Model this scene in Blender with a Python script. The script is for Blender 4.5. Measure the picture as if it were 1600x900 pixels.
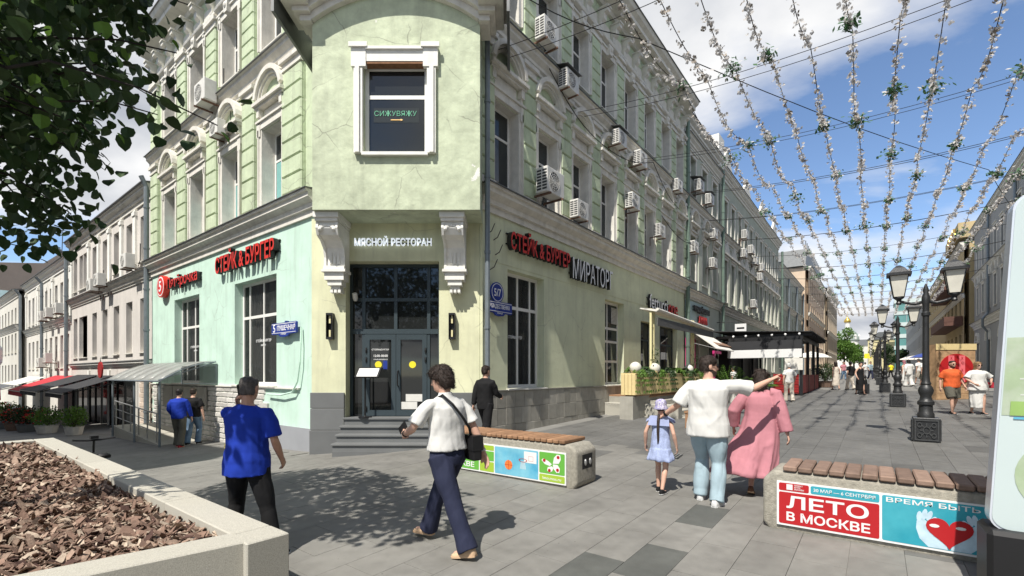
import bpy, bmesh, math, random
import numpy as np
from mathutils import Matrix, Vector

for o in list(bpy.data.objects):
    bpy.data.objects.remove(o)
scene = bpy.context.scene
COL = scene.collection
R = math.radians

# ---------------------------------------------------------------- camera
# world x runs up the pedestrian street, world y along the side street; metres.
HEAD = R(37.6)                      # viewing direction, from +x towards +y
CA, SA = math.cos(HEAD), math.sin(HEAD)
EYE = 1.79
cam_d = bpy.data.cameras.new('camera')
cam = bpy.data.objects.new('camera', cam_d)
COL.objects.link(cam)
cam.location = (0, 0, EYE)
cam.rotation_euler = (R(90), 0, HEAD - R(90))
cam_d.sensor_width = 36
cam_d.lens = 740 / 1600 * 36
cam_d.shift_y = 135 / 1600          # level camera, upper part of a taller frame
cam_d.clip_start = 0.05
cam_d.clip_end = 3000
scene.camera = cam

# ---------------------------------------------------------------- sun and sky
SUN_EL = R(56)
SUN_XY = Vector((0.986, 0.165)).normalized()
L_DIR = Vector((SUN_XY.x * math.cos(SUN_EL), SUN_XY.y * math.cos(SUN_EL), -math.sin(SUN_EL)))
sun_d = bpy.data.lights.new('sun', 'SUN')
sun_d.energy = 5.0
sun_d.angle = R(0.5)
sun_d.color = (1.0, 0.95, 0.87)
sun = bpy.data.objects.new('sun', sun_d)
COL.objects.link(sun)
sun.rotation_euler = L_DIR.to_track_quat('-Z', 'Y').to_euler()
sun.location = (0, 0, 40)

world = bpy.data.worlds.new('World')
scene.world = world
world.use_nodes = True
wt = world.node_tree
wt.nodes.clear()
def wn(t, **k):
    n = wt.nodes.new(t)
    for a, b in k.items():
        setattr(n, a, b)
    return n
def wl(a, b):
    wt.links.new(a, b)
w_out = wn('ShaderNodeOutputWorld')
w_bg = wn('ShaderNodeBackground')
w_bg.inputs['Strength'].default_value = 0.145
w_sky = wn('ShaderNodeTexSky', sky_type='NISHITA')
w_sky.sun_disc = False
w_sky.sun_elevation = SUN_EL
w_sky.sun_rotation = math.atan2(-SUN_XY.x, -SUN_XY.y)
w_sky.air_density = 0.85
w_sky.dust_density = 0.1
w_sky.ozone_density = 3.0
# clouds: fractal noise on a flat cloud deck seen in perspective
w_tc = wn('ShaderNodeTexCoord')
w_sep = wn('ShaderNodeSeparateXYZ')
wl(w_tc.outputs['Generated'], w_sep.inputs[0])
w_zz = wn('ShaderNodeMath', operation='MAXIMUM')
wl(w_sep.outputs['Z'], w_zz.inputs[0]); w_zz.inputs[1].default_value = 0.0
w_za = wn('ShaderNodeMath', operation='ADD')
wl(w_zz.outputs[0], w_za.inputs[0]); w_za.inputs[1].default_value = 0.22
w_dx = wn('ShaderNodeMath', operation='DIVIDE'); wl(w_sep.outputs['X'], w_dx.inputs[0]); wl(w_za.outputs[0], w_dx.inputs[1])
w_dy = wn('ShaderNodeMath', operation='DIVIDE'); wl(w_sep.outputs['Y'], w_dy.inputs[0]); wl(w_za.outputs[0], w_dy.inputs[1])
w_cb = wn('ShaderNodeCombineXYZ')
wl(w_dx.outputs[0], w_cb.inputs[0]); wl(w_dy.outputs[0], w_cb.inputs[1])
w_map = wn('ShaderNodeMapping')
w_map.inputs['Location'].default_value = (4.2, 9.07, 0)
wl(w_cb.outputs[0], w_map.inputs['Vector'])
w_n1 = wn('ShaderNodeTexNoise')
w_n1.inputs['Scale'].default_value = 0.75
w_n1.inputs['Detail'].default_value = 9
w_n1.inputs['Roughness'].default_value = 0.52
w_n1.inputs['Distortion'].default_value = 0.35
wl(w_map.outputs[0], w_n1.inputs['Vector'])
w_r1 = wn('ShaderNodeValToRGB')
w_r1.color_ramp.elements[0].position = 0.445
w_r1.color_ramp.elements[1].position = 0.54
wl(w_n1.outputs['Fac'], w_r1.inputs[0])
w_n2 = wn('ShaderNodeTexNoise')
w_n2.inputs['Scale'].default_value = 1.7
w_n2.inputs['Detail'].default_value = 7
w_n2.inputs['Roughness'].default_value = 0.5
w_m2 = wn('ShaderNodeMapping'); w_m2.inputs['Location'].default_value = (1.3, 9.1, 0)
wl(w_cb.outputs[0], w_m2.inputs['Vector']); wl(w_m2.outputs[0], w_n2.inputs['Vector'])
w_r2 = wn('ShaderNodeValToRGB')
w_r2.color_ramp.elements[0].position = 0.0; w_r2.color_ramp.elements[0].color = (5.3, 5.3, 5.3, 1)
w_r2.color_ramp.elements[1].position = 1.0; w_r2.color_ramp.elements[1].color = (2.3, 2.5, 2.9, 1)
w_av = wn('ShaderNodeMath', operation='MULTIPLY_ADD')      # thick cloud is greyer, with its own texture
wl(w_n2.outputs['Fac'], w_av.inputs[0]); w_av.inputs[1].default_value = -.75; wl(w_n1.outputs['Fac'], w_av.inputs[2])
w_mr = wn('ShaderNodeMapRange'); w_mr.inputs['From Min'].default_value = .12; w_mr.inputs['From Max'].default_value = .36
wl(w_av.outputs[0], w_mr.inputs['Value']); wl(w_mr.outputs[0], w_r2.inputs[0])
w_mix = wn('ShaderNodeMix', data_type='RGBA')
wl(w_r1.outputs['Color'], w_mix.inputs[0])
wl(w_sky.outputs[0], w_mix.inputs[6]); wl(w_r2.outputs['Color'], w_mix.inputs[7])
wl(w_mix.outputs[2], w_bg.inputs['Color'])
wl(w_bg.outputs[0], w_out.inputs[0])

scene.view_settings.view_transform = 'Standard'
scene.view_settings.look = 'None'
scene.view_settings.exposure = 0.40
scene.view_settings.gamma = 1
scene.view_settings.use_curve_mapping = False
scene.render.resolution_x, scene.render.resolution_y = 1024, 576

# ---------------------------------------------------------------- geometry helpers
def cam2w(x, d):                    # camera right / forward -> world x, y
    return (CA * d + SA * x, SA * d - CA * x)
def smooth(t):
    t = max(0.0, min(1.0, t)); return t * t * (3 - 2 * t)
GV = [(-60, .25), (-7, .10), (-2, .02), (2, 0), (6, .03), (7.46, .05), (8.3, -.08), (9, -.15), (11.5, -.31), (17, -.53),
      (24, -.72), (40, -1.05), (80, -1.5), (400, -2)]
def gz(u, v):                       # height of the ground
    b = min(max(u, -12), 50) * .025 + (max(u, 50) - 50) * .008 - (max(u, 200) - 200) * .008
    if v <= GV[0][0]: g = GV[0][1]
    elif v >= GV[-1][0]: g = GV[-1][1]
    else:
        for (a, x), (c, y) in zip(GV, GV[1:]):
            if a <= v <= c:
                g = x + (y - x) * (v - a) / (c - a); break
    w = 1 - .7 * smooth((u - 12) / 12) if v > 7 else 1
    return b + (g if v <= 7 else .04 + (g - .04) * w)

WM = {}
def setM(o, M, parent=None):
    if parent is not None:
        o.parent = parent
        o.matrix_basis = WM[parent.name].inverted() @ M
    else:
        o.matrix_basis = M
    WM[o.name] = M
def ob(name, me, parent=None, M=None, label=None, cat=None, group=None, kind=None):
    o = bpy.data.objects.new(name, me)
    COL.objects.link(o)
    setM(o, M if M is not None else (WM[parent.name].copy() if parent is not None else Matrix()), parent)
    if label: o['label'] = label
    if cat: o['category'] = cat
    if group: o['group'] = group
    if kind: o['kind'] = kind
    return o
def thing(name, label, cat, M=None, group=None):
    o = ob(name, None, None, M if M is not None else Matrix(), label, cat, group)
    o.empty_display_size = .1
    return o
def T(x, y, z=0): return Matrix.Translation((x, y, z))
def RZ(a): return Matrix.Rotation(a, 4, 'Z')
def RX(a): return Matrix.Rotation(a, 4, 'X')
def RY(a): return Matrix.Rotation(a, 4, 'Y')
def SC(x, y, z): return Matrix.Diagonal((x, y, z, 1))
def copy_tree(o, M, parent=None, label=None, group=None):
    c = o.copy(); COL.objects.link(c)
    c.parent = None
    src = WM[o.name]
    setM(c, M, parent)
    if label: c['label'] = label
    if group: c['group'] = group
    for ch in list(o.children):
        copy_tree(ch, M @ src.inverted() @ WM[ch.name], c)
    return c

class MB:
    """collects shapes for one mesh"""
    def __init__(s): s.v = []; s.f = []; s.m = []; s.mi = 0; s.sm = []; s.smooth = False
    def add(s, vs, fs):
        b = len(s.v); s.v += [tuple(p) for p in vs]
        for f in fs:
            s.f.append(tuple(i + b for i in f)); s.m.append(s.mi); s.sm.append(s.smooth)
        return s
    def mat(s, i): s.mi = i; return s
    def box(s, x0, x1, y0, y1, z0, z1, M=None):
        vs = [(x, y, z) for z in (z0, z1) for y in (y0, y1) for x in (x0, x1)]
        if M is not None: vs = [M @ Vector(p) for p in vs]
        return s.add(vs, [(0, 2, 3, 1), (4, 5, 7, 6), (0, 1, 5, 4), (2, 6, 7, 3), (0, 4, 6, 2), (1, 3, 7, 5)])
    def cbox(s, x0, x1, y0, y1, z0, z1, c=.01):      # box with chamfered top and side edges
        def ring(z, i): return [(x0 + i, y0, z), (x1 - i, y0, z), (x1, y0 + i, z), (x1, y1 - i, z), (x1 - i, y1, z), (x0 + i, y1, z), (x0, y1 - i, z), (x0, y0 + i, z)]
        def ring2(z): return [(x0 + c, y0 + c, z), (x1 - c, y0 + c, z), (x1 - c, y0 + c, z), (x1 - c, y1 - c, z), (x1 - c, y1 - c, z), (x0 + c, y1 - c, z), (x0 + c, y1 - c, z), (x0 + c, y0 + c, z)]
        return s.loftr([ring2(z0), ring(z0 + c, c), ring(z1 - c, c), ring2(z1)])
    def loftr(s, rings, cap=True, close=True):
        n = len(rings[0]); vs = []; fs = []
        for r in rings: vs += list(r)
        for i in range(len(rings) - 1):
            for j in range(n if close else n - 1):
                k = (j + 1) % n
                fs.append((i * n + j, i * n + k, (i + 1) * n + k, (i + 1) * n + j))
        if cap and close:
            fs.append(tuple(reversed(range(n)))); fs.append(tuple((len(rings) - 1) * n + j for j in range(n)))
        return s.add(vs, fs)
    def prism(s, poly, y0, y1):                     # polygon in x,z (counter-clockwise seen from -y), extruded along y
        n = len(poly)
        vs = [(p[0], y0, p[1]) for p in poly] + [(p[0], y1, p[1]) for p in poly]
        fs = [tuple(range(n)), tuple(reversed(range(n, 2 * n)))]
        fs += [((j + 1) % n, j, n + j, n + (j + 1) % n) for j in range(n)]
        return s.add(vs, fs)
    def prismz(s, poly, z0, z1):
        n = len(poly)
        vs = [(p[0], p[1], z0) for p in poly] + [(p[0], p[1], z1) for p in poly]
        fs = [tuple(reversed(range(n))), tuple(range(n, 2 * n))]
        fs += [(j, (j + 1) % n, n + (j + 1) % n, n + j) for j in range(n)]
        return s.add(vs, fs)
    def extr(s, prof, x0, x1):                      # closed profile in (y,z) run along x
        n = len(prof)
        return s.add([(x0, p[0], p[1]) for p in prof] + [(x1, p[0], p[1]) for p in prof],
                     [tuple(range(n)), tuple(reversed(range(n, 2 * n)))] + [((j + 1) % n, j, n + j, n + (j + 1) % n) for j in range(n)])
    def lathe(s, prof, n=16, c=(0, 0), sx=1, sy=1):           # (r,z) from bottom to top
        rings = [[(c[0] + r * sx * math.cos(2 * math.pi * j / n), c[1] + r * sy * math.sin(2 * math.pi * j / n), z) for j in range(n)] for r, z in prof]
        return s.loftr(rings)
    def tube(s, pts, r, n=6, up=(0, 0, 1)):
        rr = r if hasattr(r, '__len__') else [r] * len(pts)
        P = [Vector(p) for p in pts]; rings = []; pa = None
        for i, p in enumerate(P):
            d = (P[min(i + 1, len(P) - 1)] - P[max(i - 1, 0)])
            if d.length < 1e-9: d = Vector((0, 0, 1))
            d.normalize()
            if pa is not None: a = pa - d * pa.dot(d)
            else:
                a = d.cross(Vector(up))
                if a.length < .05: a = d.cross(Vector((1, 0, 0)))
            if a.length < 1e-4: a = d.orthogonal()
            a.normalize(); b = a.cross(d); pa = a
            rings.append([p + (a * math.cos(-2 * math.pi * j / n) + b * math.sin(-2 * math.pi * j / n)) * rr[i] for j in range(n)])
        return s.loftr(rings)
    def ell(s, c, rx, ry, rz, n=12, m=8):
        rings = []
        for i in range(m + 1):
            t = math.pi * (i / m) - math.pi / 2
            q = max(math.cos(t), .02)
            rings.append([(c[0] + rx * q * math.cos(2 * math.pi * j / n), c[1] + ry * q * math.sin(2 * math.pi * j / n), c[2] + rz * math.sin(t)) for j in range(n)])
        return s.loftr(rings)
    def mesh(s, name, mats):
        me = bpy.data.meshes.new(name)
        me.from_pydata(s.v, [], s.f)
        if not hasattr(mats, '__len__'): mats = [mats]
        for m in mats: me.materials.append(m)
        if len(mats) > 1: me.polygons.foreach_set('material_index', s.m)
        if any(s.sm): me.polygons.foreach_set('use_smooth', s.sm)
        me.update()
        return me
    def obj(s, name, mats, parent=None, M=None, **k):
        me = s.mesh(name, mats)
        return ob(name, me, parent, M, **k)
def fixn(me):
    bm = bmesh.new(); bm.from_mesh(me); bmesh.ops.recalc_face_normals(bm, faces=bm.faces); bm.to_mesh(me); bm.free()
    return me
def bevel(me, w, seg=2, ang=40):
    bm = bmesh.new(); bm.from_mesh(me)
    bmesh.ops.remove_doubles(bm, verts=bm.verts, dist=1e-5)
    es = [e for e in bm.edges if len(e.link_faces) == 2 and e.calc_face_angle(0) > R(ang)]
    bmesh.ops.bevel(bm, geom=es, offset=w, segments=seg, affect='EDGES', profile=.6)
    bm.to_mesh(me); bm.free(); return me
def shade(me):
    me.polygons.foreach_set('use_smooth', [True] * len(me.polygons)); return me

# text laid in the local x-z plane, facing -y
TXT = {}
def text(s, w, h, depth, bold=0.0, name='lettering', mats=None, resol=3, side=None):
    bold *= .45
    key = (s, round(w, 3), round(h, 3), depth, bold, mats.name, side.name if side else '')
    if key in TXT: return TXT[key]
    cu = bpy.data.curves.new('t', 'FONT')
    cu.body = s; cu.size = 1; cu.extrude = .05; cu.offset = bold; cu.resolution_u = resol
    o = bpy.data.objects.new('t', cu); COL.objects.link(o)
    dg = bpy.context.evaluated_depsgraph_get()
    me = bpy.data.meshes.new_from_object(o.evaluated_get(dg))
    bpy.data.objects.remove(o); bpy.data.curves.remove(cu)
    n = len(me.vertices); co = np.empty(n * 3); me.vertices.foreach_get('co', co); co = co.reshape(-1, 3)
    lo, hi = co.min(0), co.max(0)
    q = np.empty_like(co)
    q[:, 0] = (co[:, 0] - lo[0]) / (hi[0] - lo[0]) * w
    q[:, 2] = (co[:, 1] - lo[1]) / (hi[1] - lo[1]) * h
    q[:, 1] = -(co[:, 2] - lo[2]) / max(hi[2] - lo[2], 1e-6) * depth
    me.vertices.foreach_set('co', q.ravel()); me.update(); me.name = name
    me.materials.clear(); me.materials.append(mats)
    if side:
        me.materials.append(side)
        for p in me.polygons: p.material_index = 0 if p.normal.y < -.8 else 1
    TXT[key] = me
    return me

# ---------------------------------------------------------------- materials
MATS = {}
def mat(name, col, rough=.7, var=.12, scale=3.0, bump=0.0, bscale=40, metal=0, streak=0, spec=.3, col2=None, patch=None, trans=0, alpha=1, objrand=0, emis=None, vcol=False, rvar=0, sheen=0, var2=None, fold=None, crack=0):
    if name in MATS: return MATS[name]
    m = bpy.data.materials.new(name); MATS[name] = m
    m.use_nodes = True
    nt = m.node_tree; b = nt.nodes['Principled BSDF']
    N = lambda t: nt.nodes.new(t)
    lk = nt.links.new
    b.inputs['Roughness'].default_value = rough
    b.inputs['Metallic'].default_value = metal
    b.inputs['Specular IOR Level'].default_value = spec
    if sheen: b.inputs['Sheen Weight'].default_value = sheen
    if trans: b.inputs['Transmission Weight'].default_value = trans
    if alpha < 1: b.inputs['Alpha'].default_value = alpha
    geo = N('ShaderNodeNewGeometry')
    c = None
    if vcol:
        a = N('ShaderNodeVertexColor'); a.layer_name = 'tint'; c = a.outputs[0]
    def mix(fac, a, bb, mode='MIX'):
        x = N('ShaderNodeMix'); x.data_type = 'RGBA'; x.blend_type = mode
        if isinstance(fac, (int, float)): x.inputs[0].default_value = fac
        else: lk(fac, x.inputs[0])
        for v, i in ((a, 6), (bb, 7)):
            if isinstance(v, tuple): x.inputs[i].default_value = (*v[:3], 1)
            else: lk(v, x.inputs[i])
        return x.outputs[2]
    def noise(sc, det=5, vec=None, r=.55):
        n = N('ShaderNodeTexNoise'); n.inputs['Scale'].default_value = sc; n.inputs['Detail'].default_value = det; n.inputs['Roughness'].default_value = r
        lk(vec or geo.outputs['Position'], n.inputs['Vector']); return n.outputs['Fac']
    def ramp(f, p0, p1):
        r = N('ShaderNodeMapRange'); r.inputs['From Min'].default_value = p0; r.inputs['From Max'].default_value = p1
        lk(f, r.inputs['Value']); return r.outputs[0]
    base = c if c is not None else (*col, 1)
    if objrand:
        oi = N('ShaderNodeObjectInfo')
        dk = tuple(x * (1 - objrand) for x in col); lt = tuple(min(1, x * (1 + objrand)) for x in col)
        base = mix(oi.outputs['Random'], dk, lt)
    if col2:
        base = mix(ramp(noise(scale * .6, 6), .38, .62), base, col2)
    if var:
        f1 = ramp(noise(scale, 6), .25, .75)
        d = mix(f1, (1 - var, 1 - var, 1 - var), (1 + var * .6, 1 + var * .6, 1 + var * .6))
        base = mix(1.0, base, d, 'MULTIPLY')
    if var2:
        f5 = ramp(noise(var2[1], 8, None, .62), .35, .72)
        d = mix(f5, (1 + var2[0] * .4,) * 3, (1 - var2[0],) * 3)
        base = mix(1.0, base, d, 'MULTIPLY')
    if streak:
        mp = N('ShaderNodeMapping'); mp.inputs['Scale'].default_value = (2.5, 2.5, .22); lk(geo.outputs['Position'], mp.inputs[0])
        f2 = ramp(noise(1.6, 7, mp.outputs[0], .62), .50, .78)
        x = N('ShaderNodeMath'); x.operation = 'MULTIPLY'; lk(f2, x.inputs[0]); x.inputs[1].default_value = streak
        base = mix(x.outputs[0], base, tuple(v * .5 for v in (.36, .36, .30)))
    if crack:
        vo = N('ShaderNodeTexVoronoi'); vo.feature = 'DISTANCE_TO_EDGE'; vo.inputs['Scale'].default_value = 1.1
        wv = N('ShaderNodeMix'); wv.data_type = 'VECTOR'; wv.inputs[0].default_value = .12; nz2 = N('ShaderNodeTexNoise'); nz2.inputs['Scale'].default_value = 4; nz2.inputs['Detail'].default_value = 6
        lk(geo.outputs['Position'], nz2.inputs['Vector']); lk(geo.outputs['Position'], wv.inputs[4]); lk(nz2.outputs['Color'], wv.inputs[5]); lk(wv.outputs[1], vo.inputs['Vector'])
        c1 = ramp(vo.outputs['Distance'], .010, .002); c2 = ramp(noise(.8, 3), .50, .60)
        x = N('ShaderNodeMath'); x.operation = 'MULTIPLY'; lk(c1, x.inputs[0]); lk(c2, x.inputs[1])
        y_ = N('ShaderNodeMath'); y_.operation = 'MULTIPLY'; lk(x.outputs[0], y_.inputs[0]); y_.inputs[1].default_value = crack
        base = mix(y_.outputs[0], base, (.20, .20, .16))
    if patch:
        f3 = ramp(noise(patch[1], 8, None, .6), patch[2], patch[2] + .015)
        base = mix(f3, base, patch[0])
    if isinstance(base, tuple): b.inputs['Base Color'].default_value = base
    else: lk(base, b.inputs['Base Color'])
    if rvar:
        f = ramp(noise(scale * 2, 4), .3, .7)
        x = N('ShaderNodeMapRange'); lk(f, x.inputs['Value']); x.inputs['To Min'].default_value = max(0, rough - rvar); x.inputs['To Max'].default_value = min(1, rough + rvar)
        lk(x.outputs[0], b.inputs['Roughness'])
    if bump:
        bn = N('ShaderNodeBump'); bn.inputs['Strength'].default_value = bump; bn.inputs['Distance'].default_value = .02
        lk(noise(bscale, 6), bn.inputs['Height']); lk(bn.outputs[0], b.inputs['Normal'])
    if fold:
        mp = N('ShaderNodeMapping'); mp.inputs['Scale'].default_value = (1, 1, .55); mp.inputs['Rotation'].default_value = (.5, .35, 0); lk(geo.outputs['Position'], mp.inputs[0])
        nz = N('ShaderNodeTexNoise'); nz.noise_type = 'RIDGED_MULTIFRACTAL'; nz.inputs['Scale'].default_value = fold[0]; nz.inputs['Detail'].default_value = 3; nz.inputs['Distortion'].default_value = .9
        lk(mp.outputs[0], nz.inputs['Vector'])
        b2_ = N('ShaderNodeBump'); b2_.inputs['Strength'].default_value = fold[1]; b2_.inputs['Distance'].default_value = .02; lk(nz.outputs['Fac'], b2_.inputs['Height'])
        if bump: lk(b2_.outputs[0], bn.inputs['Normal'])
        else: lk(b2_.outputs[0], b.inputs['Normal'])
    if emis:
        b.inputs['Emission Color'].default_value = (*emis[0], 1); b.inputs['Emission Strength'].default_value = emis[1]
    return m
mat('mint_plaster', (.55, .735, .63), .85, .07, 1.3, .18, 10, streak=.26, crack=.35, var2=(.11, 1.6))
mat('green_plaster', (.54, .62, .43), .9, .16, 1.8, .5, 9, crack=.6, streak=.38, var2=(.12, 2.2), patch=((.68, .68, .60), 1.3, .70))
mat('olive_plaster', (.66, .69, .49), .9, .08, .9, .25, 8, streak=.26, crack=.4, var2=(.11, 1.6))
mat('bay_plaster', (.55, .605, .44), .9, .14, 1.4, .9, 5, streak=.24, crack=.7, var2=(.20, 3.2), patch=((.76, .755, .70), 2.4, .685))
mat('lemon_plaster', (.68, .685, .47), .88, .06, 1.0, .2, 8, streak=.26, crack=.35, var2=(.12, 1.7))
mat('trim', (.70, .675, .61), .85, .16, 4, .3, 22, streak=.25)
mat('trim_white', (.80, .79, .74), .8, .10, 5, .15, 22, streak=.12)
mat('soot_trim', (.40, .37, .32), .9, .2, 3, .2, 22, streak=.3)
mat('tin', (.16, .165, .165), .5, .2, 4, metal=.5)
mat('pipe_paint', (.20, .23, .25), .45, .15, 5, metal=.3)
mat('pipe_green', (.16, .22, .18), .5, .15, 5, metal=.3)
mat('dark_tile', (.15, .155, .155), .55, .12, 2, .03, 30, spec=.4, objrand=.10)
mat('grey_paint', (.30, .31, .33), .8, .08, 2, .05, 30)
mat('plinth_stone', (.36, .345, .30), .6, .18, 5, .05, 60, objrand=.20, streak=.25)
mat('split_stone', (.58, .56, .52), .9, .16, 8, .5, 16, objrand=.10)
mat('granite', (.44, .42, .36), .75, .35, 160, .10, 120, objrand=.05)
mat('granite_side', (.42, .40, .34), .85, .45, 120, .3, 90)
mat('paving', (.36, .35, .32), .72, .16, 7, .10, 90, vcol=True, rvar=.12, var2=(.26, .9), patch=((.10, .097, .09), 15, .70))
mat('ground_far', (.20, .195, .18), .8, .22, 1.5, .05, 40)
mat('joint', (.13, .125, .115), .95, .2, 20)
mat('window_white', (.78, .77, .73), .5, .05, 5)
mat('window_glass', (.030, .036, .038), .05, .0, 1, spec=.6)
mat('shop_glass', (.018, .02, .02), .04, 0, 1, spec=.6)
mat('clear_glass', (.04, .045, .045), .04, 0, 1, spec=.6, alpha=.35)
mat('curtain', (.13, .13, .125), .9, .12, 3)
mat('blind', (.20, .42, .40), .6, .1, 9)
mat('interior', (.05, .048, .045), .95, .2, 2)
mat('dark_frame', (.05, .068, .078), .4, .06, 4, metal=.2)
mat('black_metal', (.012, .012, .013), .42, .1, 5, .04, 50, spec=.5)
mat('iron', (.022, .023, .024), .45, .25, 9, .25, 40, spec=.5)
mat('black_plastic', (.014, .014, .015), .5, .1, 5)
mat('red_letter', (.62, .035, .022), .4, .06, 4)
mat('dark_red', (.30, .02, .02), .5, .1, 4)
mat('white_letter', (.86, .86, .86), .45, .04, 4)
mat('sign_blue', (.022, .045, .26), .35, .05, 5)
mat('ac_white', (.68, .67, .63), .5, .10, 6, streak=.15)
mat('ac_dark', (.05, .05, .052), .6, .1, 6)
mat('rust', (.17, .10, .07), .8, .3, 9)
mat('concrete', (.32, .30, .25), .9, .30, 22, .55, 70, streak=.12)
mat('bench_wood', (.30, .17, .095), .7, .22, 14, .12, 30, objrand=.22)
mat('bench_wood_worn', (.215, .145, .11), .75, .25, 14, .12, 30, objrand=.25)
mat('print_white', (.72, .72, .71), .35, .02, 3)
mat('print_red', (.42, .018, .022), .35, .03, 3)
mat('print_cyan', (.03, .30, .39), .35, .14, 3, col2=(.07, .40, .48))
mat('print_green', (.13, .40, .06), .35, .05, 3)
mat('print_lime', (.33, .48, .05), .35, .05, 3)
mat('print_sky', (.08, .36, .54), .35, .12, 4, col2=(.22, .52, .64))
mat('print_orange', (.80, .20, .05), .35, .05, 3)
mat('print_yellow', (.82, .70, .04), .35, .05, 3)
mat('hand_blue', (.50, .66, .76), .4, .2, 14)
mat('bark_chip', (.20, .125, .09), .85, .35, 30, .3, 60, vcol=True)
mat('soil', (.045, .03, .022), .95, .3, 10, .4, 30)
mat('pine', (.66, .53, .27), .6, .10, 10, objrand=.07)
mat('cream_metal', (.72, .66, .38), .45, .05, 5)
mat('leaf', (.026, .055, .014), .55, .35, 6, objrand=.3)
mat('leaf_light', (.11, .21, .035), .55, .35, 6)
mat('leaf_dark', (.035, .075, .02), .55, .3, 6)
mat('bark', (.05, .038, .03), .9, .3, 12, .6, 20)
mat('twig', (.02, .016, .013), .9, .2, 12)
mat('petal', (.62, .60, .58), .8, .22, 30)
mat('petal_dry', (.36, .32, .28), .85, .25, 30)
mat('cable', (.012, .012, .012), .6, 0, 1)
mat('steel', (.42, .42, .41), .4, .1, 5, metal=.7)
mat('canopy_sheet', (.34, .35, .33), .3, .15, 4, alpha=.72)
mat('awning_black', (.035, .036, .039), .8, .1, 5)
mat('awning_red', (.42, .035, .045), .8, .1, 5)
mat('awning_white', (.70, .68, .62), .8, .1, 5)
mat('lamp_glass', (.66, .64, .56), .35, .12, 6, spec=.4)
mat('gold', (.75, .50, .12), .25, .1, 5, metal=.9)
def leafmat(name, k=.45):          # thin leaves let some light through
    m = MATS[name]; nt = m.node_tree; b = nt.nodes['Principled BSDF']
    tr = nt.nodes.new('ShaderNodeBsdfTranslucent'); mx = nt.nodes.new('ShaderNodeMixShader'); mx.inputs[0].default_value = k
    src = b.inputs['Base Color'].links[0].from_socket
    nt.links.new(src, tr.inputs[0]); nt.links.new(b.outputs[0], mx.inputs[1]); nt.links.new(tr.outputs[0], mx.inputs[2])
    nt.links.new(mx.outputs[0], nt.nodes['Material Output'].inputs[0])
for q, k in (('leaf', .16), ('leaf_light', .4), ('leaf_dark', .3), ('petal', .35)): leafmat(q, k)
# ---------------------------------------------------------------- ground and paving
def grid_sheet(us, vs, dz, name, m, kind='structure'):
    mb = MB(); n = len(vs)
    mb.v = [(u, v, gz(u, v) + dz) for u in us for v in vs]
    for i in range(len(us) - 1):
        for j in range(n - 1):
            mb.f.append((i * n + j, (i + 1) * n + j, (i + 1) * n + j + 1, i * n + j + 1)); mb.m.append(0); mb.sm.append(False)
    return mb.obj(name, m, kind=kind)
US = [-400, -100, -40, -20, -12, -6, 0, 4, 8, 12, 16, 20, 24, 30, 36, 42, 50, 60, 80, 110, 150, 200, 300, 500, 900]
VS = [-900, -300, -100, -60, -30, -14, -7, -4, -2, 0, 2, 4, 6, 7.46, 8.3, 9, 10, 11.5, 14, 17, 20, 24, 30, 40, 55, 80, 120, 200, 400, 900]
ground = grid_sheet(US, VS, -.012, 'ground', MATS['ground_far'])
random.seed(5)
SL, SW, GAP = .80, .40, .004
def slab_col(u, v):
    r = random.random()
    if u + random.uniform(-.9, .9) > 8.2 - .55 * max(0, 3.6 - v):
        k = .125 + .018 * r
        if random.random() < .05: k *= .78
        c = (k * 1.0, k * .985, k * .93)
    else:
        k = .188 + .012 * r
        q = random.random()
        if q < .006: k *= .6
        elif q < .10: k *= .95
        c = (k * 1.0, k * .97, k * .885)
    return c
slabs = []
row = 0
v = -9.0
def in_building(u, v):
    if v > 7.35 and u > 8.2: return True
    if u > 6.2 and v > 10.6: return True
    x, d = SA * u - CA * v, CA * u + SA * v
    return d > 11.25 and v > 7.0 and u > 5.9
while v < 24:
    u = -2.0 + (row % 2) * SL * .5 + (row % 3) * .07
    while u < 34:
        d = CA * (u + SL / 2) + SA * (v + SW / 2); x = SA * (u + SL / 2) - CA * (v + SW / 2)
        if d > 2.2 and abs(x) < d * 1.16 + .8 and not in_building(u + SL / 2, v + SW / 2) and not (u + SL < 1.7 and 3.4 < v < 11.5):
            slabs.append((d, u, v))
        u += SL
    v += SW; row += 1
slabs.sort()
def slab_geo(u, v):
    a, b, c, e = u + GAP / 2, u + SL - GAP / 2, v + GAP / 2, v + SW - GAP / 2
    t = random.uniform(-.0012, .0012)
    top = [(a, c, gz(a, c) + t), (b, c, gz(b, c) + t + random.uniform(-.001, .001)), (b, e, gz(b, e) + t), (a, e, gz(a, e) + t)]
    bot = [(p[0], p[1], p[2] - .03) for p in top]
    return top + bot, [(0, 1, 2, 3), (0, 4, 5, 1), (1, 5, 6, 2), (2, 6, 7, 3), (3, 7, 4, 0)]
def tint(me, cols):                 # one colour per face
    at = me.color_attributes.new('tint', 'FLOAT_COLOR', 'CORNER')
    a = []
    for p, c in zip(me.polygons, cols):
        a += [*c, 1.0] * p.loop_total
    at.data.foreach_set('color', a)
k = 0
rest = MB(); rc = []
DARK = [(5.6, 1.75), (3.62, 2.05), (4.45, 1.65)]
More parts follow.
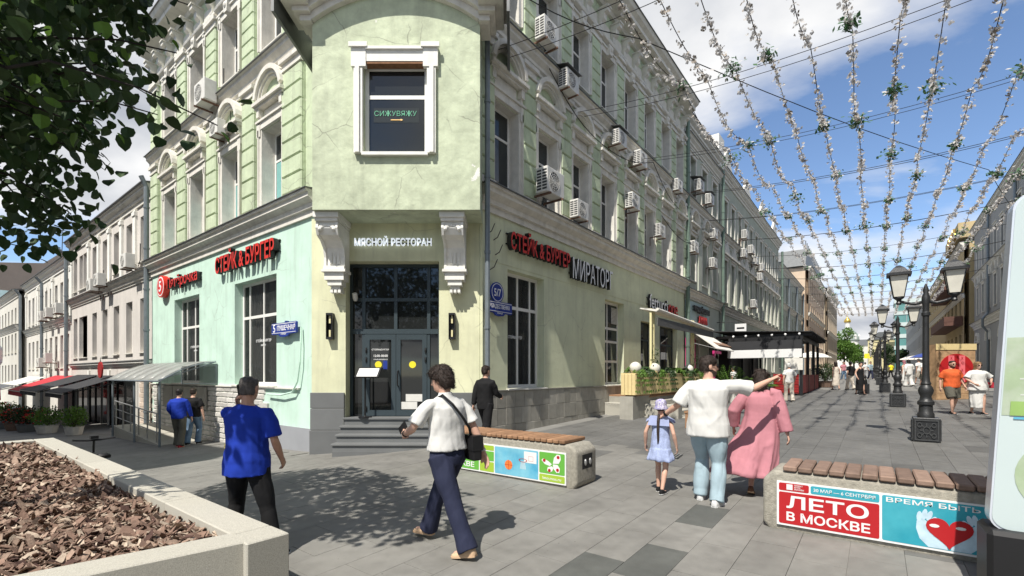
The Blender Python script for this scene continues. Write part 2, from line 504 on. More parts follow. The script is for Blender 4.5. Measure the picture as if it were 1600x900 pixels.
for d, u, v in slabs:
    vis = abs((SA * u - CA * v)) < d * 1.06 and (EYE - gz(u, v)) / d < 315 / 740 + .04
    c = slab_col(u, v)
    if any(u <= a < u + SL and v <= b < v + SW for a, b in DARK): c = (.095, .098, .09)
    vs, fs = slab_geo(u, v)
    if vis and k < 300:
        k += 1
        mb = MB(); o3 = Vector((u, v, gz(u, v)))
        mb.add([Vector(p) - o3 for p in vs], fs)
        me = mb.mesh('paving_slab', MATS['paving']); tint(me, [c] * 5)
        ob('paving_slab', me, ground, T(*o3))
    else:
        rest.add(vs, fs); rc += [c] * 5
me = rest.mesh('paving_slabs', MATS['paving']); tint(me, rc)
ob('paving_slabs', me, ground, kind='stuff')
# drain grates and a few leaves of litter on the paving
for (u, v, a, lab) in ((9.05, 3.15, .1, 'small black drain grate set in the paving beyond the girl'), (15.2, 6.2, .0, 'black drain grate in the paving at the foot of the stone plinth')):
    g = thing('drain_grate', lab, 'drain grate', T(u, v, gz(u, v)) @ RZ(a))
    MB().box(-.30, .30, -.22, .22, .0, .004).obj('frame', MATS['iron'], g)
    for i in range(7):
        MB().box(-.27, .27, -.19 + i * .058, -.165 + i * .058, .0045, .012).obj('bar', MATS['steel'], g)
# ---------------------------------------------------------------- facade kit (local x along the wall, y into it, z up)
def wallmesh(name, s0, s1, z0, z1, ops, depth, m, y=0, rev=None):
    xs = sorted({s0, s1, *[q for o in ops for q in o[:2]]}); zs = sorted({z0, z1, *[q for o in ops for q in o[2:4]]})
    mb = MB()
    for a, b in zip(xs, xs[1:]):
        for c, d in zip(zs, zs[1:]):
            mx, mz = (a + b) / 2, (c + d) / 2
            if any(o[0] < mx < o[1] and o[2] < mz < o[3] for o in ops): continue
            mb.add([(a, y, c), (b, y, c), (b, y, d), (a, y, d)], [(0, 1, 2, 3)])
    mb.mi = 1 if rev else 0
    for a, b, c, d in ops:
        e = y + depth
        mb.add([(a, y, c), (a, e, c), (a, e, d), (a, y, d)], [(0, 1, 2, 3)])
        mb.add([(b, y, c), (b, e, c), (b, e, d), (b, y, d)], [(3, 2, 1, 0)])
        mb.add([(a, y, c), (b, y, c), (b, e, c), (a, e, c)], [(0, 1, 2, 3)])
        mb.add([(a, y, d), (b, y, d), (b, e, d), (a, e, d)], [(3, 2, 1, 0)])
    return mb.mesh(name, [m, rev] if rev else m)
FRAMES = {}
def window(parent, F, a, b, c, d, y, vm=(), hm=(.66,), fr=.06, fmat='window_white', glass='window_glass', sill=True, panes=True, sillmat='trim', bt=.05):
    """frame bars are the window; panes and sill are its sub-parts. F = wall matrix"""
    w, h = b - a, d - c
    key = ('w', round(w, 3), round(h, 3), tuple(vm), tuple(hm), fr, fmat, bt)
    if key not in FRAMES:
        mb = MB()
        mb.box(0, fr, 0, bt, 0, h); mb.box(w - fr, w, 0, bt, 0, h)
        mb.box(fr, w - fr, 0, bt, 0, fr); mb.box(fr, w - fr, 0, bt, h - fr, h)
        hz = [q * h for q in hm]
        for q in hz: mb.box(fr, w - fr, .002, bt - .002, q - fr * .5, q + fr * .5)
        zz = [fr] + [q for q in hz] + [h - fr]
        for q in vm:
            for z0, z1 in zip(zz, zz[1:]):
                mb.box(q * w - fr * .4, q * w + fr * .4, .004, bt - .004, z0 + (fr * .5 if z0 > fr else 0), z1 - (fr * .5 if z1 < h - fr else 0))
        FRAMES[key] = mb.mesh('window', MATS[fmat])
    M = F @ T(a, y, c)
    o = ob('window', FRAMES[key], parent, M)
    xs = [0] + [q * w for q in vm] + [w]; zs = [0] + [q * h for q in hm] + [h]
    if not panes: xs, zs = [0, w], [0, h]
    for x0, x1 in zip(xs, xs[1:]):
        for z0, z1 in zip(zs, zs[1:]):
            k2 = ('p', round(x1 - x0, 3), round(z1 - z0, 3), glass)
            if k2 not in FRAMES: FRAMES[k2] = MB().box(.012, x1 - x0 - .012, .018, .026, .012, z1 - z0 - .012).mesh('pane', MATS[glass])
            ob('pane', FRAMES[k2], o, M @ T(x0, 0, z0) @ RZ(random.uniform(-.006, .006)) @ RX(random.uniform(-.006, .006)))
    if sill:
        k3 = ('s', round(w, 3), round(y, 3), sillmat)
        if k3 not in FRAMES:
            FRAMES[k3] = MB().extr([(-y - .09, -.05), (0, -.05), (0, .012), (-y - .09, -.012)], -.05, w + .05).mesh('sill', MATS[sillmat])
        ob('sill', FRAMES[k3], o, M)
    return o
def cornice(parent, F, s0, s1, z, prof, m, name='cornice', cap=True):
    """prof: list of (outward, dz) from bottom to top"""
    P = [(.02, prof[0][1] + z)] + [(-a, b + z) for a, b in prof] + [(.02, prof[-1][1] + z)]
    o = MB().extr(P, s0, s1).obj(name, MATS[m], parent, F)
    if cap:
        t = prof[-1][1] + z; w = prof[-1][0]
        MB().extr([(-w - .04, t + .001), (.0, t + .001), (.0, t + .07), (-w - .04, t + .02)], s0 - .02, s1 + .02).obj('tin_cap', MATS['tin'], o, F)
    return o
BIG = [(.06, 0), (.06, .16), (.13, .18), (.13, .30), (.19, .34), (.27, .40), (.27, .50), (.33, .52), (.33, .58)]
MID = [(.05, 0), (.05, .08), (.11, .11), (.11, .20), (.22, .30), (.22, .38), (.27, .42)]
def arc_band(cx, cz, r0, r1, a0, a1, y0, y1, n=14):
    mb = MB(); rings = []
    for i in range(n + 1):
        a = a0 + (a1 - a0) * i / n; c, s = math.cos(a), math.sin(a)
        rings.append([(cx + r0 * c, y0, cz + r0 * s), (cx + r1 * c, y0, cz + r1 * s), (cx + r1 * c, y1, cz + r1 * s), (cx + r0 * c, y1, cz + r0 * s)])
    mb.loftr(rings); return mb
# shared pieces of the green building -------------------------------------------------
def surround_mesh(w, h, ears=True):
    mb = MB(); t = .17
    mb.box(-t, 0, -.07, .0, 0, h + .02).box(w, w + t, -.07, .0, 0, h + .02)
    mb.box(-t - .03, -t + .04, -.10, -.0705, 0, h + .02).box(w + t - .04, w + t + .03, -.10, -.0705, 0, h + .02)
    mb.box(-t - .08, w + t + .08, -.085, .0, h + .021, h + .21)
    mb.box(-t - .11, w + t + .11, -.13, .0, h + .211, h + .27)
    mb.box(-t - .08, -.05, -.10, -.0855, h - .18, h + .2).box(w + .05, w + t + .08, -.10, -.0855, h - .18, h + .2)
    return fixn(mb.mesh('window_surround', MATS['trim']))
def pediment_mesh(w):
    W = w + .46; mb = MB()
    cx = w / 2; r = W / 2 * 1.02; cz = .30
    for a, b, y in ((.84, 1.0, -.22), (.74, .835, -.15), (.66, .735, -.10)):
        m2 = arc_band(cx, cz, r * a, r * b, R(8), R(172), y, .0)
        mb.add(m2.v, m2.f)
    mb.box(cx - r * 1.02, cx + r * 1.02, -.24, .0, .20, .29).box(cx - r * .98, cx + r * .98, -.17, .0, .13, .199)
    for s in (-1, 1):
        x = cx + s * (r * .80)
        mb.box(x - .07, x + .07, -.15, .0, -.10, .129).box(x - .05, x + .05, -.10, .0, -.28, -.101)
    mb.box(cx - r * .6, cx + r * .6, -.03, .0, -.26, .10)
    return fixn(mb.mesh('pediment', MATS['trim']))
def keystone_mesh(w):
    mb = MB(); cx = w / 2
    mb.prism([(cx - .10, .0), (cx + .10, .0), (cx + .16, .34), (cx - .16, .34)], -.20, 0)
    mb.ell((cx, -.19, .22), .09, .06, .10, 8, 6)
    mb.extr([(-.10, .341), (0, .341), (0, .44), (-.22, .44), (-.20, .39)], -.28, w + .28)
    for s in (-1, 1): mb.box(cx + s * (w / 2 + .12) - .06, cx + s * (w / 2 + .12) + .06, -.12, 0, .12, .34)
    return fixn(mb.mesh('keystone', MATS['trim']))
BLK = {}
def block(w, h, m):
    k = (round(w, 2), round(h, 2), m)
    if k not in BLK:
        mb = MB(); c = .035
        mb.add([(0, 0, .008), (w, 0, .008), (w, 0, h - .008), (0, 0, h - .008), (0, -.05, .008), (w, -.05, .008), (w, -.05, h - .008), (0, -.05, h - .008),
                (c, -.085, c), (w - c, -.085, c), (w - c, -.085, h - c), (c, -.085, h - c)],
               [(0, 1, 5, 4), (1, 2, 6, 5), (2, 3, 7, 6), (3, 0, 4, 7), (4, 5, 9, 8), (5, 6, 10, 9), (6, 7, 11, 10), (7, 4, 8, 11), (8, 9, 10, 11)])
        BLK[k] = fixn(mb.mesh('block', MATS[m]))
    return BLK[k]
def pilaster(parent, F, s, w, z0, z1, m, n=7, cap=True):
    core = MB().box(-.015, w + .015, -.045, .0, 0, z1 - z0)
    p = core.obj('pilaster', MATS[m], parent, F @ T(s, 0, z0))
    top = z1 - z0 - (.36 if cap else 0); h = (top - .18) / n
    for i in range(n):
        ob('block', block(w, h, m), p, F @ T(s, -.045, z0 + .18 + i * h))
    base = MB().box(-.05, w + .05, -.16, 0, .0, .10).box(-.03, w + .03, -.135, 0, .101, .175)
    base.obj('base', MATS['trim'], p, F @ T(s, 0, z0))
    if cap:
        MB().box(-.02, w + .02, -.15, 0, top + .02, top + .08).box(0, w, -.12, 0, top + .081, top + .24).box(-.05, w + .05, -.19, 0, top + .241, top + .35).obj('capital', MATS['trim'], p, F @ T(s, 0, z0))
    return p
MODIL = fixn(MB().extr([(0, 0), (0, .62), (-.36, .62), (-.36, .50), (-.24, .46), (-.22, .30), (-.12, .22), (-.10, .06), (-.05, 0)], -.11, .11).box(-.14, .14, -.40, 0, .621, .67).mesh('bracket', MATS['trim']))
FPANEL = MB().box(0, .56, -.03, 0, 0, .30).mesh('frieze_panel', MATS['trim'])

# ---------------------------------------------------------------- the green corner building
VR, UL, DC = 7.5, 6.36, 11.3
FR = T(0, VR, 0)
FL = T(UL, 23.4, 0) @ RZ(R(-90))
FC = T(*cam2w(0, DC), 0) @ RZ(HEAD - R(90))
bld = thing('corner_building', 'green three-storey corner building with a bay over its restaurant entrance', 'building', T(9, 10, gz(8, 8)))
S0, S1 = 8.47, 23.6
Z2, Z3, ZE = 6.45, 10.75, 14.3
wr = [9.45 + 1.9 * k for k in range(8)]
W2 = (.98, 2.15); W3 = (.98, 2.05)
opsR = [(9.55, 11.24, 1.43, 4.49), (15.05, 16.6, 1.42, 4.42), (18.2, 19.6, 1.35, 3.95), (20.3, 22.6, 1.0, 3.95)]
opsR += [(c - .49, c + .49, 6.5, 8.62) for c in wr] + [(c - .49, c + .49, 10.95, 12.85) for c in wr]
wallR = ob('wall', wallmesh('wall', S0, S1, 4.6, ZE + .6, [o for o in opsR if o[2] > 5], .34, MATS['green_plaster'], rev=MATS['trim']), bld, FR)
wallR0 = ob('wall', wallmesh('wall', S0, S1, -1, 4.6, [o for o in opsR if o[2] < 5], .30, MATS['olive_plaster']), bld, FR)
MB().box(S0, S1, -.012, -.001, 4.58, 5.78).obj('wall', MATS['olive_plaster'], bld, FR)
wl_ = [23.4 - v for v in (21.2, 18.55, 15.9, 13.22)]
opsL = [(23.4 - 15.7, 23.4 - 13.06, 1.48, 4.57), (23.4 - 20.9, 23.4 - 18.5, 1.48, 4.57)]
opsL2 = [(c - .56, c + .56, 6.5, 8.70) for c in wl_] + [(c - .56, c + .56, 10.95, 12.95) for c in wl_]
ob('wall', wallmesh('wall', 0, 12.6, -2, 5.75, opsL, .32, MATS['mint_plaster']), bld, FL)
ob('wall', wallmesh('wall', 0, 12.6, 5.75, ZE + .6, opsL2, .40, MATS['green_plaster'], rev=MATS['trim']), bld, FL)
# inner dark volume and roof
MB().prismz([(UL + .5, 23.3), (UL + .5, 12), (9.8, VR + .45), (S1 - .1, VR + .45), (S1 - .1, 23.3)], -1, 14.0).obj('interior', MATS['interior'], bld, Matrix())
MB().prismz([(UL - .3, 23.4), (UL - .3, 11.2), (8.4, VR - .3), (S1, VR - .3), (S1, 23.4)], ZE + .62, ZE + .70).obj('roof', MATS['tin'], bld, Matrix())
# cornices
cornice(bld, FR, S0, S1, 5.74, BIG, 'trim')
cornice(bld, FL, 0, 12.45, 5.74, BIG, 'trim')
for F, a, b in ((FR, S0, S1), (FL, 0, 12.45)):
    cornice(bld, F, a, b, 10.12, MID, 'trim', 'string_course')
    cornice(bld, F, a, b, 13.32, [(.05, 0), (.05, .07), (.13, .10), (.13, .18)], 'trim', 'frieze_moulding', cap=False)
    cornice(bld, F, a, b, ZE + .10, [(.10, 0), (.16, .10), (.55, .16), (.55, .30), (.68, .38), (.74, .50)], 'trim', 'main_cornice')
    x = a + .45; i = 0
    while x < b - .3:
        ob('bracket', MODIL, bld, F @ T(x, 0, 13.52))
        ob('frieze_panel', FPANEL, bld, F @ T(x + .2, 0, 13.66))
        x += .95
# windows with their trim
sr2, sr3 = surround_mesh(.98, 2.12), surround_mesh(.98, 1.90)
sl2, sl3 = surround_mesh(1.12, 2.20), surround_mesh(1.12, 2.0)
pr, pl_, kr, kl = pediment_mesh(.98), pediment_mesh(1.12), keystone_mesh(.98), keystone_mesh(1.12)
for c in wr:
    window(bld, FR, c - .49, c + .49, 6.5, 8.62, .25, (), (.66,))
    ob('window_surround', sr2, bld, FR @ T(c - .49, 0, 6.5)); ob('pediment', pr, bld, FR @ T(c - .49, 0, 9.12))
    window(bld, FR, c - .49, c + .49, 10.95, 12.85, .25, (), (.66,))
    ob('window_surround', sr3, bld, FR @ T(c - .49, 0, 10.95)); ob('keystone', kr, bld, FR @ T(c - .49, 0, 12.86))
for c in wl_:
    w2 = window(bld, FL, c - .56, c + .56, 6.5, 8.70, .31, (), (.64,))
    MB().box(.08, 1.04, .03, .034, .08, 1.36).obj('blind', MATS['blind'], w2, FL @ T(c - .56, .29, 6.5))
    ob('window_surround', sl2, bld, FL @ T(c - .56, 0, 6.5)); ob('pediment', pl_, bld, FL @ T(c - .56, 0, 9.14))
    window(bld, FL, c - .56, c + .56, 10.95, 12.95, .31, (), (.64,))
    ob('window_surround', sl3, bld, FL @ T(c - .56, 0, 10.95)); ob('keystone', kl, bld, FL @ T(c - .56, 0, 12.96))
# rusticated pilasters
for i in range(9):
    s = wr[0] - .95 + 1.9 * i
    if i == 0: s += .12
    if i == 8: s -= .12
    pilaster(bld, FR, s - .29, .58, 6.34, 10.11, 'green_plaster'); pilaster(bld, FR, s - .29, .58, 10.56, 13.31, 'green_plaster', 6)
for s, w in ((.55, .75), (3.53, .75), (6.18, .75), (8.84, .75), (11.35, 1.0)):
    pilaster(bld, FL, s - w / 2, w, 6.34, 10.11, 'green_plaster'); pilaster(bld, FL, s - w / 2, w, 10.56, 13.31, 'green_plaster', 6)
# ground-floor windows with curtains
def curtain(parent, F, a, b, c, d, y, m='curtain', gather=None):
    mb = MB(); n = int((b - a) / .035); pts = []
    for i in range(n + 1):
        x = a + (b - a) * i / n
        yy = y + .035 * math.sin(i * 1.35) + .02 * math.sin(i * .41)
        pts.append((x, yy))
    mb.smooth = True
    mb.loftr([[(x, yy, c) for x, yy in pts], [(x, yy, d) for x, yy in pts]], cap=False, close=False)
    mb.obj('curtain', MATS[m], parent, F)
for (a, b, c, d) in opsL:
    w = window(bld, FL, a, b, c, d, .24, (.18, .52, .84) if a > 5 else (.22, .55, .86), (.66,), fr=.085, glass='clear_glass')
    curtain(w, FL, a + .05, a + .95, c + .05, d - .05, .40); curtain(w, FL, b - 1.25, b - .05, c + .05, d - .05, .40)
    ob('lettering', text('СТЕЙК&БУРГЕР', .95, .10, .002, .02, mats=MATS['white_letter']), w, FL @ T(a + .9, .235, 2.75))
    ob('lettering', text('АМБАР', .32, .05, .002, .03, mats=MATS['white_letter']), w, FL @ T(a + 1.2, .235, 2.63))
a, b, c, d = opsR[0]
w = window(bld, FR, a, b, c, d, .24, (.13, .44, .78), (.70,), fr=.085, glass='clear_glass')
curtain(w, FR, a + .45, a + 1.0, c + .05, d - .05, .40); curtain(w, FR, b - .5, b - .05, c + .05, d - .05, .40)
ob('lettering', text('СТЕЙК&БУРГЕР', .62, .10, .002, .02, mats=MATS['white_letter']), w, FR @ T(a + .32, .235, 2.75))
a, b, c, d = opsR[1]
w = window(bld, FR, a, b, c, d, .24, (.42,), (.28, .52, .68), fr=.085, glass='window_glass')
v = MB()
for i in range(12): v.extr([(-.012, i * .05), (.0, i * .05 + .012), (.0, i * .05 + .045), (-.03, i * .05 + .02)], 0, .5)
v.obj('louvre', MATS['ac_white'], w, FR @ T(16.0, .235, 3.65))
a, b, c, d = opsR[2]; window(bld, FR, a, b, c, d, .22, (), (.72,), fr=.07, fmat='dark_frame', glass='shop_glass', sill=False)
a, b, c, d = opsR[3]; window(bld, FR, a, b, c, d, .22, (.30, .62), (.72,), fr=.08, fmat='dark_frame', glass='shop_glass', sill=False)
# stone plinth, right: separate slabs in three courses
random.seed(11)
PS = {}
for r in range(4):
    x = 8.62; zt = 1.37 - r * .43
    while x < 16.95:
        wd = random.choice((.34, .40, .46, .40))
        if x + wd > 16.9: wd = 17.0 - x
        if wd < .1: break
        if zt > gz(x + wd, 7.3) - .02:
            k = round(wd, 2)
            if k not in PS: PS[k] = fixn(MB().cbox(.003, wd - .003, -.06, .0, .003, .427, .006).mesh('plinth_slab', MATS['plinth_stone']))
            ob('plinth_slab', PS[k], wallR0, FR @ T(x, random.uniform(-.004, .004), zt - .43))
        x += wd
MB().box(8.6, 17.02, -.075, .0, 1.372, 1.40).obj('plinth_cap', MATS['plinth_stone'], wallR0, FR)
# split-stone plinth, left
wallL0 = bld.children[[c.name for c in bld.children].index('wall.003')] if 'wall.003' in [c.name for c in bld.children] else wallR0
random.seed(12); BR = {}
for r in range(13):
    zt = 1.40 - r * .165; x = .1 + random.random() * .2
    while x < 11.55:
        wd = random.choice((.34, .46, .58, .42))
        v0 = 23.4 - x
        if zt > gz(5.9, v0) - .02 and x < 9.4:
            k = (wd, random.randint(0, 2))
            if k not in BR:
                mb = MB(); dd = [random.uniform(-.035, -.012) for _ in range(4)]
                mb.add([(.006, 0, .006), (wd - .006, 0, .006), (wd - .006, 0, .159), (.006, 0, .159), (.03, dd[0] - .02, .03), (wd - .03, dd[1] - .02, .025), (wd - .035, dd[2] - .02, .135), (.03, dd[3] - .02, .14)],
                       [(0, 1, 5, 4), (1, 2, 6, 5), (2, 3, 7, 6), (3, 0, 4, 7), (4, 5, 6, 7)])
                BR[k] = fixn(mb.mesh('plinth_stone', MATS['split_stone']))
            ob('plinth_stone', BR[k], wallL0, FL @ T(x, -.002, zt - .165))
        x += wd
MB().box(0, 11.6, -.075, .0, 1.402, 1.44).obj('plinth_cap', MATS['trim'], wallL0, FL)
MB().box(9.95, 12.35, -.05, -.002, -.6, .42).obj('grey_base', MATS['grey_paint'], wallL0, FL)
MB().box(9.45, 9.93, -.065, .0, -.6, .98).obj('stone_panel', MATS['split_stone'], wallL0, FL)
MB().tube([(11.75, -.06, 3.0), (11.8, -.10, 2.6), (11.78, -.11, 2.1), (11.65, -.11, 1.6), (11.4, -.11, 1.33), (10.8, -.11, 1.24), (10.0, -.09, 1.24)], .022, 8).obj('conduit', MATS['mint_plaster'], wallL0, FL)
# ---- entrance chamfer
SA0, SA1 = -4.78, -.70
E0, E1, EZ0, EZ1 = -3.97, -1.741, .767, 4.49
wc = ob('wall', wallmesh('wall', SA0, SA1, -1, 5.5, [(E0, E1, -.9, EZ1)], .42, MATS['lemon_plaster']), bld, FC)
MB().box(SA0 + .002, SA0 + .03, .001, .9, -1, 5.5).obj('return', MATS['lemon_plaster'], wc, FC)
MB().box(SA1 - .03, SA1 - .002, .001, .9, -1, 5.5).obj('return', MATS['olive_plaster'], wc, FC)
# tiled pier bases
for (a, b) in ((SA0 - .02, E0 - .02), (E1 + .02, SA1 + .05)):
    for r, (z0, z1) in enumerate(((-.5, .46), (.46, .98), (.98, 1.36))):
        q = .012 if r == 0 else 0
        MB().cbox(a - q, b, -.05 - q, .3, z0 + .004, z1 - .004, .008).obj('plinth_slab', MATS['dark_tile'], wc, FC)
# door set
door = MB()
DW = E1 - E0
xs = [E0, E0 + .28, E0 + .28 + .86, E1 - .28 - .0, E1]
ent = MB()
ent.box(E0, E0 + .07, .30, .40, EZ0, EZ1).box(E1 - .07, E1, .30, .40, EZ0, EZ1).box(E0 + .07, E1 - .07, .30, .40, EZ1 - .08, EZ1)
ent.box(E0 + .07, E1 - .07, .29, .41, 2.78, 2.90).box(E0 + .07, E1 - .07, .305, .395, 3.58, 3.66)
for x in (E0 + .34, E0 + 1.12, E1 - .30):
    ent.box(x - .04, x + .04, .305, .395, 2.90, 3.58).box(x - .04, x + .04, .305, .395, 3.66, EZ1 - .08)
ent.box(E0 + .30, E0 + .37, .305, .395, EZ0, 2.78).box(E1 - .34, E1 - .27, .305, .395, EZ0, 2.78)
entr = ent.obj('entrance_frame', MATS['dark_frame'], wc, FC)
cols = [(E0 + .07, E0 + .30), (E0 + .38, E0 + 1.08), (E0 + 1.16, E1 - .34), (E1 - .26, E1 - .07)]
for (a, b) in cols:
    for (z0, z1) in ((2.90, 3.58), (3.66, EZ1 - .08)):
        MB().box(a, b, .345, .353, z0, z1).obj('pane', MATS['shop_glass'], entr, FC @ RX(random.uniform(-.004, .004)))
MB().box(E0 + .07, E0 + .30, .345, .353, EZ0, 2.78).obj('pane', MATS['shop_glass'], entr, FC)
MB().box(E1 - .27, E1 - .07, .345, .353, EZ0, 2.78).obj('pane', MATS['shop_glass'], entr, FC)
xm = (E0 + .37 + E1 - .34) / 2
for a, b, s in ((E0 + .375, xm - .004, 1), (xm + .004, E1 - .345, -1)):
    m = MB(); f = .11
    m.box(a, a + f, .29, .37, EZ0 + .01, 2.77).box(b - f, b, .29, .37, EZ0 + .01, 2.77).box(a + f, b - f, .29, .37, EZ0 + .01, EZ0 + .15).box(a + f, b - f, .29, .37, 2.64, 2.77)
    dr = m.obj('door', MATS['dark_frame'], wc, FC)
    MB().box(a + f, b - f, .325, .333, EZ0 + .15, 2.64).obj('pane', MATS['shop_glass'], dr, FC)
    cx = (a + b) / 2
    dot = MB().prism([(cx - (.06 if s > 0 else -.02) + .085 * math.cos(i * .393), 2.03 + .085 * math.sin(i * .393)) for i in range(16)], .320, .324)
    dot.obj('warning_dot', MATS['print_yellow'], dr, FC)
    hx = b - .055 if s > 0 else a + .055
    if s < 0: MB().tube([(hx, .29, 1.50), (hx, .21, 1.52), (hx, .20, 1.6), (hx, .20, 1.78), (hx, .21, 1.86), (hx, .29, 1.88)], .016, 8).obj('handle', MATS['black_metal'], dr, FC)
    for z in (.95, 2.15, 2.38):
        x = a + .03 if s > 0 else b - .03
        MB().tube([(x, .28, z - .06), (x, .27, z), (x, .28, z + .06)], .02, 6).obj('hinge', MATS['black_metal'], dr, FC)
    if s > 0:
        ob('lettering', text('СТЕЙК&БУРГЕР', .42, .05, .002, .01, mats=MATS['white_letter']), dr, FC @ T(cx - .22, .322, 2.38))
        ob('lettering', text('12:00–00:00', .34, .055, .002, .03, mats=MATS['white_letter']), dr, FC @ T(cx - .17, .322, 2.22))
        ob('lettering', text('ЕЖЕДНЕВНО', .34, .03, .002, .03, mats=MATS['white_letter']), dr, FC @ T(cx - .17, .322, 2.14))
        MB().box(cx + .06, cx + .16, .319, .323, 1.92, 2.13).obj('sticker', MATS['sign_blue'], dr, FC)
    else:
        MB().box(a + f + .12, b - f, .319, .323, EZ0 + .36, EZ0 + .54).box(a + f, a + f + .4, .3185, .3225, EZ0 + .17, EZ0 + .35).obj('sticker', MATS['ac_white'], dr, FC)
# entrance steps: each tread a slab
for i in range(4):
    zt = .765 - i * .17; y1 = .29 - .0; y0 = -.12 - i * .25
    MB().cbox(E0 - .03, E1 + .05 - i * .0, y0, y0 + .30 if i else .29, zt - .045, zt, .006).obj('tread', MATS['dark_tile'], wc, FC)
    MB().box(E0 + .0, E1 + .02, y0 + .035, y0 + .3, zt - .17, zt - .046).obj('riser', MATS['dark_tile'], wc, FC)
MB().box(E0 - .0, E1 + .02, -.85, -.05, -.5, .085).obj('step_base', MATS['dark_tile'], wc, FC)
# fascia lettering, lights, camera
fs = thing('fascia_sign', 'white raised letters МЯСНОЙ РЕСТОРАН above the dark glass entrance', 'sign', FC @ T(-3.74, 0, 4.84))
ob('lettering', text('МЯСНОЙ РЕСТОРАН', 1.83, .235, .05, .022, mats=mat('lit_letter', (.86, .88, .9), .4, 0, 1, emis=((.85, .92, 1.0), .45))), fs, FC @ T(-3.74, -.03, 4.84))
MB().box(0, 1.83, -.029, -.002, .06, .08).box(0, 1.83, -.029, -.002, .14, .155).obj('rail', MATS['black_metal'], fs, FC @ T(-3.74, 0, 4.84))
for x, lab in ((-4.31, 'slim black box wall lamp on the pier beside the blue street plate'), (-1.42, 'slim black box wall lamp on the pier beside the downpipe')):
    lp = thing('wall_lamp', lab, 'wall lamp', FC @ T(x, 0, 2.62))
    MB().box(-.075, .075, -.03, -.001, 0, .62).box(-.075, -.06, -.15, -.031, 0, .62).box(.06, .075, -.15, -.031, 0, .62).box(-.059, .059, -.15, -.031, 0, .05).box(-.059, .059, -.15, -.031, .57, .62).obj('case', MATS['black_metal'], lp)
    MB().box(-.02, .02, -.10, -.031, .06, .22).box(-.02, .02, -.10, -.031, .38, .56).obj('bulb', MATS['cream_metal'], lp)
cm = thing('security_camera', 'small white dome camera on the dark entrance frame', 'camera', FC @ T(E0 + .17, .30, 3.55))
MB().lathe([(.05, 0), (.06, .02), (.06, .14), (.04, .15)], 12).obj('housing', MATS['ac_white'], cm, FC @ T(E0 + .17, .20, 3.62) @ RX(R(25)))
MB().ell((0, 0, 0), .055, .055, .06, 10, 6).obj('dome', MATS['ac_white'], cm, FC @ T(E0 + .17, .19, 3.62))
MB().box(-.012, .012, .20, .295, .06, .09).obj('bracket', MATS['ac_white'], cm, FC @ T(E0 + .17, 0, 3.62))
ms = thing('menu_stand', 'black menu stand with a tilted white menu before the glass doors', 'menu stand', FC @ T(-3.50, -.02, .765))
MB().lathe([(.16, 0), (.16, .02), (.03, .03), (.02, .06)], 14).tube([(0, 0, .05), (0, .02, 1.08)], .022, 8).obj('post', MATS['black_metal'], ms)
MB().box(-.28, .28, -.19, .19, 0, .03).obj('board', MATS['black_plastic'], ms, FC @ T(-3.42, -.02, 1.82) @ RX(R(38)))
MB().box(-.24, .24, -.17, .14, .031, .036).obj('menu', MATS['print_white'], ms, FC @ T(-3.42, -.02, 1.82) @ RX(R(38)))
# carved consoles under the bay
def con_mesh():
    mb = MB()
    mb.box(-.31, .31, -.93, -.002, 5.27, 5.385).box(-.28, .28, -.88, -.002, 5.20, 5.269)
    mb.extr([(0, 4.30), (0, 5.199), (-.80, 5.199), (-.82, 5.05), (-.74, 4.92), (-.52, 4.86), (-.36, 4.72), (-.30, 4.5), (-.30, 4.30)], -.22, .22)
    for s in (-1, 1):
        mb.extr([(0, 4.30), (0, 5.19), (-.83, 5.19), (-.86, 5.05), (-.79, 4.90), (-.55, 4.82), (-.40, 4.70), (-.345, 4.5), (-.345, 4.30)], s * .24 - .03, s * .24 + .03)
    mb.box(-.27, .27, -.40, -.002, 4.22, 4.299).box(-.31, .31, -.44, -.002, 4.16, 4.219).box(-.25, .25, -.38, -.002, 3.98, 4.159)
    mb.box(-.18, .18, -.34, -.002, 3.86, 3.979).box(-.12, .12, -.26, -.002, 3.78, 3.859)
    for s in (-1, 0, 1): mb.box(s * .10 - .035, s * .10 + .035, -.28, -.002, 3.70, 3.779)
    for i in range(3): mb.box(-.13 + i * .10, -.07 + i * .10, -.335, -.301, 4.36, 4.62)
    random.seed(3)
    for i in range(9):
        a = i / 8 * math.pi
        mb.ell((.17 * math.cos(a), -.82 + .04 * math.sin(a), 5.03 + .08 * math.sin(a)), .055, .06, .055, 8, 5)
    return fixn(mb.mesh('console', MATS['trim_white']))
cmesh = con_mesh()
for x in (-4.12, -1.33): ob('console', cmesh, wc, FC @ T(x, .0, 0) @ SC(.9, .92, 1))
# ---- the bay
B0, B1, BY = -4.364, -.70, -.95
cxb = (B0 + B1) / 2
sg = (B1 - B0) / 2
rise = .62; rad = (sg * sg + rise * rise) / (2 * rise)
def arc_pts(off, n=18):
    cz = 9.52 + rise - rad; out = []
    h = math.asin(sg / rad)
    for i in range(n + 1):
        a = -h + 2 * h * i / n
        out.append((cxb + (rad + off) * math.sin(a), cz + (rad + off) * math.cos(a)))
    return out
WB = (-3.245, -1.846, 6.62, 8.58)
bay = ob('bay', wallmesh('bay', B0, B1, 5.39, 9.52, [WB], .22, MATS['bay_plaster'], BY), bld, FC)
AP = arc_pts(0)
MB().prism([(x, z) for x, z in AP], BY, BY + .3).obj('gable', MATS['bay_plaster'], bay, FC)
MB().box(B0, B1, BY + .012, .6, 5.392, 5.43).obj('soffit', MATS['bay_plaster'], bay, FC)
MB().box(B0 + .001, B0 + .03, BY + .002, 1.2, 5.431, 10.3).box(B1 - .03, B1 - .001, BY + .002, 1.2, 5.431, 10.3).obj('side_wall', MATS['bay_plaster'], bay, FC)
MB().box(B0, B1, .1, .4, 5.5, ZE + .6).obj('back_wall', MATS['green_plaster'], bay, FC)
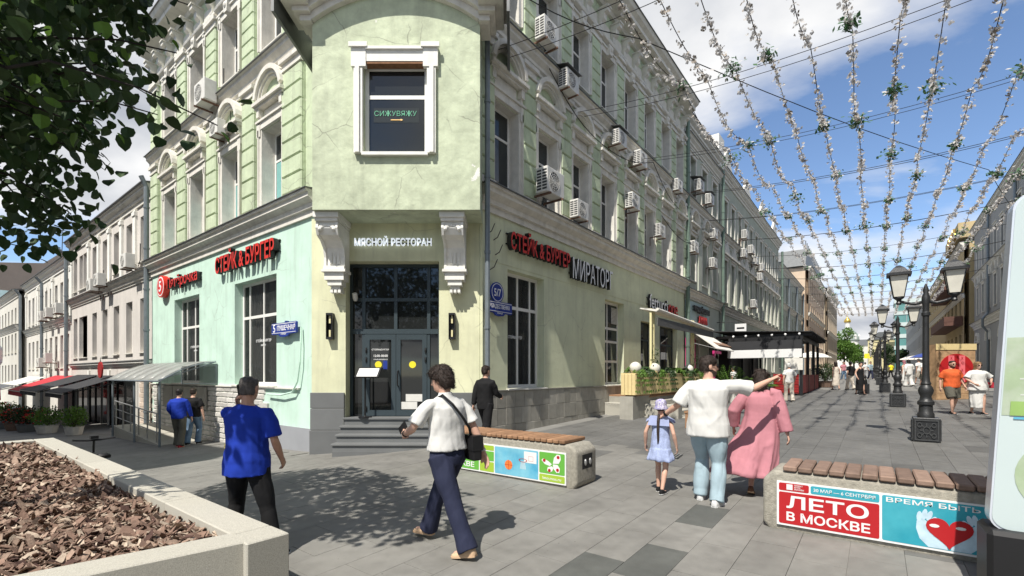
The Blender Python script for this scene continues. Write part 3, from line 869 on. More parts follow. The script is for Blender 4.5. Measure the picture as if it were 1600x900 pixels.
for n, (o0, o1, y) in enumerate(((-.06, .08, .12), (.081, .20, .24), (.201, .36, .42), (.361, .48, .50))):
    a, b = arc_pts(o0), arc_pts(o1)
    rings = [[(p[0], BY - y, p[1]), (q[0], BY - y, q[1]), (q[0], BY + .2, q[1]), (p[0], BY + .2, p[1])] for p, q in zip(a, b)]
    fixn(MB().loftr(rings).obj('arch_moulding', MATS['trim'], bay, FC).data)
    for s in (-1, 1):
        x = B0 if s < 0 else B1
        z0, z1 = 9.52 + o0 * .9 - .03, 9.52 + o1 * .9 - .03
        q = MB().box(min(x - s * .02, x + s * (.10 + y)), max(x - s * .02, x + s * (.10 + y)), BY - y - .003, BY + .5, z0, z1 - .002)
        q.obj('cornice_end', MATS['trim'], bay, FC)
MB().loftr([[(p[0], BY - .56, p[1]), (p[0], BY - .56, p[1] + .03), (p[0], 1.2, p[1] + .35), (p[0], 1.2, p[1] + .30)] for p in arc_pts(.49)]).obj('tin_roof', MATS['tin'], bay, FC)
for s in (-1, 1):
    x = (B0 - .62) if s < 0 else (B1 + .62)
    MB().box(x - .03, x + .03, BY - .5, 1.2, 9.35, 10.05).obj('tin_edge', MATS['tin'], bay, FC)
bw = window(bay, FC, WB[0], WB[1], WB[2], WB[3], BY + .12, (), (.66,), fr=.085, glass='shop_glass', sill=False)
# window is a part of the bay: neon lettering and arrow behind its lower pane
ob('lettering', text('СИЖУВЯЖУ', .93, .12, .008, -.045, mats=mat('neon_green', (.16, .45, .30), .4, 0, 1, emis=((.25, .8, .45), .16))), bw, FC @ T(-3.04, BY + .125, 7.50))
MB().box(-2.68, -2.46, BY + .117, BY + .127, 7.41, 7.425).prism([(-2.46, 7.395), (-2.41, 7.418), (-2.46, 7.44)], BY + .117, BY + .127).obj('neon_arrow', mat('neon_amber', (.8, .5, .2), .4, 0, 1, emis=((.95, .6, .25), .25)), bw, FC)
MB().box(-3.06, -2.06, BY + .130, BY + .134, 7.36, 7.68).obj('sign_backing', mat('smoked', (.03, .035, .035), .2, 0, 1, spec=.4), bw, FC)
t = .19
sm = MB()
a, b, c, d = WB
sm.box(a - t, a, BY - .09, BY - .001, c - .02, d - .12).box(b, b + t, BY - .09, BY - .001, c - .02, d - .12)
sm.box(a - t + .04, a - .06, BY - .13, BY - .0905, c - .02, d - .12).box(b + .06, b + t - .04, BY - .13, BY - .0905, c - .02, d - .12)
sm.box(a - t - .05, a + .08, BY - .11, BY - .001, d - .119, d + .36).box(b - .08, b + t + .05, BY - .11, BY - .001, d - .119, d + .36)
sm.box(a + .081, b - .081, BY - .09, BY - .001, d + .001, d + .24).box(a + .081, b - .081, BY - .14, BY - .001, d + .241, d + .30)
sm.box(a - t - .09, a + .12, BY - .16, BY - .1105, d + .28, d + .38).box(b - .12, b + t + .09, BY - .16, BY - .1105, d + .28, d + .38)
sm.obj('window_surround', MATS['trim_white'], bay, FC)
MB().box(a - .02, b + .02, BY - .10, BY + .11, c - .07, c - .002).obj('sill', MATS['trim_white'], bay, FC)
MB().box(a + .0, b - .0, BY - .08, BY + .1, d - .05, d - .002).obj('rotten_lintel', mat('rotten_wood', (.25, .13, .07), .9, .3, 12), bay, FC)
# downpipes
def downpipe(label, pts, m='pipe_paint', r=.055):
    p = thing('downpipe', label, 'downpipe', T(*pts[0]))
    MB().tube(pts, r, 10).obj('pipe', MATS[m], p, Matrix())
    for i in range(1, len(pts)):
        a, b = Vector(pts[i - 1]), Vector(pts[i]); L = (b - a).length
        if L < 1.2: continue
        n = int(L / 1.6)
        for j in range(n):
            q = a + (b - a) * ((j + .5) / max(n, 1)); dr = (b - a).normalized() * .035
            MB().tube([q - dr, q + dr], r * 1.22, 10).obj('pipe_clamp', MATS[m], p, Matrix())
    return p
downpipe('slate grey downpipe in the angle beside the corner bay', [(8.36, 7.16, gz(8.4, 7.1)), (8.36, 7.16, 12.5)], r=.06)
downpipe('grey green downpipe between the mint wall and the pink building', [(6.18, 23.5, gz(6, 23.5)), (6.18, 23.5, 9.4), (6.0, 23.5, 9.8)], r=.09)
downpipe('dark green downpipe at the far end of the green facade', [(23.62, 7.32, gz(23.6, 7)), (23.62, 7.32, 14.2)], 'pipe_green', .10)
# ---------------------------------------------------------------- signs on the green building
def letters(label, s, F, x, z, w, h, m, depth=.12, bold=.03, back='black_metal', cat='sign', name='shop_sign'):
    o = thing(name, label, cat, F @ T(x, 0, z))
    ob('lettering', text(s, w, h, depth, bold, mats=MATS[m], side=MATS[back] if back else None), o, F @ T(x, -.06, z))
    for q in (.25, .7):
        MB().box(x, x + w, -.045, -.008, z + h * q, z + h * q + .03).obj('rail', MATS['black_metal'], o, F)
    return o
letters('red raised letters СТЕЙК & БУРГЕР on the mint wall', 'СТЕЙК & БУРГЕР', FL, 23.4 - 16.65, 4.96, 3.85, .66, 'red_letter', .14, .045)
letters('red raised letters СТЕЙК & БУРГЕР on the olive wall', 'СТЕЙК & БУРГЕР', FR, 9.45, 4.96, 2.9, .58, 'red_letter', .14, .045)
letters('white raised letters МИРАТОРГ on the olive wall', 'МИРАТОРГ', FR, 12.55, 4.72, 2.75, .66, 'white_letter', .12, .01)
letters('white raised letters fettucci above the cafe terrace', 'fettucci', FR, 18.75, 4.52, 2.1, .58, 'white_letter', .10, .02)
letters('red raised letters one beside the white fettucci letters', 'one', FR, 20.95, 4.50, 1.25, .42, 'red_letter', .10, .02)
ps = letters('red grocery sign with a number five disc on the mint wall', 'Пятёрочка', FL, 23.4 - 21.2, 4.90, 2.95, .52, 'red_letter', .10, .03)
cx, cz = 23.4 - 21.75, 5.16
def disc(cx, cz, r, y0, y1, sx=1, n=28): return MB().prism([(cx + sx * r * math.cos(2 * math.pi * i / n), cz + r * math.sin(2 * math.pi * i / n)) for i in range(n)], y0, y1)
disc(cx, cz, .42, -.20, -.01).obj('disc', MATS['red_letter'], ps, FL)
disc(cx, cz, .37, -.206, -.2005).obj('ring', MATS['white_letter'], ps, FL)
disc(cx, cz, .32, -.212, -.2065).obj('disc_face', MATS['red_letter'], ps, FL)
ob('lettering', text('5', .26, .40, .008, .03, mats=MATS['white_letter']), ps, FL @ T(cx - .13, -.213, cz - .2))
def plate(label, F, x0, x1, z0, z1, txt, sub, num=None):
    o = thing('street_plate', label, 'street sign', F @ T(x0, 0, z0))
    w = x1 - x0; xm = (x0 + x1) / 2
    pts = [(x0, z0 + .10), (x0 + .03, z0 + .08), (xm - w * .22, z0 + .08), (xm - w * .15, z0 + .02), (xm, z0), (xm + w * .15, z0 + .02), (xm + w * .22, z0 + .08), (x1 - .03, z0 + .08), (x1, z0 + .10), (x1, z1 - .02), (x1 - .03, z1), (x0 + .03, z1), (x0, z1 - .02)]
    MB().prism(pts, -.14, -.09).obj('plate', MATS['sign_blue'], o, F)
    MB().box(x0 + .02, x1 - .02, -.1435, -.1405, z1 - .035, z1 - .02).box(x0 + .02, x1 - .02, -.1435, -.1405, z0 + .11, z0 + .122).obj('border', MATS['white_letter'], o, F)
    h = z1 - z0
    ob('lettering', text(txt, w * (.72 if num else .80), h * .36, .003, .03, mats=MATS['white_letter']), o, F @ T(x0 + w * (.24 if num else .10), -.141, z0 + h * .46))
    ob('lettering', text(sub, w * .22, h * .12, .003, .03, mats=MATS['white_letter']), o, F @ T(xm - w * .11, -.141, z0 + h * .14))
    if num: ob('lettering', text(num, w * .09, h * .55, .003, .03, mats=MATS['white_letter']), o, F @ T(x0 + w * .07, -.141, z0 + h * .36))
    MB().box(xm - .03, xm + .03, -.09, .0, z0 + .1, z1 + .05).obj('bracket', MATS['sign_blue'], o, F)
    return o
plate('blue street plate ПУШЕЧНАЯ on the mint wall', FL, 10.35, 11.65, 2.78, 3.16, 'ПУШЕЧНАЯ', 'УЛИЦА', '5')
pr2 = plate('blue street plate РОЖДЕСТВЕНКА under a round 5/7 plate', FR, 8.58, 9.56, 3.22, 3.58, 'РОЖДЕСТВЕНКА', 'УЛИЦА')
disc(8.98, 3.80, .25, -.135, -.10).obj('round_plate', MATS['sign_blue'], pr2, FR)
rr = MB(); q = arc_band(8.98, 3.80, .205, .22, 0, 6.2832, -.1385, -.1355, 28); rr.add(q.v, q.f); rr.obj('border', MATS['white_letter'], pr2, FR)
ob('lettering', text('5/7', .26, .19, .003, .02, mats=MATS['white_letter']), pr2, FR @ T(8.85, -.139, 3.70))
# old wall fixings
wf = thing('wall_hook', 'bent old cable hooks above the round house number', 'hook', FR @ T(8.8, 0, 4.3))
for x, z in ((8.75, 5.2), (8.98, 5.1), (9.05, 4.75), (8.85, 4.35)):
    MB().tube([(x, 0, z), (x, -.14, z + .05), (x + .04, -.2, z + .22), (x + .1, -.16, z + .25)], .012, 5).obj('hook', MATS['black_metal'], wf, FR)
# ---------------------------------------------------------------- plainer houses along both streets
mat('rose_plaster', (.63, .595, .555), .9, .10, 1.2, .12, 12, streak=.22)
mat('cream_plaster', (.62, .60, .54), .9, .10, 1.2, .12, 12, streak=.22)
mat('white_plaster', (.70, .68, .63), .9, .10, 1.2, .12, 12, streak=.25)
mat('brown_plaster', (.28, .225, .19), .95, .15, .5, .2, 8, streak=.2)
mat('teal_plaster', (.42, .44, .36), .9, .14, 1.2, .2, 10, streak=.35)
mat('pale_teal', (.46, .485, .41), .9, .12, 1.2, .2, 10, streak=.3)
mat('grey_plaster', (.33, .33, .325), .9, .10, 1.2, .15, 10, streak=.3)
mat('ochre_plaster', (.46, .36, .20), .9, .12, 1.2, .1, 10, streak=.2)
mat('peach_plaster', (.58, .45, .33), .9, .12, 1.2, .1, 10, streak=.2)
mat('sand_plaster', (.46, .38, .28), .9, .12, 1.2, .1, 10, streak=.2)
mat('yellow_plaster', (.60, .53, .30), .9, .1, 1.2)
mat('teal_glass', (.10, .24, .23), .1, .25, .4, spec=.6)
mat('roof_teal', (.16, .23, .24), .6, .15, 1)
def house(name, label, F, s0, s1, z0, z1, m, rows, depth=9.0, eave=BIG, eave_m='trim', transom=True, pil=None, courses=(), surr=None, roof_h=.0, closed=True, glass='window_glass', fmat='window_white', reveal=.22, rm='tin'):
    b = thing(name, label, 'building', F @ T((s0 + s1) / 2, 2, z0))
    ops = [(c - w / 2, c + w / 2, a, d) for (a, d, w, cs) in rows for c in cs]
    ob('wall', wallmesh('wall', s0, s1, z0 - 1, z1, ops, reveal + .1, MATS[m]), b, F)
    MB().box(s0 + .01, s1 - .01, reveal + .15, depth, z0 - 1, z1 - .02).obj('body', MATS[m], b, F)
    for (a, d, w, cs) in rows:
        for c in cs:
            window(b, F, c - w / 2, c + w / 2, a, d, reveal, (), (.64,) if transom else (), fr=.07, panes=False, glass=glass, fmat=fmat, sillmat='trim')
            if surr:
                k = ('sr', round(w, 2), round(d - a, 2), surr)
                if k not in FRAMES:
                    h = d - a
                    FRAMES[k] = MB().box(-.13, 0, -.05, 0, 0, h).box(w, w + .13, -.05, 0, 0, h).box(-.16, w + .16, -.06, 0, h + .001, h + .16).box(-.20, w + .20, -.12, 0, h + .161, h + .23).mesh('window_surround', MATS[surr])
                ob('window_surround', FRAMES[k], b, F @ T(c - w / 2, 0, a))
    if eave: cornice(b, F, s0, s1, z1 - .55, eave, eave_m)
    for z, prof in courses: cornice(b, F, s0, s1, z, prof, eave_m, 'string_course')
    if pil:
        pm, pw, pz0, pz1, cs = pil
        pmesh = MB().box(-pw / 2, pw / 2, -.09, 0, 0, pz1 - pz0).box(-pw / 2 - .04, pw / 2 + .04, -.13, 0, pz1 - pz0 - .25, pz1 - pz0 - .08).mesh('pilaster', MATS[pm])
        for c in cs: ob('pilaster', pmesh, b, F @ T(c, 0, pz0))
    if roof_h:
        MB().extr([(-.4, z1 + .03), (depth, z1 + .03), (depth, z1 + .08), (depth * .5, z1 + roof_h), (-.4, z1 + .06)], s0, s1).obj('roof', MATS[rm], b, F)
    else:
        MB().box(s0, s1, 0, depth, z1 + .02, z1 + .07).obj('roof', MATS['tin'], b, F)
    return b
def rng(a, b, n): return [a + (b - a) * (i + .5) / n for i in range(n)]
# side street (left): local x runs towards the corner, house of length from v=v1 down to v0
def FLs(v1, u=UL): return T(u, v1, 0) @ RZ(R(-90))
# pink house
F1 = FLs(38.3, 6.40); L1 = 38.3 - 23.45
g1 = gz(6.2, 30)
cs = [L1 - 1.25 - 2.05 * k for k in range(6)]
h1 = house('rose_house', 'pinkish grey two-storey house with white pilasters beside the mint wall', F1, 0, L1, g1, 9.55, 'rose_plaster',
           [(6.6, 8.55, .85, cs + [1.0, 2.4]), (2.75, 5.05, .95, cs + [1.0, 2.4])], eave=BIG, courses=[(5.72, MID)],
           pil=('trim_white', .34, 6.2, 8.95, [c + 1.02 for c in cs[1:]] + [.3]), roof_h=1.2)
cornice(h1, F1, 0, L1, 2.15, [(.06, 0), (.06, .1), (.16, .14), (.16, .22)], 'trim_white', 'shop_cornice')
# dark cafe front at street level
for a, b in ((.5, 4.2), (4.6, 8.2), (8.6, 12.3)):
    MB().box(a, b, -.03, -.002, g1 - .3, 1.7).obj('shop_glazing', MATS['shop_glass'], h1, F1)
    for q in range(4):
        MB().box(a + (b - a) * q / 3 - .04, a + (b - a) * q / 3 + .04, -.07, -.0305, g1 - .3, 1.7).obj('shop_mullion', MATS['black_metal'], h1, F1)
for s in (4.4, 8.4, 12.75): MB().box(s - .16, s + .16, -.08, 0, g1 - .3, 2.0).obj('shop_pier', MATS['trim_white'], h1, F1)
random.seed(21)
wq = MB()
bx = {}
for r in range(12):
    x = 13.2 + (r % 2) * .15
    while x < 14.7:
        if 'b' not in bx: bx['b'] = fixn(MB().cbox(0, .33, -.06, -.002, 0, .19, .015).mesh('brick', mat('pale_brick', (.55, .46, .38), .9, .15, 6, objrand=.15)))
        ob('brick', bx['b'], h1, F1 @ T(x, random.uniform(-.006, .006), g1 - .1 + r * .2)); x += .345
# long white house
F2 = FLs(55, 6.45); L2 = 55 - 38.35
c2 = rng(.6, L2 - .5, 9)
h2 = house('white_house', 'white two-storey house with tall narrow windows past the pink house', F2, 0, L2, gz(6, 46), 8.9, 'white_plaster',
           [(5.6, 7.7, .85, c2), (2.2, 4.3, .85, c2)], eave=BIG, eave_m='trim_white', courses=[(4.85, MID)], pil=('trim_white', .4, 5.2, 8.3, [.3, 5.6, 11, L2 - .3]), roof_h=1.3)
F3 = FLs(74, 6.0); L3 = 74 - 55.05
c3 = rng(.6, L3 - .5, 9)
house('cream_house', 'cream three-storey house at the far end of the side street', F3, 0, L3, gz(6, 64), 8.6, 'cream_plaster',
      [(6.0, 7.3, .8, c3), (3.6, 5.2, .8, c3), (.9, 2.6, .8, c3)], eave=BIG, courses=[(5.4, MID)], roof_h=1.0)
# brown firewall block behind
bb = thing('brown_block', 'windowless brown gable of a taller block above the side street roofs', 'building', T(10, 95, -1))
MB().prism([(-13, -2), (22, -2), (22, 17.5), (20, 20), (17.5, 19.4), (15.5, 17.3), (6, 15.8), (-4, 15), (-13, 15.6)], 0, 14).obj('wall', MATS['brown_plaster'], bb, T(-3, 92, 0))
MB().box(-13.5, -7, -1, -.05, -2, 12).obj('wing', MATS['cream_plaster'], bb, T(-3, 92, 0))
tb = thing('teal_roof_house', 'low house with a teal tin roof before the brown block', 'building', T(12, 80, -1))
MB().extr([(0, -2), (8, -2), (8, 9.6), (4, 11.4), (0, 9.6)], -5, 9).obj('wall', MATS['cream_plaster'], tb, T(12, 77, 0))
MB().extr([(-.5, 9.62), (4, 11.55), (8.5, 9.62), (8.5, 9.7), (4, 11.65), (-.5, 9.7)], -5.4, 9.4).obj('roof', MATS['roof_teal'], tb, T(12, 77, 0))
MB().tube([(0, 0, 0), (.1, 0, 3.4)], .05, 6).tube([(-.8, 0, 2.9), (.9, 0, 3.0)], .04, 6).obj('antenna', MATS['black_metal'], bb, T(14.5, 93, 19.6))
# unseen house across the side street, added and shaped to shade its roadway
sh = thing('shade_house', 'unseen grey house added across the side street to shade the roadway', 'building', T(-9, 30, -1))
MB().prismz([(-4.6, 12.0), (-4.6, 60), (-14, 60), (-14, 11.2), (-5.4, 11.2)], -2, 14.4).obj('wall', MATS['grey_plaster'], sh, Matrix())
MB().prismz([(-4.3, 11.9), (-4.3, 60), (-14, 60), (-14, 10.9), (-5.3, 10.9)], 14.41, 14.7).obj('roof', MATS['tin'], sh, Matrix())
downpipe('grey downpipe where the pink house meets the white house', [(6.15, 38.3, gz(6, 38)), (6.15, 38.3, 8.9), (5.8, 38.3, 9.2)], r=.09)
downpipe('grey downpipe in the middle of the white house', [(6.2, 46.5, gz(6, 46)), (6.2, 46.5, 8.2), (5.9, 46.5, 8.6)], r=.09)
downpipe('grey downpipe at the far end of the white house', [(6.1, 55, gz(6, 55)), (6.1, 55, 8.2), (5.8, 55, 8.6)], r=.09)

# ---------------------------------------------------------------- street up the hill (houses on the left side)
def FRs(v=VR): return T(0, v, 0)
# second green section
c = rng(23.9, 30.1, 3)
hb = house('pale_green_house', 'weathered pale green house with tall windows adjoining the corner building', FRs(7.5), 23.72, 30.2, gz(27, 7), 14.6, 'pale_teal',
           [(10.9, 12.9, .95, c), (6.6, 8.9, .95, c), (1.2, 3.6, 1.3, [25.3, 28.4])], eave=BIG, courses=[(10.1, MID), (5.6, MID), (13.3, MID)], surr='trim',
           pil=('pale_teal', .55, 6.2, 10.1, [23.98, 26, 28, 29.9]))
for cc in c: ob('pediment', pr, hb, FR @ T(cc - .49, 0, 9.2))
MB().box(23.75, 27.6, -.08, -.002, 4.35, 5.5).obj('signboard', mat('sign_pale', (.42, .55, .55), .5, .05, 3), hb, FR)
letters('black raised letters on the pale blue board of the next house', 'ИНДИЙСКАЯ', FR @ T(0, -.085, 0), 24.6, 4.95, 2.7, .42, 'black_metal', .08, .03, back=None)
letters('crimson raised letters on the pale blue board of the next house', 'ЛАВКА', FR @ T(0, -.085, 0), 25.4, 4.45, 1.5, .38, 'dark_red', .08, .04, back=None)
downpipe('dark downpipe at the end of the weathered pale green house', [(30.25, 7.3, gz(30, 7)), (30.25, 7.3, 14)], 'pipe_green', .09)
# third: long house with little gables
c = rng(30.6, 51.6, 11)
hc = house('gabled_house', 'long grey green house with triangular window gables', FRs(7.5), 30.35, 51.8, gz(41, 7), 14.3, 'teal_plaster',
           [(10.4, 12.6, .9, c), (6.3, 8.9, .95, c), (2.0, 4.0, 1.2, c[1::2])], eave=BIG, courses=[(9.9, MID), (5.5, MID)], surr='trim', pil=('teal_plaster', .5, 6, 9.9, [x + .95 for x in c]))
gab = fixn(MB().prism([(-.75, 0), (.75, 0), (0, .75)], -.16, 0).prism([(-.9, -.12), (.9, -.12), (.9, -.001), (-.9, -.001)], -.2, 0).mesh('pediment', MATS['trim']))
for cc in c: ob('pediment', gab, hc, FR @ T(cc, 0, 9.3))
for cc in c[::3]: ob('pediment', gab, hc, FR @ T(cc, 0, 14.3) @ SC(2.2, 1, 2))
MB().box(29.3, 30.5, -.2, 3, 14.6, 15.9).obj('dormer', MATS['white_plaster'], hb, FR)
downpipe('dark downpipe at the end of the gabled house', [(52, 7.2, gz(52, 7)), (52, 7.2, 13.6)], 'pipe_green', .1)
c = rng(52.4, 70, 8)
house('plain_teal_house', 'plain pale teal house farther up the street', FRs(7.6), 52.1, 70.5, gz(60, 7), 12.6, 'pale_teal', [(9.2, 11.2, 1.0, c), (5.6, 8.0, 1.0, c), (2.4, 4.2, 1.2, c)], eave=BIG, courses=[(8.5, MID), (4.9, MID)])
for x in (58, 64.3, 70.6): downpipe('pale downpipe on the plain teal house, %s' % {58: 'nearest the gabled house', 64.3: 'the middle one', 70.6: 'beside the peach corner house'}[x], [(x, 7.4, gz(x, 7)), (x, 7.4, 12)], 'pipe_paint', .1)
c = rng(71.5, 92, 8)
pc = house('peach_house', 'peach house with a dark mansard roof', FRs(6.9), 71, 93, gz(80, 7), 15.6, 'peach_plaster', [(12.2, 14.2, 1.2, c), (8.9, 11.0, 1.2, c), (5.8, 8.0, 1.2, c), (2.6, 4.6, 1.4, c)], depth=12, eave=BIG, courses=[(9.3, MID)])
MB().prism([(70.6, 15.7), (93.4, 15.7), (91.5, 18.2), (72.5, 18.2)], .3, 9).obj('mansard', MATS['tin'], pc, FRs(6.9))
for i in range(12): MB().tube([(73 + i * 1.6, .5, 18.2), (73 + i * 1.6, .5, 19.4)], .06, 5).obj('roof_railing', MATS['tin'], pc, FRs(6.9))
c = rng(94, 116, 8)
house('sand_house', 'sand coloured house with dark bays far up the street', FRs(6.4), 93.4, 116.5, 2, 16, 'sand_plaster', [(12.4, 14.4, 1.3, c), (9.2, 11.6, 1.3, c), (5.6, 8, 1.3, c), (2.6, 4.6, 1.6, c)], eave=BIG, courses=[(8.5, MID)], transom=False)
# ---------------------------------------------------------------- right side of the street (facing +v)
def FRr(u1, v=-7.3): return T(u1, v, 0) @ RZ(R(180))         # local x runs back down the street
Lg = 36.0
FG = FRr(62); c = rng(.8, Lg - .8, 13)
hg = house('grey_house', 'long grey house with arched ground-floor openings behind the garlands', FG, 0, Lg, gz(44, -8), 15.3, 'grey_plaster',
           [(11.2, 13.4, 1.0, c), (7.2, 9.6, 1.0, c), (2.0, 4.6, 1.5, c[::2])], eave=BIG, courses=[(10.4, MID), (5.9, BIG)], surr='trim', eave_m='trim')
hood = arc_band(0, 0, .72, .95, R(0), R(180), -.16, 0)
hm_ = fixn(hood.mesh('arch_hood', MATS['trim']))
for q in c: ob('arch_hood', hm_, hg, FG @ T(q, 0, 9.9))
for q in c[::2]: ob('arch_hood', hm_, hg, FG @ T(q, 0, 4.62))
for q in (8, 17.5, 27):
    MB().tube([(q, -.15, 15), (q, -.15, 6.8), (q + .3, -.5, 6.3), (q + .3, -.5, 5.7), (q, -.15, 5.2), (q, -.15, 1)], .09, 8).obj('downpipe', MATS['pipe_paint'], hg, FG)
FG2 = FRr(25.8); c = rng(.8, 37, 13)
house('near_grey_house', 'grey house on the right of the street opposite the corner building', FG2, 0, 38, .4, 15, 'grey_plaster', [(11.2, 13.4, 1.0, c), (7.2, 9.6, 1.0, c), (2.0, 4.4, 1.4, c)], eave=BIG, courses=[(5.9, BIG)], surr='trim')
FO = FRr(104, -6.7); c = rng(.8, 40, 12)
ho = house('ochre_house', 'ochre house with dark balconies and a roof sign beyond the grey house', FO, 0, 41, 1.4, 14.6, 'ochre_plaster', [(11.0, 13.2, 1.3, c), (7.6, 9.8, 1.3, c), (3.6, 5.8, 1.6, c)], eave=BIG, courses=[(9.2, MID)], transom=False)
for z in (6.6, 10.2): MB().box(26, 40.5, -1.4, -.05, z, z + .9).obj('balcony', mat('dark_timber', (.12, .06, .045), .7, .2, 3), ho, FO)
MB().box(30, 40.7, -.4, 4, 15.15, 16.6).obj('sign_beam', MATS['ochre_plaster'], ho, FO)
ob('lettering', text('БАНКЪ', 6.0, 1.2, .15, .03, mats=MATS['gold']), ho, FO @ T(33.5, -.42, 15.3))
ob('lettering', text('БАНКЪ', 3.2, 1.1, .15, .03, mats=MATS['gold']), ho, FO @ T(40.72, 3.6, 15.4) @ RZ(R(90)))
c = rng(1, 58, 16)
house('far_grey_house', 'grey terrace beyond the ochre house', FRr(163, -6.2), 0, 58.5, 2, 14, 'grey_plaster', [(10, 12, 1.3, c), (6.5, 8.8, 1.3, c), (3.4, 5.4, 1.3, c)], eave=BIG, transom=False)
# ---------------------------------------------------------------- what closes the street
FE = T(210, 0, 0) @ RZ(R(-90))      # faces down the street; local x = -v
ye = thing('yellow_house', 'yellow house closing the far end of the street', 'building', FE @ T(-1, 1, 2.4))
ops = [(-3 + 2.2 * i, -2.1 + 2.2 * i, z, z + 2) for i in range(4) for z in (5, 9)]
ob('wall', wallmesh('wall', -6, 7.5, 1, 14, ops, .3, MATS['yellow_plaster']), ye, FE @ T(3.5, 0, 0))
for a, b, z0, z1 in ops: window(ye, FE @ T(3.5, 0, 0), a, b, z0, z1, .2, (), (), panes=False, sill=False)
MB().box(-6, 7.5, .35, 9, 1, 13.9).obj('body', MATS['yellow_plaster'], ye, FE @ T(3.5, 0, 0))
MB().prism([(-6.4, 14.01), (7.9, 14.01), (4.5, 16.6), (-3, 16.6)], -.3, 9).obj('roof', MATS['tin'], ye, FE @ T(3.5, 0, 0))
CHM = T(205, 8.2, 2.4) @ SC(.5, .5, .62)
ch = thing('church', 'white church with a grey green dome and gilded cupola', 'church', CHM)
MB().box(-7, 7, -7, 7, 0, 15).box(-7.3, 7.3, -7.3, 7.3, 14.2, 14.9).box(-8, -7.02, -2.5, 2.5, 0, 13).obj('nave', MATS['white_plaster'], ch)
MB().lathe([(6.4, 15.02), (6.4, 18)], 24).obj('drum', MATS['white_plaster'], ch)
d = MB(); d.smooth = True
d.lathe([(6.9, 18.02), (7.0, 18.5), (6.7, 20), (5.8, 22), (4.2, 23.7), (2.2, 24.8), (1.7, 25.1)], 28).obj('dome', mat('dome_green', (.30, .35, .31), .5, .12, 1), ch)
for k in range(8):
    a = k * math.pi / 4 + math.pi
    MB().box(-.7, .7, -.3, .3, 18.3, 20.4).prism([(-1, 20.41), (1, 20.41), (0, 21.3)], -.5, .5).obj('dormer', MATS['white_plaster'], ch, CHM @ RZ(a) @ T(0, -6.6, 0))
MB().lathe([(1.5, 25.11), (1.5, 28.3), (1.9, 28.5)], 16).obj('lantern', MATS['white_plaster'], ch)
d = MB(); d.smooth = True
d.lathe([(1.9, 28.51), (2.2, 29.3), (1.7, 30.3), (.7, 31.2), (.25, 32.2), (.4, 32.5), (.1, 32.8)], 18).obj('cupola', MATS['gold'], ch)
MB().box(-.06, .06, -.06, .06, 32.81, 35).box(-.06, .06, -.6, .6, 34, 34.15).obj('cross', MATS['gold'], ch)
F5 = T(236, 0, 0) @ RZ(R(-90)); c5 = rng(-22, 22, 14)
house('closing_terrace', 'long pale terrace closing the view behind the church', F5, -24, 24, 2, 13.5, 'cream_plaster', [(9, 11, 1.4, c5), (5, 7.4, 1.4, c5)], transom=False, roof_h=2.5)
gb = thing('glass_building', 'teal glass office building at the far end of the street', 'building', T(190, -13.5, 2.4))
for z in range(6):
    MB().box(0, 12, -9, 9, z * 3.6 + 1.1, z * 3.6 + 3.5).obj('glass_band', MATS['teal_glass'], gb)
    MB().box(-.2, 12, -9.2, 9.2, z * 3.6 + 3.501, z * 3.6 + 4.699).obj('spandrel', mat('pale_panel', (.46, .52, .50), .5, .08, 1), gb)
    for y in range(9): MB().box(-.06, .02, -8.6 + y * 2.1, -8.45 + y * 2.1, z * 3.6 + 1.1, z * 3.6 + 3.5).obj('mullion', MATS['steel'], gb)
MB().box(0, 12, -9, 9, -1, 1.099).obj('base', MATS['grey_plaster'], gb)
# ---------------------------------------------------------------- air conditioners
def ac_unit():
    t = thing('air_conditioner', 'x', 'air conditioner', Matrix(), 'outdoor air conditioner units on the facades')
    me = bevel(MB().box(-.42, .42, -.62, -.26, 0, .66).mesh('casing', MATS['ac_white']), .02, 2)
    ob('casing', me, t)
    g = MB(); q = arc_band(-.08, .33, .0, .26, 0, 6.2832, -.6235, -.6205, 20); g.add(q.v, q.f); g.obj('fan_opening', MATS['ac_dark'], t)
    gr = MB()
    for r in (.06, .12, .18, .24): q = arc_band(-.08, .33, r, r + .012, 0, 6.2832, -.634, -.624, 20); gr.add(q.v, q.f)
    for k in range(6): gr.box(-.26, .26, -.631, -.6245, -.006, .006, T(-.08, 0, .33) @ RY(k * math.pi / 6))
    gr.obj('fan_grille', MATS['ac_white'], t)
    sg_ = MB()
    for k in range(7):
        for j in range(2): sg_.box(-.4225, -.4205, -.60 + j * .17, -.46 + j * .17, .06 + k * .08, .11 + k * .08)
    sg_.obj('side_grille', MATS['ac_dark'], t)
    for x in (-.3, .3): MB().box(x - .02, x + .02, -.66, -.02, -.05, -.002).box(x - .018, x + .018, -.05, -.022, -.45, -.049).obj('bracket', MATS['rust'], t)
    MB().tube([(.30, -.25, .2), (.36, -.12, .1), (.40, -.06, .4), (.38, -.05, 1.2)], .018, 6).obj('hose', MATS['cable'], t)
    return t
AC0 = ac_unit()
ac_used = [False]
hoodm = MB().box(-.5, .5, -.72, -.02, 0, .015).mesh('rain_hood', MATS['tin'])
def place_ac(F, s, z, label, hood=False, sc=1.0, group='outdoor air conditioner units on the facades'):
    sc *= .86
    M = F @ T(s, 0, z + .05) @ SC(sc, sc, sc)
    if not ac_used[0]:
        ac_used[0] = True
        for ch_ in AC0.children:
            setM(ch_, M @ WM[ch_.name], None)
        setM(AC0, M)
        for ch_ in list(AC0.children): setM(ch_, WM[ch_.name], AC0)
        o = AC0; o['label'] = label
    else:
        o = copy_tree(AC0, M, None, label)
    if hood: ob('rain_hood', hoodm, o, M @ T(0, 0, .86) @ RX(R(12)))
    return o
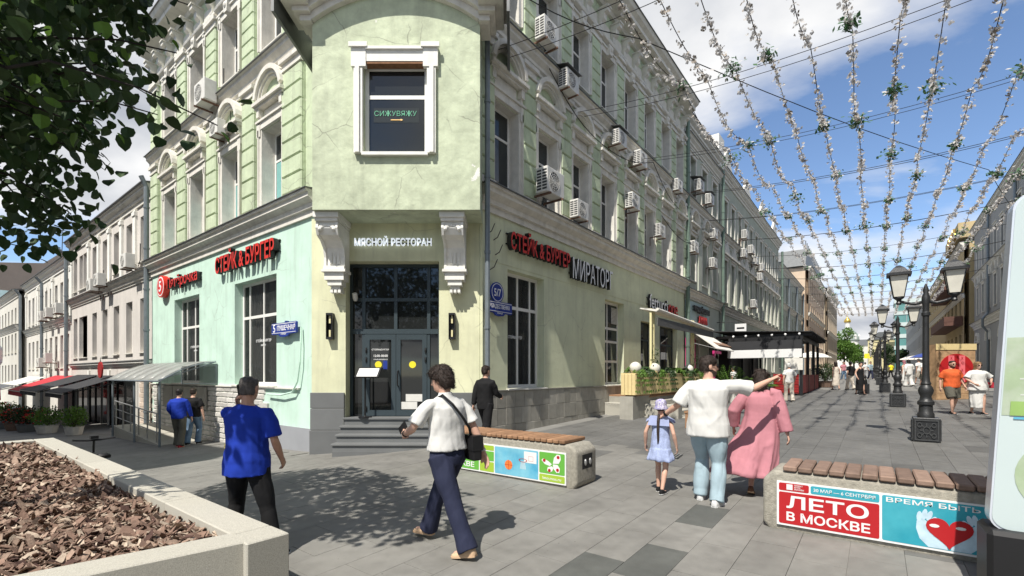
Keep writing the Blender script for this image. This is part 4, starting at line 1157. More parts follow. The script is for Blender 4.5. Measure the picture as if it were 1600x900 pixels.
def pxr(px, py, v=7.2):             # photo point on the right-hand facade plane
    t = (px - 800) / 740
    d = v / (SA - CA * t); return d * (CA + SA * t), EYE + (585 - py) / 740 * d
for px, py, lab, hd, sc in (
        (853, 312, 'large white air conditioner on the ledge between the first two arched windows', False, 1.18),
        (903, 346, 'white air conditioner on the ledge right of the large one', False, .92),
        (851, 74, 'white air conditioner beside the third floor windows nearest the bay', False, 1.0),
        (886, 148, 'air conditioner under a tilted black rain hood by the second arched window', True, .95),
        (966, 232, 'air conditioner under a rain hood above the fourth arched window', True, .9),
        (998, 264, 'air conditioner hung above the fifth arched window', False, .95),
        (986, 330, 'white air conditioner between the arched windows above the МИРАТОРГ sign', False, .95),
        (1057, 302, 'air conditioner at the dark green downpipe of the green facade', False, .9),
        (1090, 302, 'brown stained air conditioner on the pale green house, upper one under a hood', True, 1.0),
        (1107, 322, 'air conditioner under a hood right of the brown stained one', True, .95),
        (1029, 373, 'white air conditioner above the fettucci sign', False, .9),
        (1082, 397, 'white air conditioner above the pale blue sign board', False, .95),
        (1114, 375, 'air conditioner beside the dark downpipe of the pale green house', False, .9),
        (1113, 420, 'white air conditioner low beside the dark downpipe of the pale green house', False, .9)):
    u, z = pxr(px, py); place_ac(FR, u, z, lab, hd, sc)
LB7 = {(1160, 404): 'left of the upper cluster', (1172, 398): 'top of the upper cluster', (1178, 415): 'middle of the upper cluster', (1188, 425): 'right of the upper cluster', (1186, 440): 'bottom of the upper cluster', (1176, 482): 'lowest, alone above the pergola', (1162, 375): 'highest under the eaves'}
for px, py in ((1160, 404), (1172, 398), (1178, 415), (1188, 425), (1186, 440), (1176, 482), (1162, 375)):
    u, z = pxr(px, py); place_ac(FR, u, z, 'air conditioner on the long gabled house, %s' % LB7[(px, py)], False, 1.0)
def pxl(px, py, u=6.2):
    t = (px - 800) / 740
    d = u / (CA + SA * t); return 23.4 - d * (SA - CA * t), EYE + (585 - py) / 740 * d
s, z = pxl(336, 172); place_ac(FL, s, z, 'white air conditioner high on the sunlit green side wall', False, 1.15)
s, z = pxl(352, 200); place_ac(FL, s - .2, z - .3, 'air conditioner half hidden by the hanging leaves', False, .8)
for px, py, lab in ((210, 423, 'air conditioner nearest the green corner building on the pink house'), (166, 450, 'air conditioner of the close pair on the pink house, nearer the corner building'), (154, 458, 'air conditioner of the close pair on the pink house, farther from the corner building')):
    s, z = pxl(px, py); place_ac(FL, s, z, lab, False, 1.05)
for px, py in ((100, 492), (84, 498), (75, 503), (72, 575), (83, 568)):
    s, z = pxl(px, py); place_ac(FL, s, z, 'air conditioner on the white house, %s' % {100: 'upper row, next to the pink house', 84: 'upper row, beside the middle downpipe', 75: 'upper row, farthest from the pink house', 72: 'lower row, farther from the pink house', 83: 'lower row, nearer the pink house'}[px], False, 1.1)

# ---------------------------------------------------------------- glazed canopy, ramp and railing on the side street
FP = T(0, 0, 0)
cp = thing('entrance_canopy', 'curved translucent canopy on thin posts over the ramp by the mint wall', 'canopy', T(5.6, 19.5, gz(5.6, 19.5)))
V0c, V1c = 16.95, 22.6
def cz(u): q = (6.3 - u) / 1.55; return 2.22 - .62 * q ** 1.8
us = [6.3 - 1.55 * i / 8 for i in range(9)]
for k in range(6):
    a, b = V0c + (V1c - V0c) * k / 6 + .01, V0c + (V1c - V0c) * (k + 1) / 6 - .01
    mb = MB(); mb.smooth = True
    mb.loftr([[(u, a, cz(u)), (u, b, cz(u)), (u, b, cz(u) + .012), (u, a, cz(u) + .012)] for u in us]); mb.obj('sheet', MATS['canopy_sheet'], cp, Matrix())
for k in range(7):
    y = V0c + (V1c - V0c) * k / 6
    MB().tube([(u, y, cz(u) - .03) for u in us], .022, 6).obj('rib', MATS['pipe_paint'], cp, Matrix())
MB().tube([(6.3, V0c, 2.2), (4.75, V0c, 1.62)], .02, 6).tube([(4.75, V0c, cz(4.75) - .02), (4.75, V1c, cz(4.75) - .02)], .03, 6).obj('edge_rail', MATS['pipe_paint'], cp, Matrix())
for y in (17.2, 19.7, 22.3):
    MB().tube([(4.85, y, gz(4.9, y)), (4.85, y, 1.62)], .035, 8).obj('post', MATS['pipe_paint'], cp, Matrix())
MB().box(5.35, 6.3, V0c - .02, V0c + .01, 1.5, 2.05).obj('end_glass', MATS['clear_glass'], cp, Matrix())
MB().tube([(5.35, V0c, 1.5), (6.3, V0c, 1.5), (6.3, V0c, 2.1)], .018, 5).tube([(5.35, V0c, 1.5), (5.35, V0c, 2.0)], .018, 5).obj('end_frame', MATS['pipe_paint'], cp, Matrix())
rp = thing('access_ramp', 'concrete access ramp rising along the side street wall', 'ramp', T(5.6, 20, gz(5.6, 20)))
zg = gz(5.2, 22.5)
MB().add([(4.95, 17.6, gz(5, 17.6) - .2), (6.32, 17.6, gz(6.3, 17.6) - .2), (6.32, 22.8, zg - .3), (4.95, 22.8, zg - .3),
          (4.95, 17.6, gz(5, 17.6) + .02), (6.32, 17.6, gz(6.3, 17.6) + .02), (6.32, 22.8, zg + .42), (4.95, 22.8, zg + .42)],
         [(0, 3, 2, 1), (4, 5, 6, 7), (0, 1, 5, 4), (1, 2, 6, 5), (2, 3, 7, 6), (3, 0, 4, 7)]).obj('slab', MATS['granite'], rp, Matrix())
rl = thing('ramp_railing', 'grey tubular railing along the concrete ramp', 'railing', T(5.05, 20, gz(5, 20)))
def rz(v): return gz(5, 17.6) + .02 + (zg + .40 - gz(5, 17.6)) * max(0, min(1, (v - 17.6) / 5.2))
for k in range(6):
    v = 18.1 + k * .92
    MB().tube([(5.03, v, rz(v) - .02), (5.03, v, rz(v) + .92)], .022, 7).obj('post', MATS['steel'], rl, Matrix())
for h in (.92, .62, .32):
    MB().tube([(5.03, 18.0, rz(18) + h), (5.03, 22.8, rz(22.8) + h)], .022 if h > .9 else .014, 7).obj('rail', MATS['steel'], rl, Matrix())
# notice frames on the ramp wall
nb = thing('notice_frame', 'grid of grey framed panels on the stone wall under the canopy', 'panel', FL @ T(3.4, 0, .5))
for i in range(4): MB().box(1.6 + i * 1.05, 2.6 + i * 1.05, -.10, -.06, .62, 1.36).obj('panel', MATS['plinth_stone'], nb, FL)
# ---------------------------------------------------------------- awnings and cafe plants on the side street
def awning(label, v0, v1, u0, u1, z0, z1, m, val=.22):
    a = thing('awning', label, 'awning', T(u0, (v0 + v1) / 2, z0))
    mb = MB()
    mb.loftr([[(u0, v0, z0), (u0, v1, z0), (u0, v1, z0 + .02), (u0, v0, z0 + .02)], [((u0 + u1) / 2, v0, (z0 + z1) / 2 - .02), ((u0 + u1) / 2, v1, (z0 + z1) / 2 - .02), ((u0 + u1) / 2, v1, (z0 + z1) / 2), ((u0 + u1) / 2, v0, (z0 + z1) / 2)], [(u1, v0, z1), (u1, v1, z1), (u1, v1, z1 + .02), (u1, v0, z1 + .02)]])
    fixn(mb.obj('cloth', MATS[m], a, Matrix()).data)
    n = int((v1 - v0) / .3)
    vl = MB(); pts = [(u1 + .01 * math.sin(i * 1.7), v0 + (v1 - v0) * i / n) for i in range(n + 1)]
    vl.loftr([[(p[0] - .004, p[1], z1) for p in pts], [(p[0] - .02, p[1], z1 - val) for p in pts]], cap=False, close=False).obj('valance', MATS[m], a, Matrix())
    for q in (v0 + .1, v1 - .1): MB().tube([(u0, q, z0 - .25), (u1 + .05, q, z1 - .04)], .025, 6).obj('arm', MATS['black_metal'], a, Matrix())
    MB().box(u1 - .03, u1 + .05, v0, v1, z1 - .05, z1 - .005).obj('front_bar', MATS['awning_white'] if m == 'awning_red' else MATS['steel'], a, Matrix())
    return a
awning('black awning nearest the ramp over the cafe front', 27.3, 30.9, 6.3, 4.25, 1.72, .98, 'awning_black')
awning('black awning between the other black one and the red one', 31.4, 36.2, 6.3, 4.0, 1.75, .98, 'awning_black')
awning('red awning with white trim on the side street', 37.2, 42.5, 6.3, 4.2, 1.7, .85, 'awning_red', .3)
awning('cream awning beyond the red one', 45, 52, 6.2, 4.1, 1.6, .85, 'awning_white', .3)
def leafy(mb, c, r, n, size, seed, flat=1.0, up=.3):
    rd = random.Random(seed)
    for i in range(n):
        while True:
            p = Vector((rd.uniform(-1, 1), rd.uniform(-1, 1), rd.uniform(-1, 1)))
            if .25 < p.length < 1: break
        p = Vector((p.x * r[0], p.y * r[1], p.z * r[2])) * (.75 + .25 * rd.random()) + Vector(c)
        d = Vector((rd.gauss(0, 1), rd.gauss(0, 1), rd.gauss(up, .7))).normalized()
        s = d.cross(Vector((rd.gauss(0, 1), rd.gauss(0, 1), rd.gauss(0, 1)))).normalized()
        a = size * rd.uniform(.6, 1.3); w = a * .38
        mb.add([p, p + d * a * .45 + s * w, p + d * a, p + d * a * .45 - s * w], [(0, 1, 2, 3)])
    return mb
def pot_plant(label, u, v, h, r, n, seed, lm='leaf_light', flowers=None, pot='pot'):
    z = gz(u, v); M = T(u, v, z)
    p = thing('potted_shrub', label, 'potted plant', M, 'shrubs in tubs outside the cafes')
    pm = {'pot': 'dark_tile', 'stone': 'split_stone', 'wood': 'bench_wood_worn'}[pot]
    MB().lathe([(r * .5, 0), (r * .62, .30), (r * .66, .34), (r * .60, .34), (r * .55, .30)], 10).obj('tub', MATS[pm], p, M)
    random.seed(seed)
    st = MB()
    for i in range(7):
        a = random.random() * 6.28; st.tube([(0, 0, .28), (r * .3 * math.cos(a), r * .3 * math.sin(a), h * .55), (r * .7 * math.cos(a), r * .7 * math.sin(a), h * .9)], .012, 4)
    st.obj('stems', MATS['bark'], p, M)
    mb = MB(); leafy(mb, (0, 0, h * .62), (r, r, h * .42), n, .085, seed, up=.6); mb.obj('foliage', MATS[lm], p, M, kind='stuff')
    if flowers:
        mb = MB(); leafy(mb, (0, 0, h * .62), (r * 1.05, r * 1.05, h * .4), n // 7, .10, seed + 9); mb.obj('flowers', MATS[flowers], p, M, kind='stuff')
    return p
mat('red_flower', (.55, .04, .03), .7, .2, 9)
mat('pale_flower', (.75, .70, .66), .7, .2, 9)
for args in (('light green shrub in a pale stone tub by the cafe door', 4.35, 25.6, 1.15, .5, 700, 1, 'leaf_light', None, 'stone'),
             ('yellow green shrub in a stone tub before the black awning', 3.9, 28.0, 1.1, .62, 800, 2, 'leaf_light', None, 'stone'),
             ('shrub with red flowers beside the yellow green one', 3.6, 30.0, 1.15, .7, 800, 3, 'leaf', 'red_flower', 'pot'),
             ('dark red flowering shrub in a wooden tub', 3.4, 31.6, 1.1, .7, 800, 4, 'leaf', 'red_flower', 'wood'),
             ('tall green shrub with a few red blooms in a dark tub', 3.2, 33.6, 1.3, .75, 800, 5, 'leaf_light', 'red_flower', 'pot'),
             ('green shrub in a square dark tub before the red awning', 3.0, 36.5, 1.2, .75, 700, 6, 'leaf_light', None, 'pot'),
             ('pale flowering shrub at the edge of the cafe terrace', 2.9, 40.0, 1.3, .8, 600, 7, 'leaf', 'pale_flower', 'pot'),
             ('low white flowered tub far along the cafe terrace', 2.4, 41.5, .9, .8, 600, 8, 'leaf', 'pale_flower', 'pot')):
    pot_plant(*args)
# red figure sign and barrel ornament by the cafes
rs = thing('red_cafe_sculpture', 'tall red cut-out street ornament with a pale blue barrel on top', 'ornament', T(3.6, 43, gz(3.6, 43)) @ SC(.55, .55, .8))
MB().lathe([(.5, 0), (.5, .2), (.25, .3), (.22, 1.3), (.6, 1.5), (.55, 2.4), (.3, 2.6), (.45, 2.8), (.45, 4.0), (.25, 4.1)], 8).obj('body', MATS['print_red'], rs)
MB().lathe([(.5, 4.1), (.72, 4.4), (.75, 4.9), (.72, 5.5), (.5, 5.8)], 14).obj('barrel', mat('barrel_blue', (.45, .58, .66), .5, .2, 3, col2=(.7, .72, .7)), rs)
cs_ = thing('cafe_sign', 'round dark red hanging sign beside the black awning', 'sign', F1 @ T(9.6, -.5, 1.9))
disc(9.7, 2.0, .38, -.66, -.60).obj('disc', MATS['dark_red'], cs_, F1)
MB().tube([(9.7, -.63, 2.38), (9.7, -.63, 2.55), (9.7, 0, 2.55)], .02, 6).obj('bracket', MATS['black_metal'], cs_, F1)
# ---------------------------------------------------------------- bicycle behind the planter
bu, bz = 2.02, gz(2.2, 10) - .02
bk = thing('bicycle', 'black bicycle parked behind the granite planter', 'bicycle', T(bu, 10.2, bz) @ SC(.84, .84, .84))
def ring(mb, c, r, t, n=24):
    pts = [(c[0], c[1] + r * math.cos(2 * math.pi * i / n), c[2] + r * math.sin(2 * math.pi * i / n)) for i in range(n + 1)]
    mb.tube(pts, t, 6, up=(1, 0, 0))
for y in (9.35, 10.45):
    w = MB(); ring(w, (0, y - 10, .34), .32, .022); wo = w.obj('wheel', MATS['black_plastic'], bk)
    sp = MB()
    for k in range(8): sp.tube([(0, y - 10, .34), (0, y - 10 + .31 * math.cos(k * .785), .34 + .31 * math.sin(k * .785))], .004, 4)
    sp.obj('spokes', MATS['steel'], wo)
MB().tube([(0, -.62, .34), (0, -.2, .30), (0, .30, .78), (0, -.36, .68), (0, -.2, .30)], .02, 7).tube([(0, -.62, .34), (0, -.36, .68)], .016, 6).tube([(0, .42, .34), (0, .30, .80), (0, .27, 1.02)], .02, 7).obj('frame', MATS['black_metal'], bk)
MB().tube([(-.33, .22, 1.06), (-.1, .26, 1.03), (.1, .26, 1.03), (.33, .22, 1.06)], .019, 7).obj('handlebar', MATS['black_plastic'], bk)
MB().box(-.06, .06, .2, .32, 1.06, 1.12).obj('phone_mount', MATS['black_plastic'], bk)
sd = MB(); sd.smooth = True
sd.loftr([[(x * w, y, z0 + (.03 if abs(x) < .6 else 0)) for x in (-1, -.5, .5, 1)] + [(x * w * .9, y, z0 - .05) for x in (1, .5, -.5, -1)] for y, w, z0 in ((-.52, .10, .80), (-.42, .10, .82), (-.30, .05, .80), (-.20, .025, .79))]).obj('saddle', MATS['black_plastic'], bk)
MB().tube([(0, -.38, .66), (0, -.40, .78)], .014, 6).obj('seat_post', MATS['black_metal'], bk)
# ---------------------------------------------------------------- granite planter with bark mulch
random.seed(31)
PZ = .655
C0 = (1.72, 3.34); dirn = Vector((-.982, .19)).normalized()
pl = thing('granite_planter', 'long raised planter bed edged with pale granite blocks', 'planter', T(1.7, 7, gz(1.7, 7)))
RW = .27
def pblock(name, a, b, n, w=RW, m='granite'):   # block along a->b, thickness w towards n
    a, b, n = Vector(a), Vector(b), Vector(n)
    g = .0025; d = (b - a).normalized()
    p = [a + d * g, b - d * g, b - d * g + n * w, a + d * g + n * w]
    mb = MB(); mb.prismz([(q.x, q.y) for q in p], -.55, PZ + random.uniform(-.002, .002))
    me = fixn(mb.mesh('granite_block', MATS[m])); bevel(me, .008, 1)
    return ob('granite_block', me, pl, Matrix())
vs = [3.62, 5.02, 6.55, 8.05, 9.6, 11.43]
for a, b in zip(vs, vs[1:]): pblock('granite_block', (1.72, a), (1.72, b), (-1, 0))
pblock('granite_block', (1.72, 3.34), (1.72, 3.615), (-1, 0), RW + .02)
nn = Vector((.19, .982))
L = [.285, 1.45, 2.7, 4.0]
for a, b in zip(L, L[1:]):
    pblock('granite_block', Vector(C0) + dirn * a, Vector(C0) + dirn * b, nn)
for a, b in ((1.45, .2), (.2, -1.2), (-1.2, -2.4)): pblock('granite_block', (a, 11.435), (b, 11.435), (0, 1))
pblock('granite_block', (1.72, 11.435), (1.455, 11.435), (0, 1))
MB().add([(1.5, 3.5, .50), (1.5, 11.5, .50), (-2.6, 11.5, .50), (-2.6, 4.0, .50)], [(0, 1, 2, 3)]).obj('soil', MATS['soil'], pl, Matrix())
# chips: curved little slabs, tinted one by one
rnd = random.Random(77)
mb = MB(); cols = []
for i in range(27000):
    v = 3.55 + 8.0 * rnd.random() ** 1.35
    u = rnd.uniform(-2.3 if v > 8 else -1.6, 1.47)
    dd = CA * u + SA * v; xx = SA * u - CA * v
    if abs(xx) > dd * 1.12 + .2 or v < 3.60 + .19 * (1.72 - u) or dd < 1.4: continue
    a = rnd.random() * math.pi * 2
    ln = rnd.uniform(.018, .056) * (1 + .2 * (dd > 5)); wd = ln * rnd.uniform(.2, .5)
    z = .525 + rnd.random() * .055 + .035 * math.sin(u * 3 + v * 2) * math.sin(v * 2.3) + .02
    tx, ty = rnd.gauss(0, .5), rnd.gauss(0, .6)
    ca, sa = math.cos(a), math.sin(a)
    bend = rnd.uniform(-.012, .016); th = rnd.uniform(.004, .010)
    P = []
    for (x, y, zz) in ((-1, -.7, 0), (0, -1, bend), (1, -.6, 0), (1, .5, 0), (.1, 1, bend), (-1, .8, 0)):
        X, Y = x * ln, y * wd
        P.append((u + X * ca - Y * sa, v + X * sa + Y * ca, z + zz + X * tx + Y * ty))
    Q = [(p[0], p[1], p[2] - th) for p in P]
    mb.add(P + Q, [(0, 1, 4, 5), (1, 2, 3, 4), (0, 6, 7, 1), (1, 7, 8, 2), (2, 8, 9, 3), (3, 9, 10, 4), (4, 10, 11, 5), (5, 11, 6, 0)])
    r = rnd.random()
    if r < .45: c = (.20, .128, .095)
    elif r < .74: c = (.31, .22, .165)
    elif r < .92: c = (.43, .345, .265)
    else: c = (.09, .05, .04)
    k = rnd.uniform(.75, 1.25); cols += [tuple(min(1, q * k) for q in c)] * 8
me = mb.mesh('bark_mulch', MATS['bark_chip']); tint(me, cols)
ob('bark_mulch', me, pl, Matrix(), kind='stuff')
# ---------------------------------------------------------------- concrete benches with printed panels
def bench(label, v0, v1, u0, wood, worn, nsl, bw=.60, bh=.60):
    z0 = gz(u0, (v0 + v1) / 2)
    # local x runs towards -v (left to right in view), y = +u
    F = T(u0, v1, z0 + .01) @ RZ(R(-90)); Lb = v1 - v0
    b = thing('bench', label, 'bench', F)
    pts = [(0 + .07, -.05), (Lb - .07, -.05), (Lb, .04), (Lb, bh - .10), (Lb - .10, bh), (.10, bh), (0, bh - .10), (0, .04)]
    me = fixn(MB().prism([(x, z) for x, z in pts], 0, bw).mesh('body', MATS['concrete'])); bevel(me, .045, 3, 25); shade_auto(me)
    body = ob('body', me, b)
    # recess in the ends with two dark bolts
    for x, s in ((Lb + .001, 1), (-.001, -1)):
        MB().box(x - .012, x + .002 * s if s > 0 else x + .012, .16, .46, bh * .40, bh * .75).obj('end_recess', MATS['black_plastic'], body)
        for y in (.24, .38):
            q = MB(); q.ell((x + .01 * s, y, bh * .56), .02, .03, .05, 8, 6).obj('bolt', MATS['steel'], body)
    w = (Lb - .38) / nsl
    sme = [fixn(MB().cbox(.005, w - .005, -.012, bw + .012, 0, .055, .012).mesh('slat', MATS[wood])) for _ in (0,)]
    for i in range(nsl):
        ob('slat', sme[0], b, F @ T(.19 + i * w, random.uniform(-.004, .004), bh + .003 + random.uniform(0, .004)) @ RZ(random.uniform(-.012, .012)))
    return b, F, Lb
def shade_auto(me, ang=35):
    shade(me)
    try: me.set_sharp_from_angle(angle=R(ang))
    except Exception: pass
    return me
def rect(parent, F, x0, x1, z0, z1, y, m, name='print', r=.015):
    pts = []
    for cx, cz_, a0 in ((x1 - r, z0 + r, -90), (x1 - r, z1 - r, 0), (x0 + r, z1 - r, 90), (x0 + r, z0 + r, 180)):
        for k in range(4): a = R(a0 + k * 30); pts.append((cx + r * math.cos(a), cz_ + r * math.sin(a)))
    return MB().prism(pts, -y - .0015, -y).obj(name, MATS[m], parent, F)
def lett(parent, F, s, x, z, w, h, y, m='print_white', bold=.03):
    return ob('lettering', text(s, w, h, .0015, bold, mats=MATS[m]), parent, F @ T(x, -y, z))
# near bench
b2, F2b, Lb2 = bench('concrete bench with dark worn slats and a red ЛЕТО В МОСКВЕ panel', -1.95, .98, 5.72, 'bench_wood_worn', True, 19)
pn = MB().box(.14, Lb2 - .14, -.024, -.002, .04, .50).obj('poster_panel', MATS['print_white'], b2, F2b)
X = .16
rect(pn, F2b, X, X + .27, .405, .485, .0245, 'print_red'); rect(pn, F2b, X + .285, X + .84, .405, .485, .0245, 'print_cyan')
rect(pn, F2b, X, X + .84, .06, .390, .0245, 'print_red'); rect(pn, F2b, X + .86, Lb2 - .16, .06, .485, .0245, 'print_cyan')
lett(pn, F2b, 'ЛЕТО', X + .07, .225, .69, .135, .0265, bold=.05); lett(pn, F2b, 'В МОСКВЕ', X + .07, .095, .70, .095, .0265, bold=.05)
lett(pn, F2b, '30 МАЯ — 6 СЕНТЯБРЯ', X + .31, .43, .50, .034, .0265, bold=.03); lett(pn, F2b, 'ПРОЕКТ\nМЭРА\nМОСКВЫ', X + .14, .42, .085, .055, .0265)
MB().box(X + .07, X + .125, -.0285, -.0265, .418, .475).obj('crest', MATS['print_white'], pn, F2b)
lett(pn, F2b, 'ВРЕМЯ БЫТЬ ВМЕСТЕ', X + .89, .425, 1.08, .046, .0265, bold=.03)
def heart(cx, cz_, s, n=36):
    out = []
    for i in range(n):
        t = 2 * math.pi * i / n
        out.append((cx + s * 1.05 * math.sin(t) ** 3, cz_ + s * (13 * math.cos(t) - 5 * math.cos(2 * t) - 2 * math.cos(3 * t) - math.cos(4 * t)) / 16))
    return out[::-1]
hx = X + 1.33
def blob(pts, y, m, name):
    me = fixn(MB().prism(pts, -y - .0012, -y).mesh(name, MATS[m])); return ob(name, me, pn, F2b)
for s in (-1, 1):          # two cupped hands round the heart, fingers up
    blob([(hx + s * .01, .065), (hx + s * .14, .065), (hx + s * .20, .13), (hx + s * .225, .22), (hx + s * .22, .29), (hx + s * .17, .31), (hx + s * .12, .27), (hx + s * .09, .18), (hx + s * .02, .12)], .0265, 'hand_blue', 'printed_hand')
    for q, (x, z, l, an_) in enumerate(((.205, .28, .10, .12), (.175, .30, .11, .30), (.145, .30, .105, .48), (.12, .28, .085, .70))):
        P = []
        for k in range(10):
            t = 2 * math.pi * k / 10; lx, lz = .020 * math.cos(t), l / 2 * math.sin(t) + l / 2
            P.append((hx + s * (x - lz * math.sin(an_) * .5 + lx), z + lz * math.cos(an_)))
        blob(P, .0279 + q * .0002, 'hand_blue', 'printed_finger')
blob(heart(hx, .225, .150), .0305, 'print_red', 'printed_heart')
blob([(hx - .10 + .035 * math.cos(k * .7), .265 + .016 * math.sin(k * .7)) for k in range(9)], .0325, 'print_white', 'printed_highlight')
blob([(hx + .075 + .035 * math.cos(k * .7), .27 + .014 * math.sin(k * .7)) for k in range(9)], .0325, 'print_white', 'printed_highlight')
# far bench
b1, F1b, Lb1 = bench('concrete bench with reddish slats and a green and blue printed panel', 3.36, 6.30, 5.86, 'bench_wood', False, 24)
pn = MB().box(.10, Lb1 - .16, -.024, -.002, .02, .485).obj('poster_panel', MATS['print_white'], b1, F1b)
e = Lb1 - .18
rect(pn, F1b, e - .44, e, .155, .465, .0245, 'print_green'); rect(pn, F1b, e - .44, e, .04, .14, .0245, 'print_lime')
rect(pn, F1b, e - 1.30, e - .46, .04, .465, .0245, 'print_sky'); rect(pn, F1b, e - 1.62, e - 1.32, .04, .20, .0245, 'print_lime')
rect(pn, F1b, .12, e - 1.32, .385, .465, .0245, 'print_lime'); rect(pn, F1b, .12, e - 1.64, .04, .37, .0245, 'print_green'); rect(pn, F1b, e - 1.62, e - 1.32, .215, .37, .0245, 'print_green')
lett(pn, F1b, 'ЛЕТО', .22, .20, .78, .13, .0265, bold=.045); lett(pn, F1b, 'В МОСКВЕ', .22, .075, .80, .09, .0265, bold=.045)
lett(pn, F1b, '30 МАЯ — 6 СЕНТЯБРЯ', .5, .41, .60, .03, .0265, bold=.02)
lett(pn, F1b, 'leto.mos.ru', e - .38, .068, .32, .042, .0265, bold=.01)
# butterfly print, backboard with hoop, ball
cx = e - .20
for P in ([(cx, .31), (cx + .02, .40), (cx + .07, .45), (cx + .125, .445), (cx + .135, .38), (cx + .10, .32)], [(cx, .30), (cx + .08, .30), (cx + .12, .25), (cx + .11, .19), (cx + .06, .185), (cx + .01, .24)],
          [(cx - .02, .30), (cx - .08, .34), (cx - .17, .37), (cx - .20, .345), (cx - .14, .29), (cx - .05, .27)], [(cx - .02, .27), (cx - .09, .25), (cx - .10, .20), (cx - .06, .175), (cx - .01, .20), (cx + .01, .25)]):
    blob_ = fixn(MB().prism(P, -.0278, -.0265).mesh('printed_butterfly', MATS['print_white'])); ob('printed_butterfly', blob_, pn, F1b)
for x, z in ((cx + .09, .41), (cx + .08, .225), (cx - .15, .345), (cx - .06, .205)):
    disc(x, z, .025, -.0295, -.0283, n=10).obj('printed_spot', MATS['print_red'], pn, F1b)
bxx = e - .60
rect(pn, F1b, bxx - .12, bxx + .11, .27, .44, .0265, 'print_white', 'printed_backboard', .004)
MB().box(bxx - .04, bxx + .05, -.029, -.0282, .30, .303).box(bxx - .04, bxx + .05, -.029, -.0282, .37, .373).box(bxx - .04, bxx - .037, -.029, -.0282, .3035, .3695).box(bxx + .047, bxx + .05, -.029, -.0282, .3035, .3695).obj('printed_square', MATS['print_red'], pn, F1b)
q = arc_band(0, 0, .065, .078, 0, 6.2832, -.0312, -.0296, 20); MB().add([(bxx - .14 + p[0], p[1], .30 + p[2] * .35) for p in q.v], q.f).obj('printed_hoop', MATS['print_red'], pn, F1b)
for k in range(6): MB().box(-.003, .003, -.029, -.0282, 0, .12, T(bxx - .19 + k * .02, 0, .165) @ RY(.15 - k * .06)).obj('printed_net', MATS['print_white'], pn, F1b)
disc(e - 1.02, .20, .075, -.0282, -.0265, n=20).obj('printed_ball', MATS['print_orange'], pn, F1b)
MB().box(e - 1.023, e - 1.017, -.0292, -.0284, .125, .275).box(e - 1.095, e - .945, -.0292, -.0284, .197, .203).obj('printed_seam', MATS['dark_red'], pn, F1b)
# ---------------------------------------------------------------- map pylon at the right edge
# stands square to the viewer; the panel flares slightly towards its top
mx_, md_ = 3.44, 3.42
FM = T(*cam2w(mx_, md_), 0) @ RZ(HEAD - R(90) - R(36)) @ T(.80, 0, 0)
gm = gz(*cam2w(mx_, md_))
py = thing('map_pylon', 'white street map pylon on a black base', 'information sign', FM @ T(0, 0, gm))
HW, z0, z1 = .80, .675, 3.06
def mp(x, z, d=0): return (x * (1 + .105 * 0) + (-.13 * (z - z0) / (z1 - z0)) * (-1) * (1 if x < 0 else -.0) , z)
def pan(off, y0, y1, m, name):
    r = .10; pts = []
    for cx, cz_, a0 in ((HW - r - off, z0 + r + off, -90), (HW - r - off, z1 - r - off, 0), (-HW + r + off, z1 - r - off, 90), (-HW + r + off, z0 + r + off, 180)):
        for k in range(7):
            a = R(a0 + k * 15); x, z = cx + r * math.cos(a), cz_ + r * math.sin(a)
            pts.append((x + (.13 * (z - z0) / (z1 - z0) if x < 0 else -.0), z))
    return fixn(MB().prism(pts, y0, y1).obj(name, MATS[m], py, FM).data)
mat('pylon_edge', (.60, .64, .70), .3, .05, 4, metal=.2)
mat('pylon_white', (.50, .58, .58), .25, .03, 2, spec=.5)
mat('map_paper', (.42, .48, .38), .3, .10, 9, col2=(.34, .43, .28))
mat('map_green', (.27, .42, .13), .3, .1, 9)
mat('map_pink', (.48, .30, .31), .3, .1, 9)
mat('map_road', (.54, .58, .52), .3, .05, 9)
mat('map_ink', (.12, .15, .17), .5, 0, 1)
pan(0, 0, .16, 'pylon_edge', 'casing'); pan(.012, -.006, -.0005, 'pylon_white', 'face')
MB().cbox(-HW - .02, HW + .02, -.10, .30, gm - .05, z0 + .012, .03).obj('base', MATS['black_plastic'], py, FM)
FMm = FM @ T(-.12, 0, 0)
def mrow(x0, x1, za, zb, m, nm, y=-.0075): MB().prism([(x0 + .055 * (za - z0), za), (x1, za), (x1, zb), (x0 + .055 * (zb - z0), zb)], y - .001, y).obj(nm, MATS[m], py, FMm)
mrow(-.66, .7, 1.50, 2.05, 'map_paper', 'map')
random.seed(8)
for k in range(9):
    za = 1.53 + k * .056
    mrow(-.60 + random.random() * .2, .5, za, za + .010, 'map_road', 'map_street', -.009)
for k in range(9):
    xa = -.62 + k * .12
    MB().prism([(xa + .13, 1.51), (xa + .145, 1.51), (xa + .175, 2.03), (xa + .16, 2.03)], -.0105, -.0095).obj('map_street', MATS['map_road'], py, FMm)
mrow(-.62, -.38, 1.50, 1.60, 'map_green', 'map_park', -.012); mrow(-.34, .3, 1.58, 1.66, 'map_pink', 'map_block', -.012)
mrow(-.60, .4, 1.475, 1.490, 'print_sky', 'map_river', -.012)
disc(-.28, 1.08, .27, -.0095, -.0085, n=32).obj('map_round', MATS['map_paper'], py, FMm)
for x, z in ((-.35, 1.2), (-.25, 1.1), (-.38, 1.02), (-.2, 1.22), (-.22, .95), (-.42, 1.12)): MB().box(x, x + .07, -.0115, -.0105, z, z + .010).obj('map_label', MATS['map_ink'], py, FMm)
for z in (2.18, 1.30):
    q = arc_band(-.50 + .055 * (z - z0), z, .022, .026, 0, 6.2832, -.0085, -.0075, 16); m = MB(); m.add(q.v, q.f); m.obj('map_symbol', MATS['map_ink'], py, FMm)
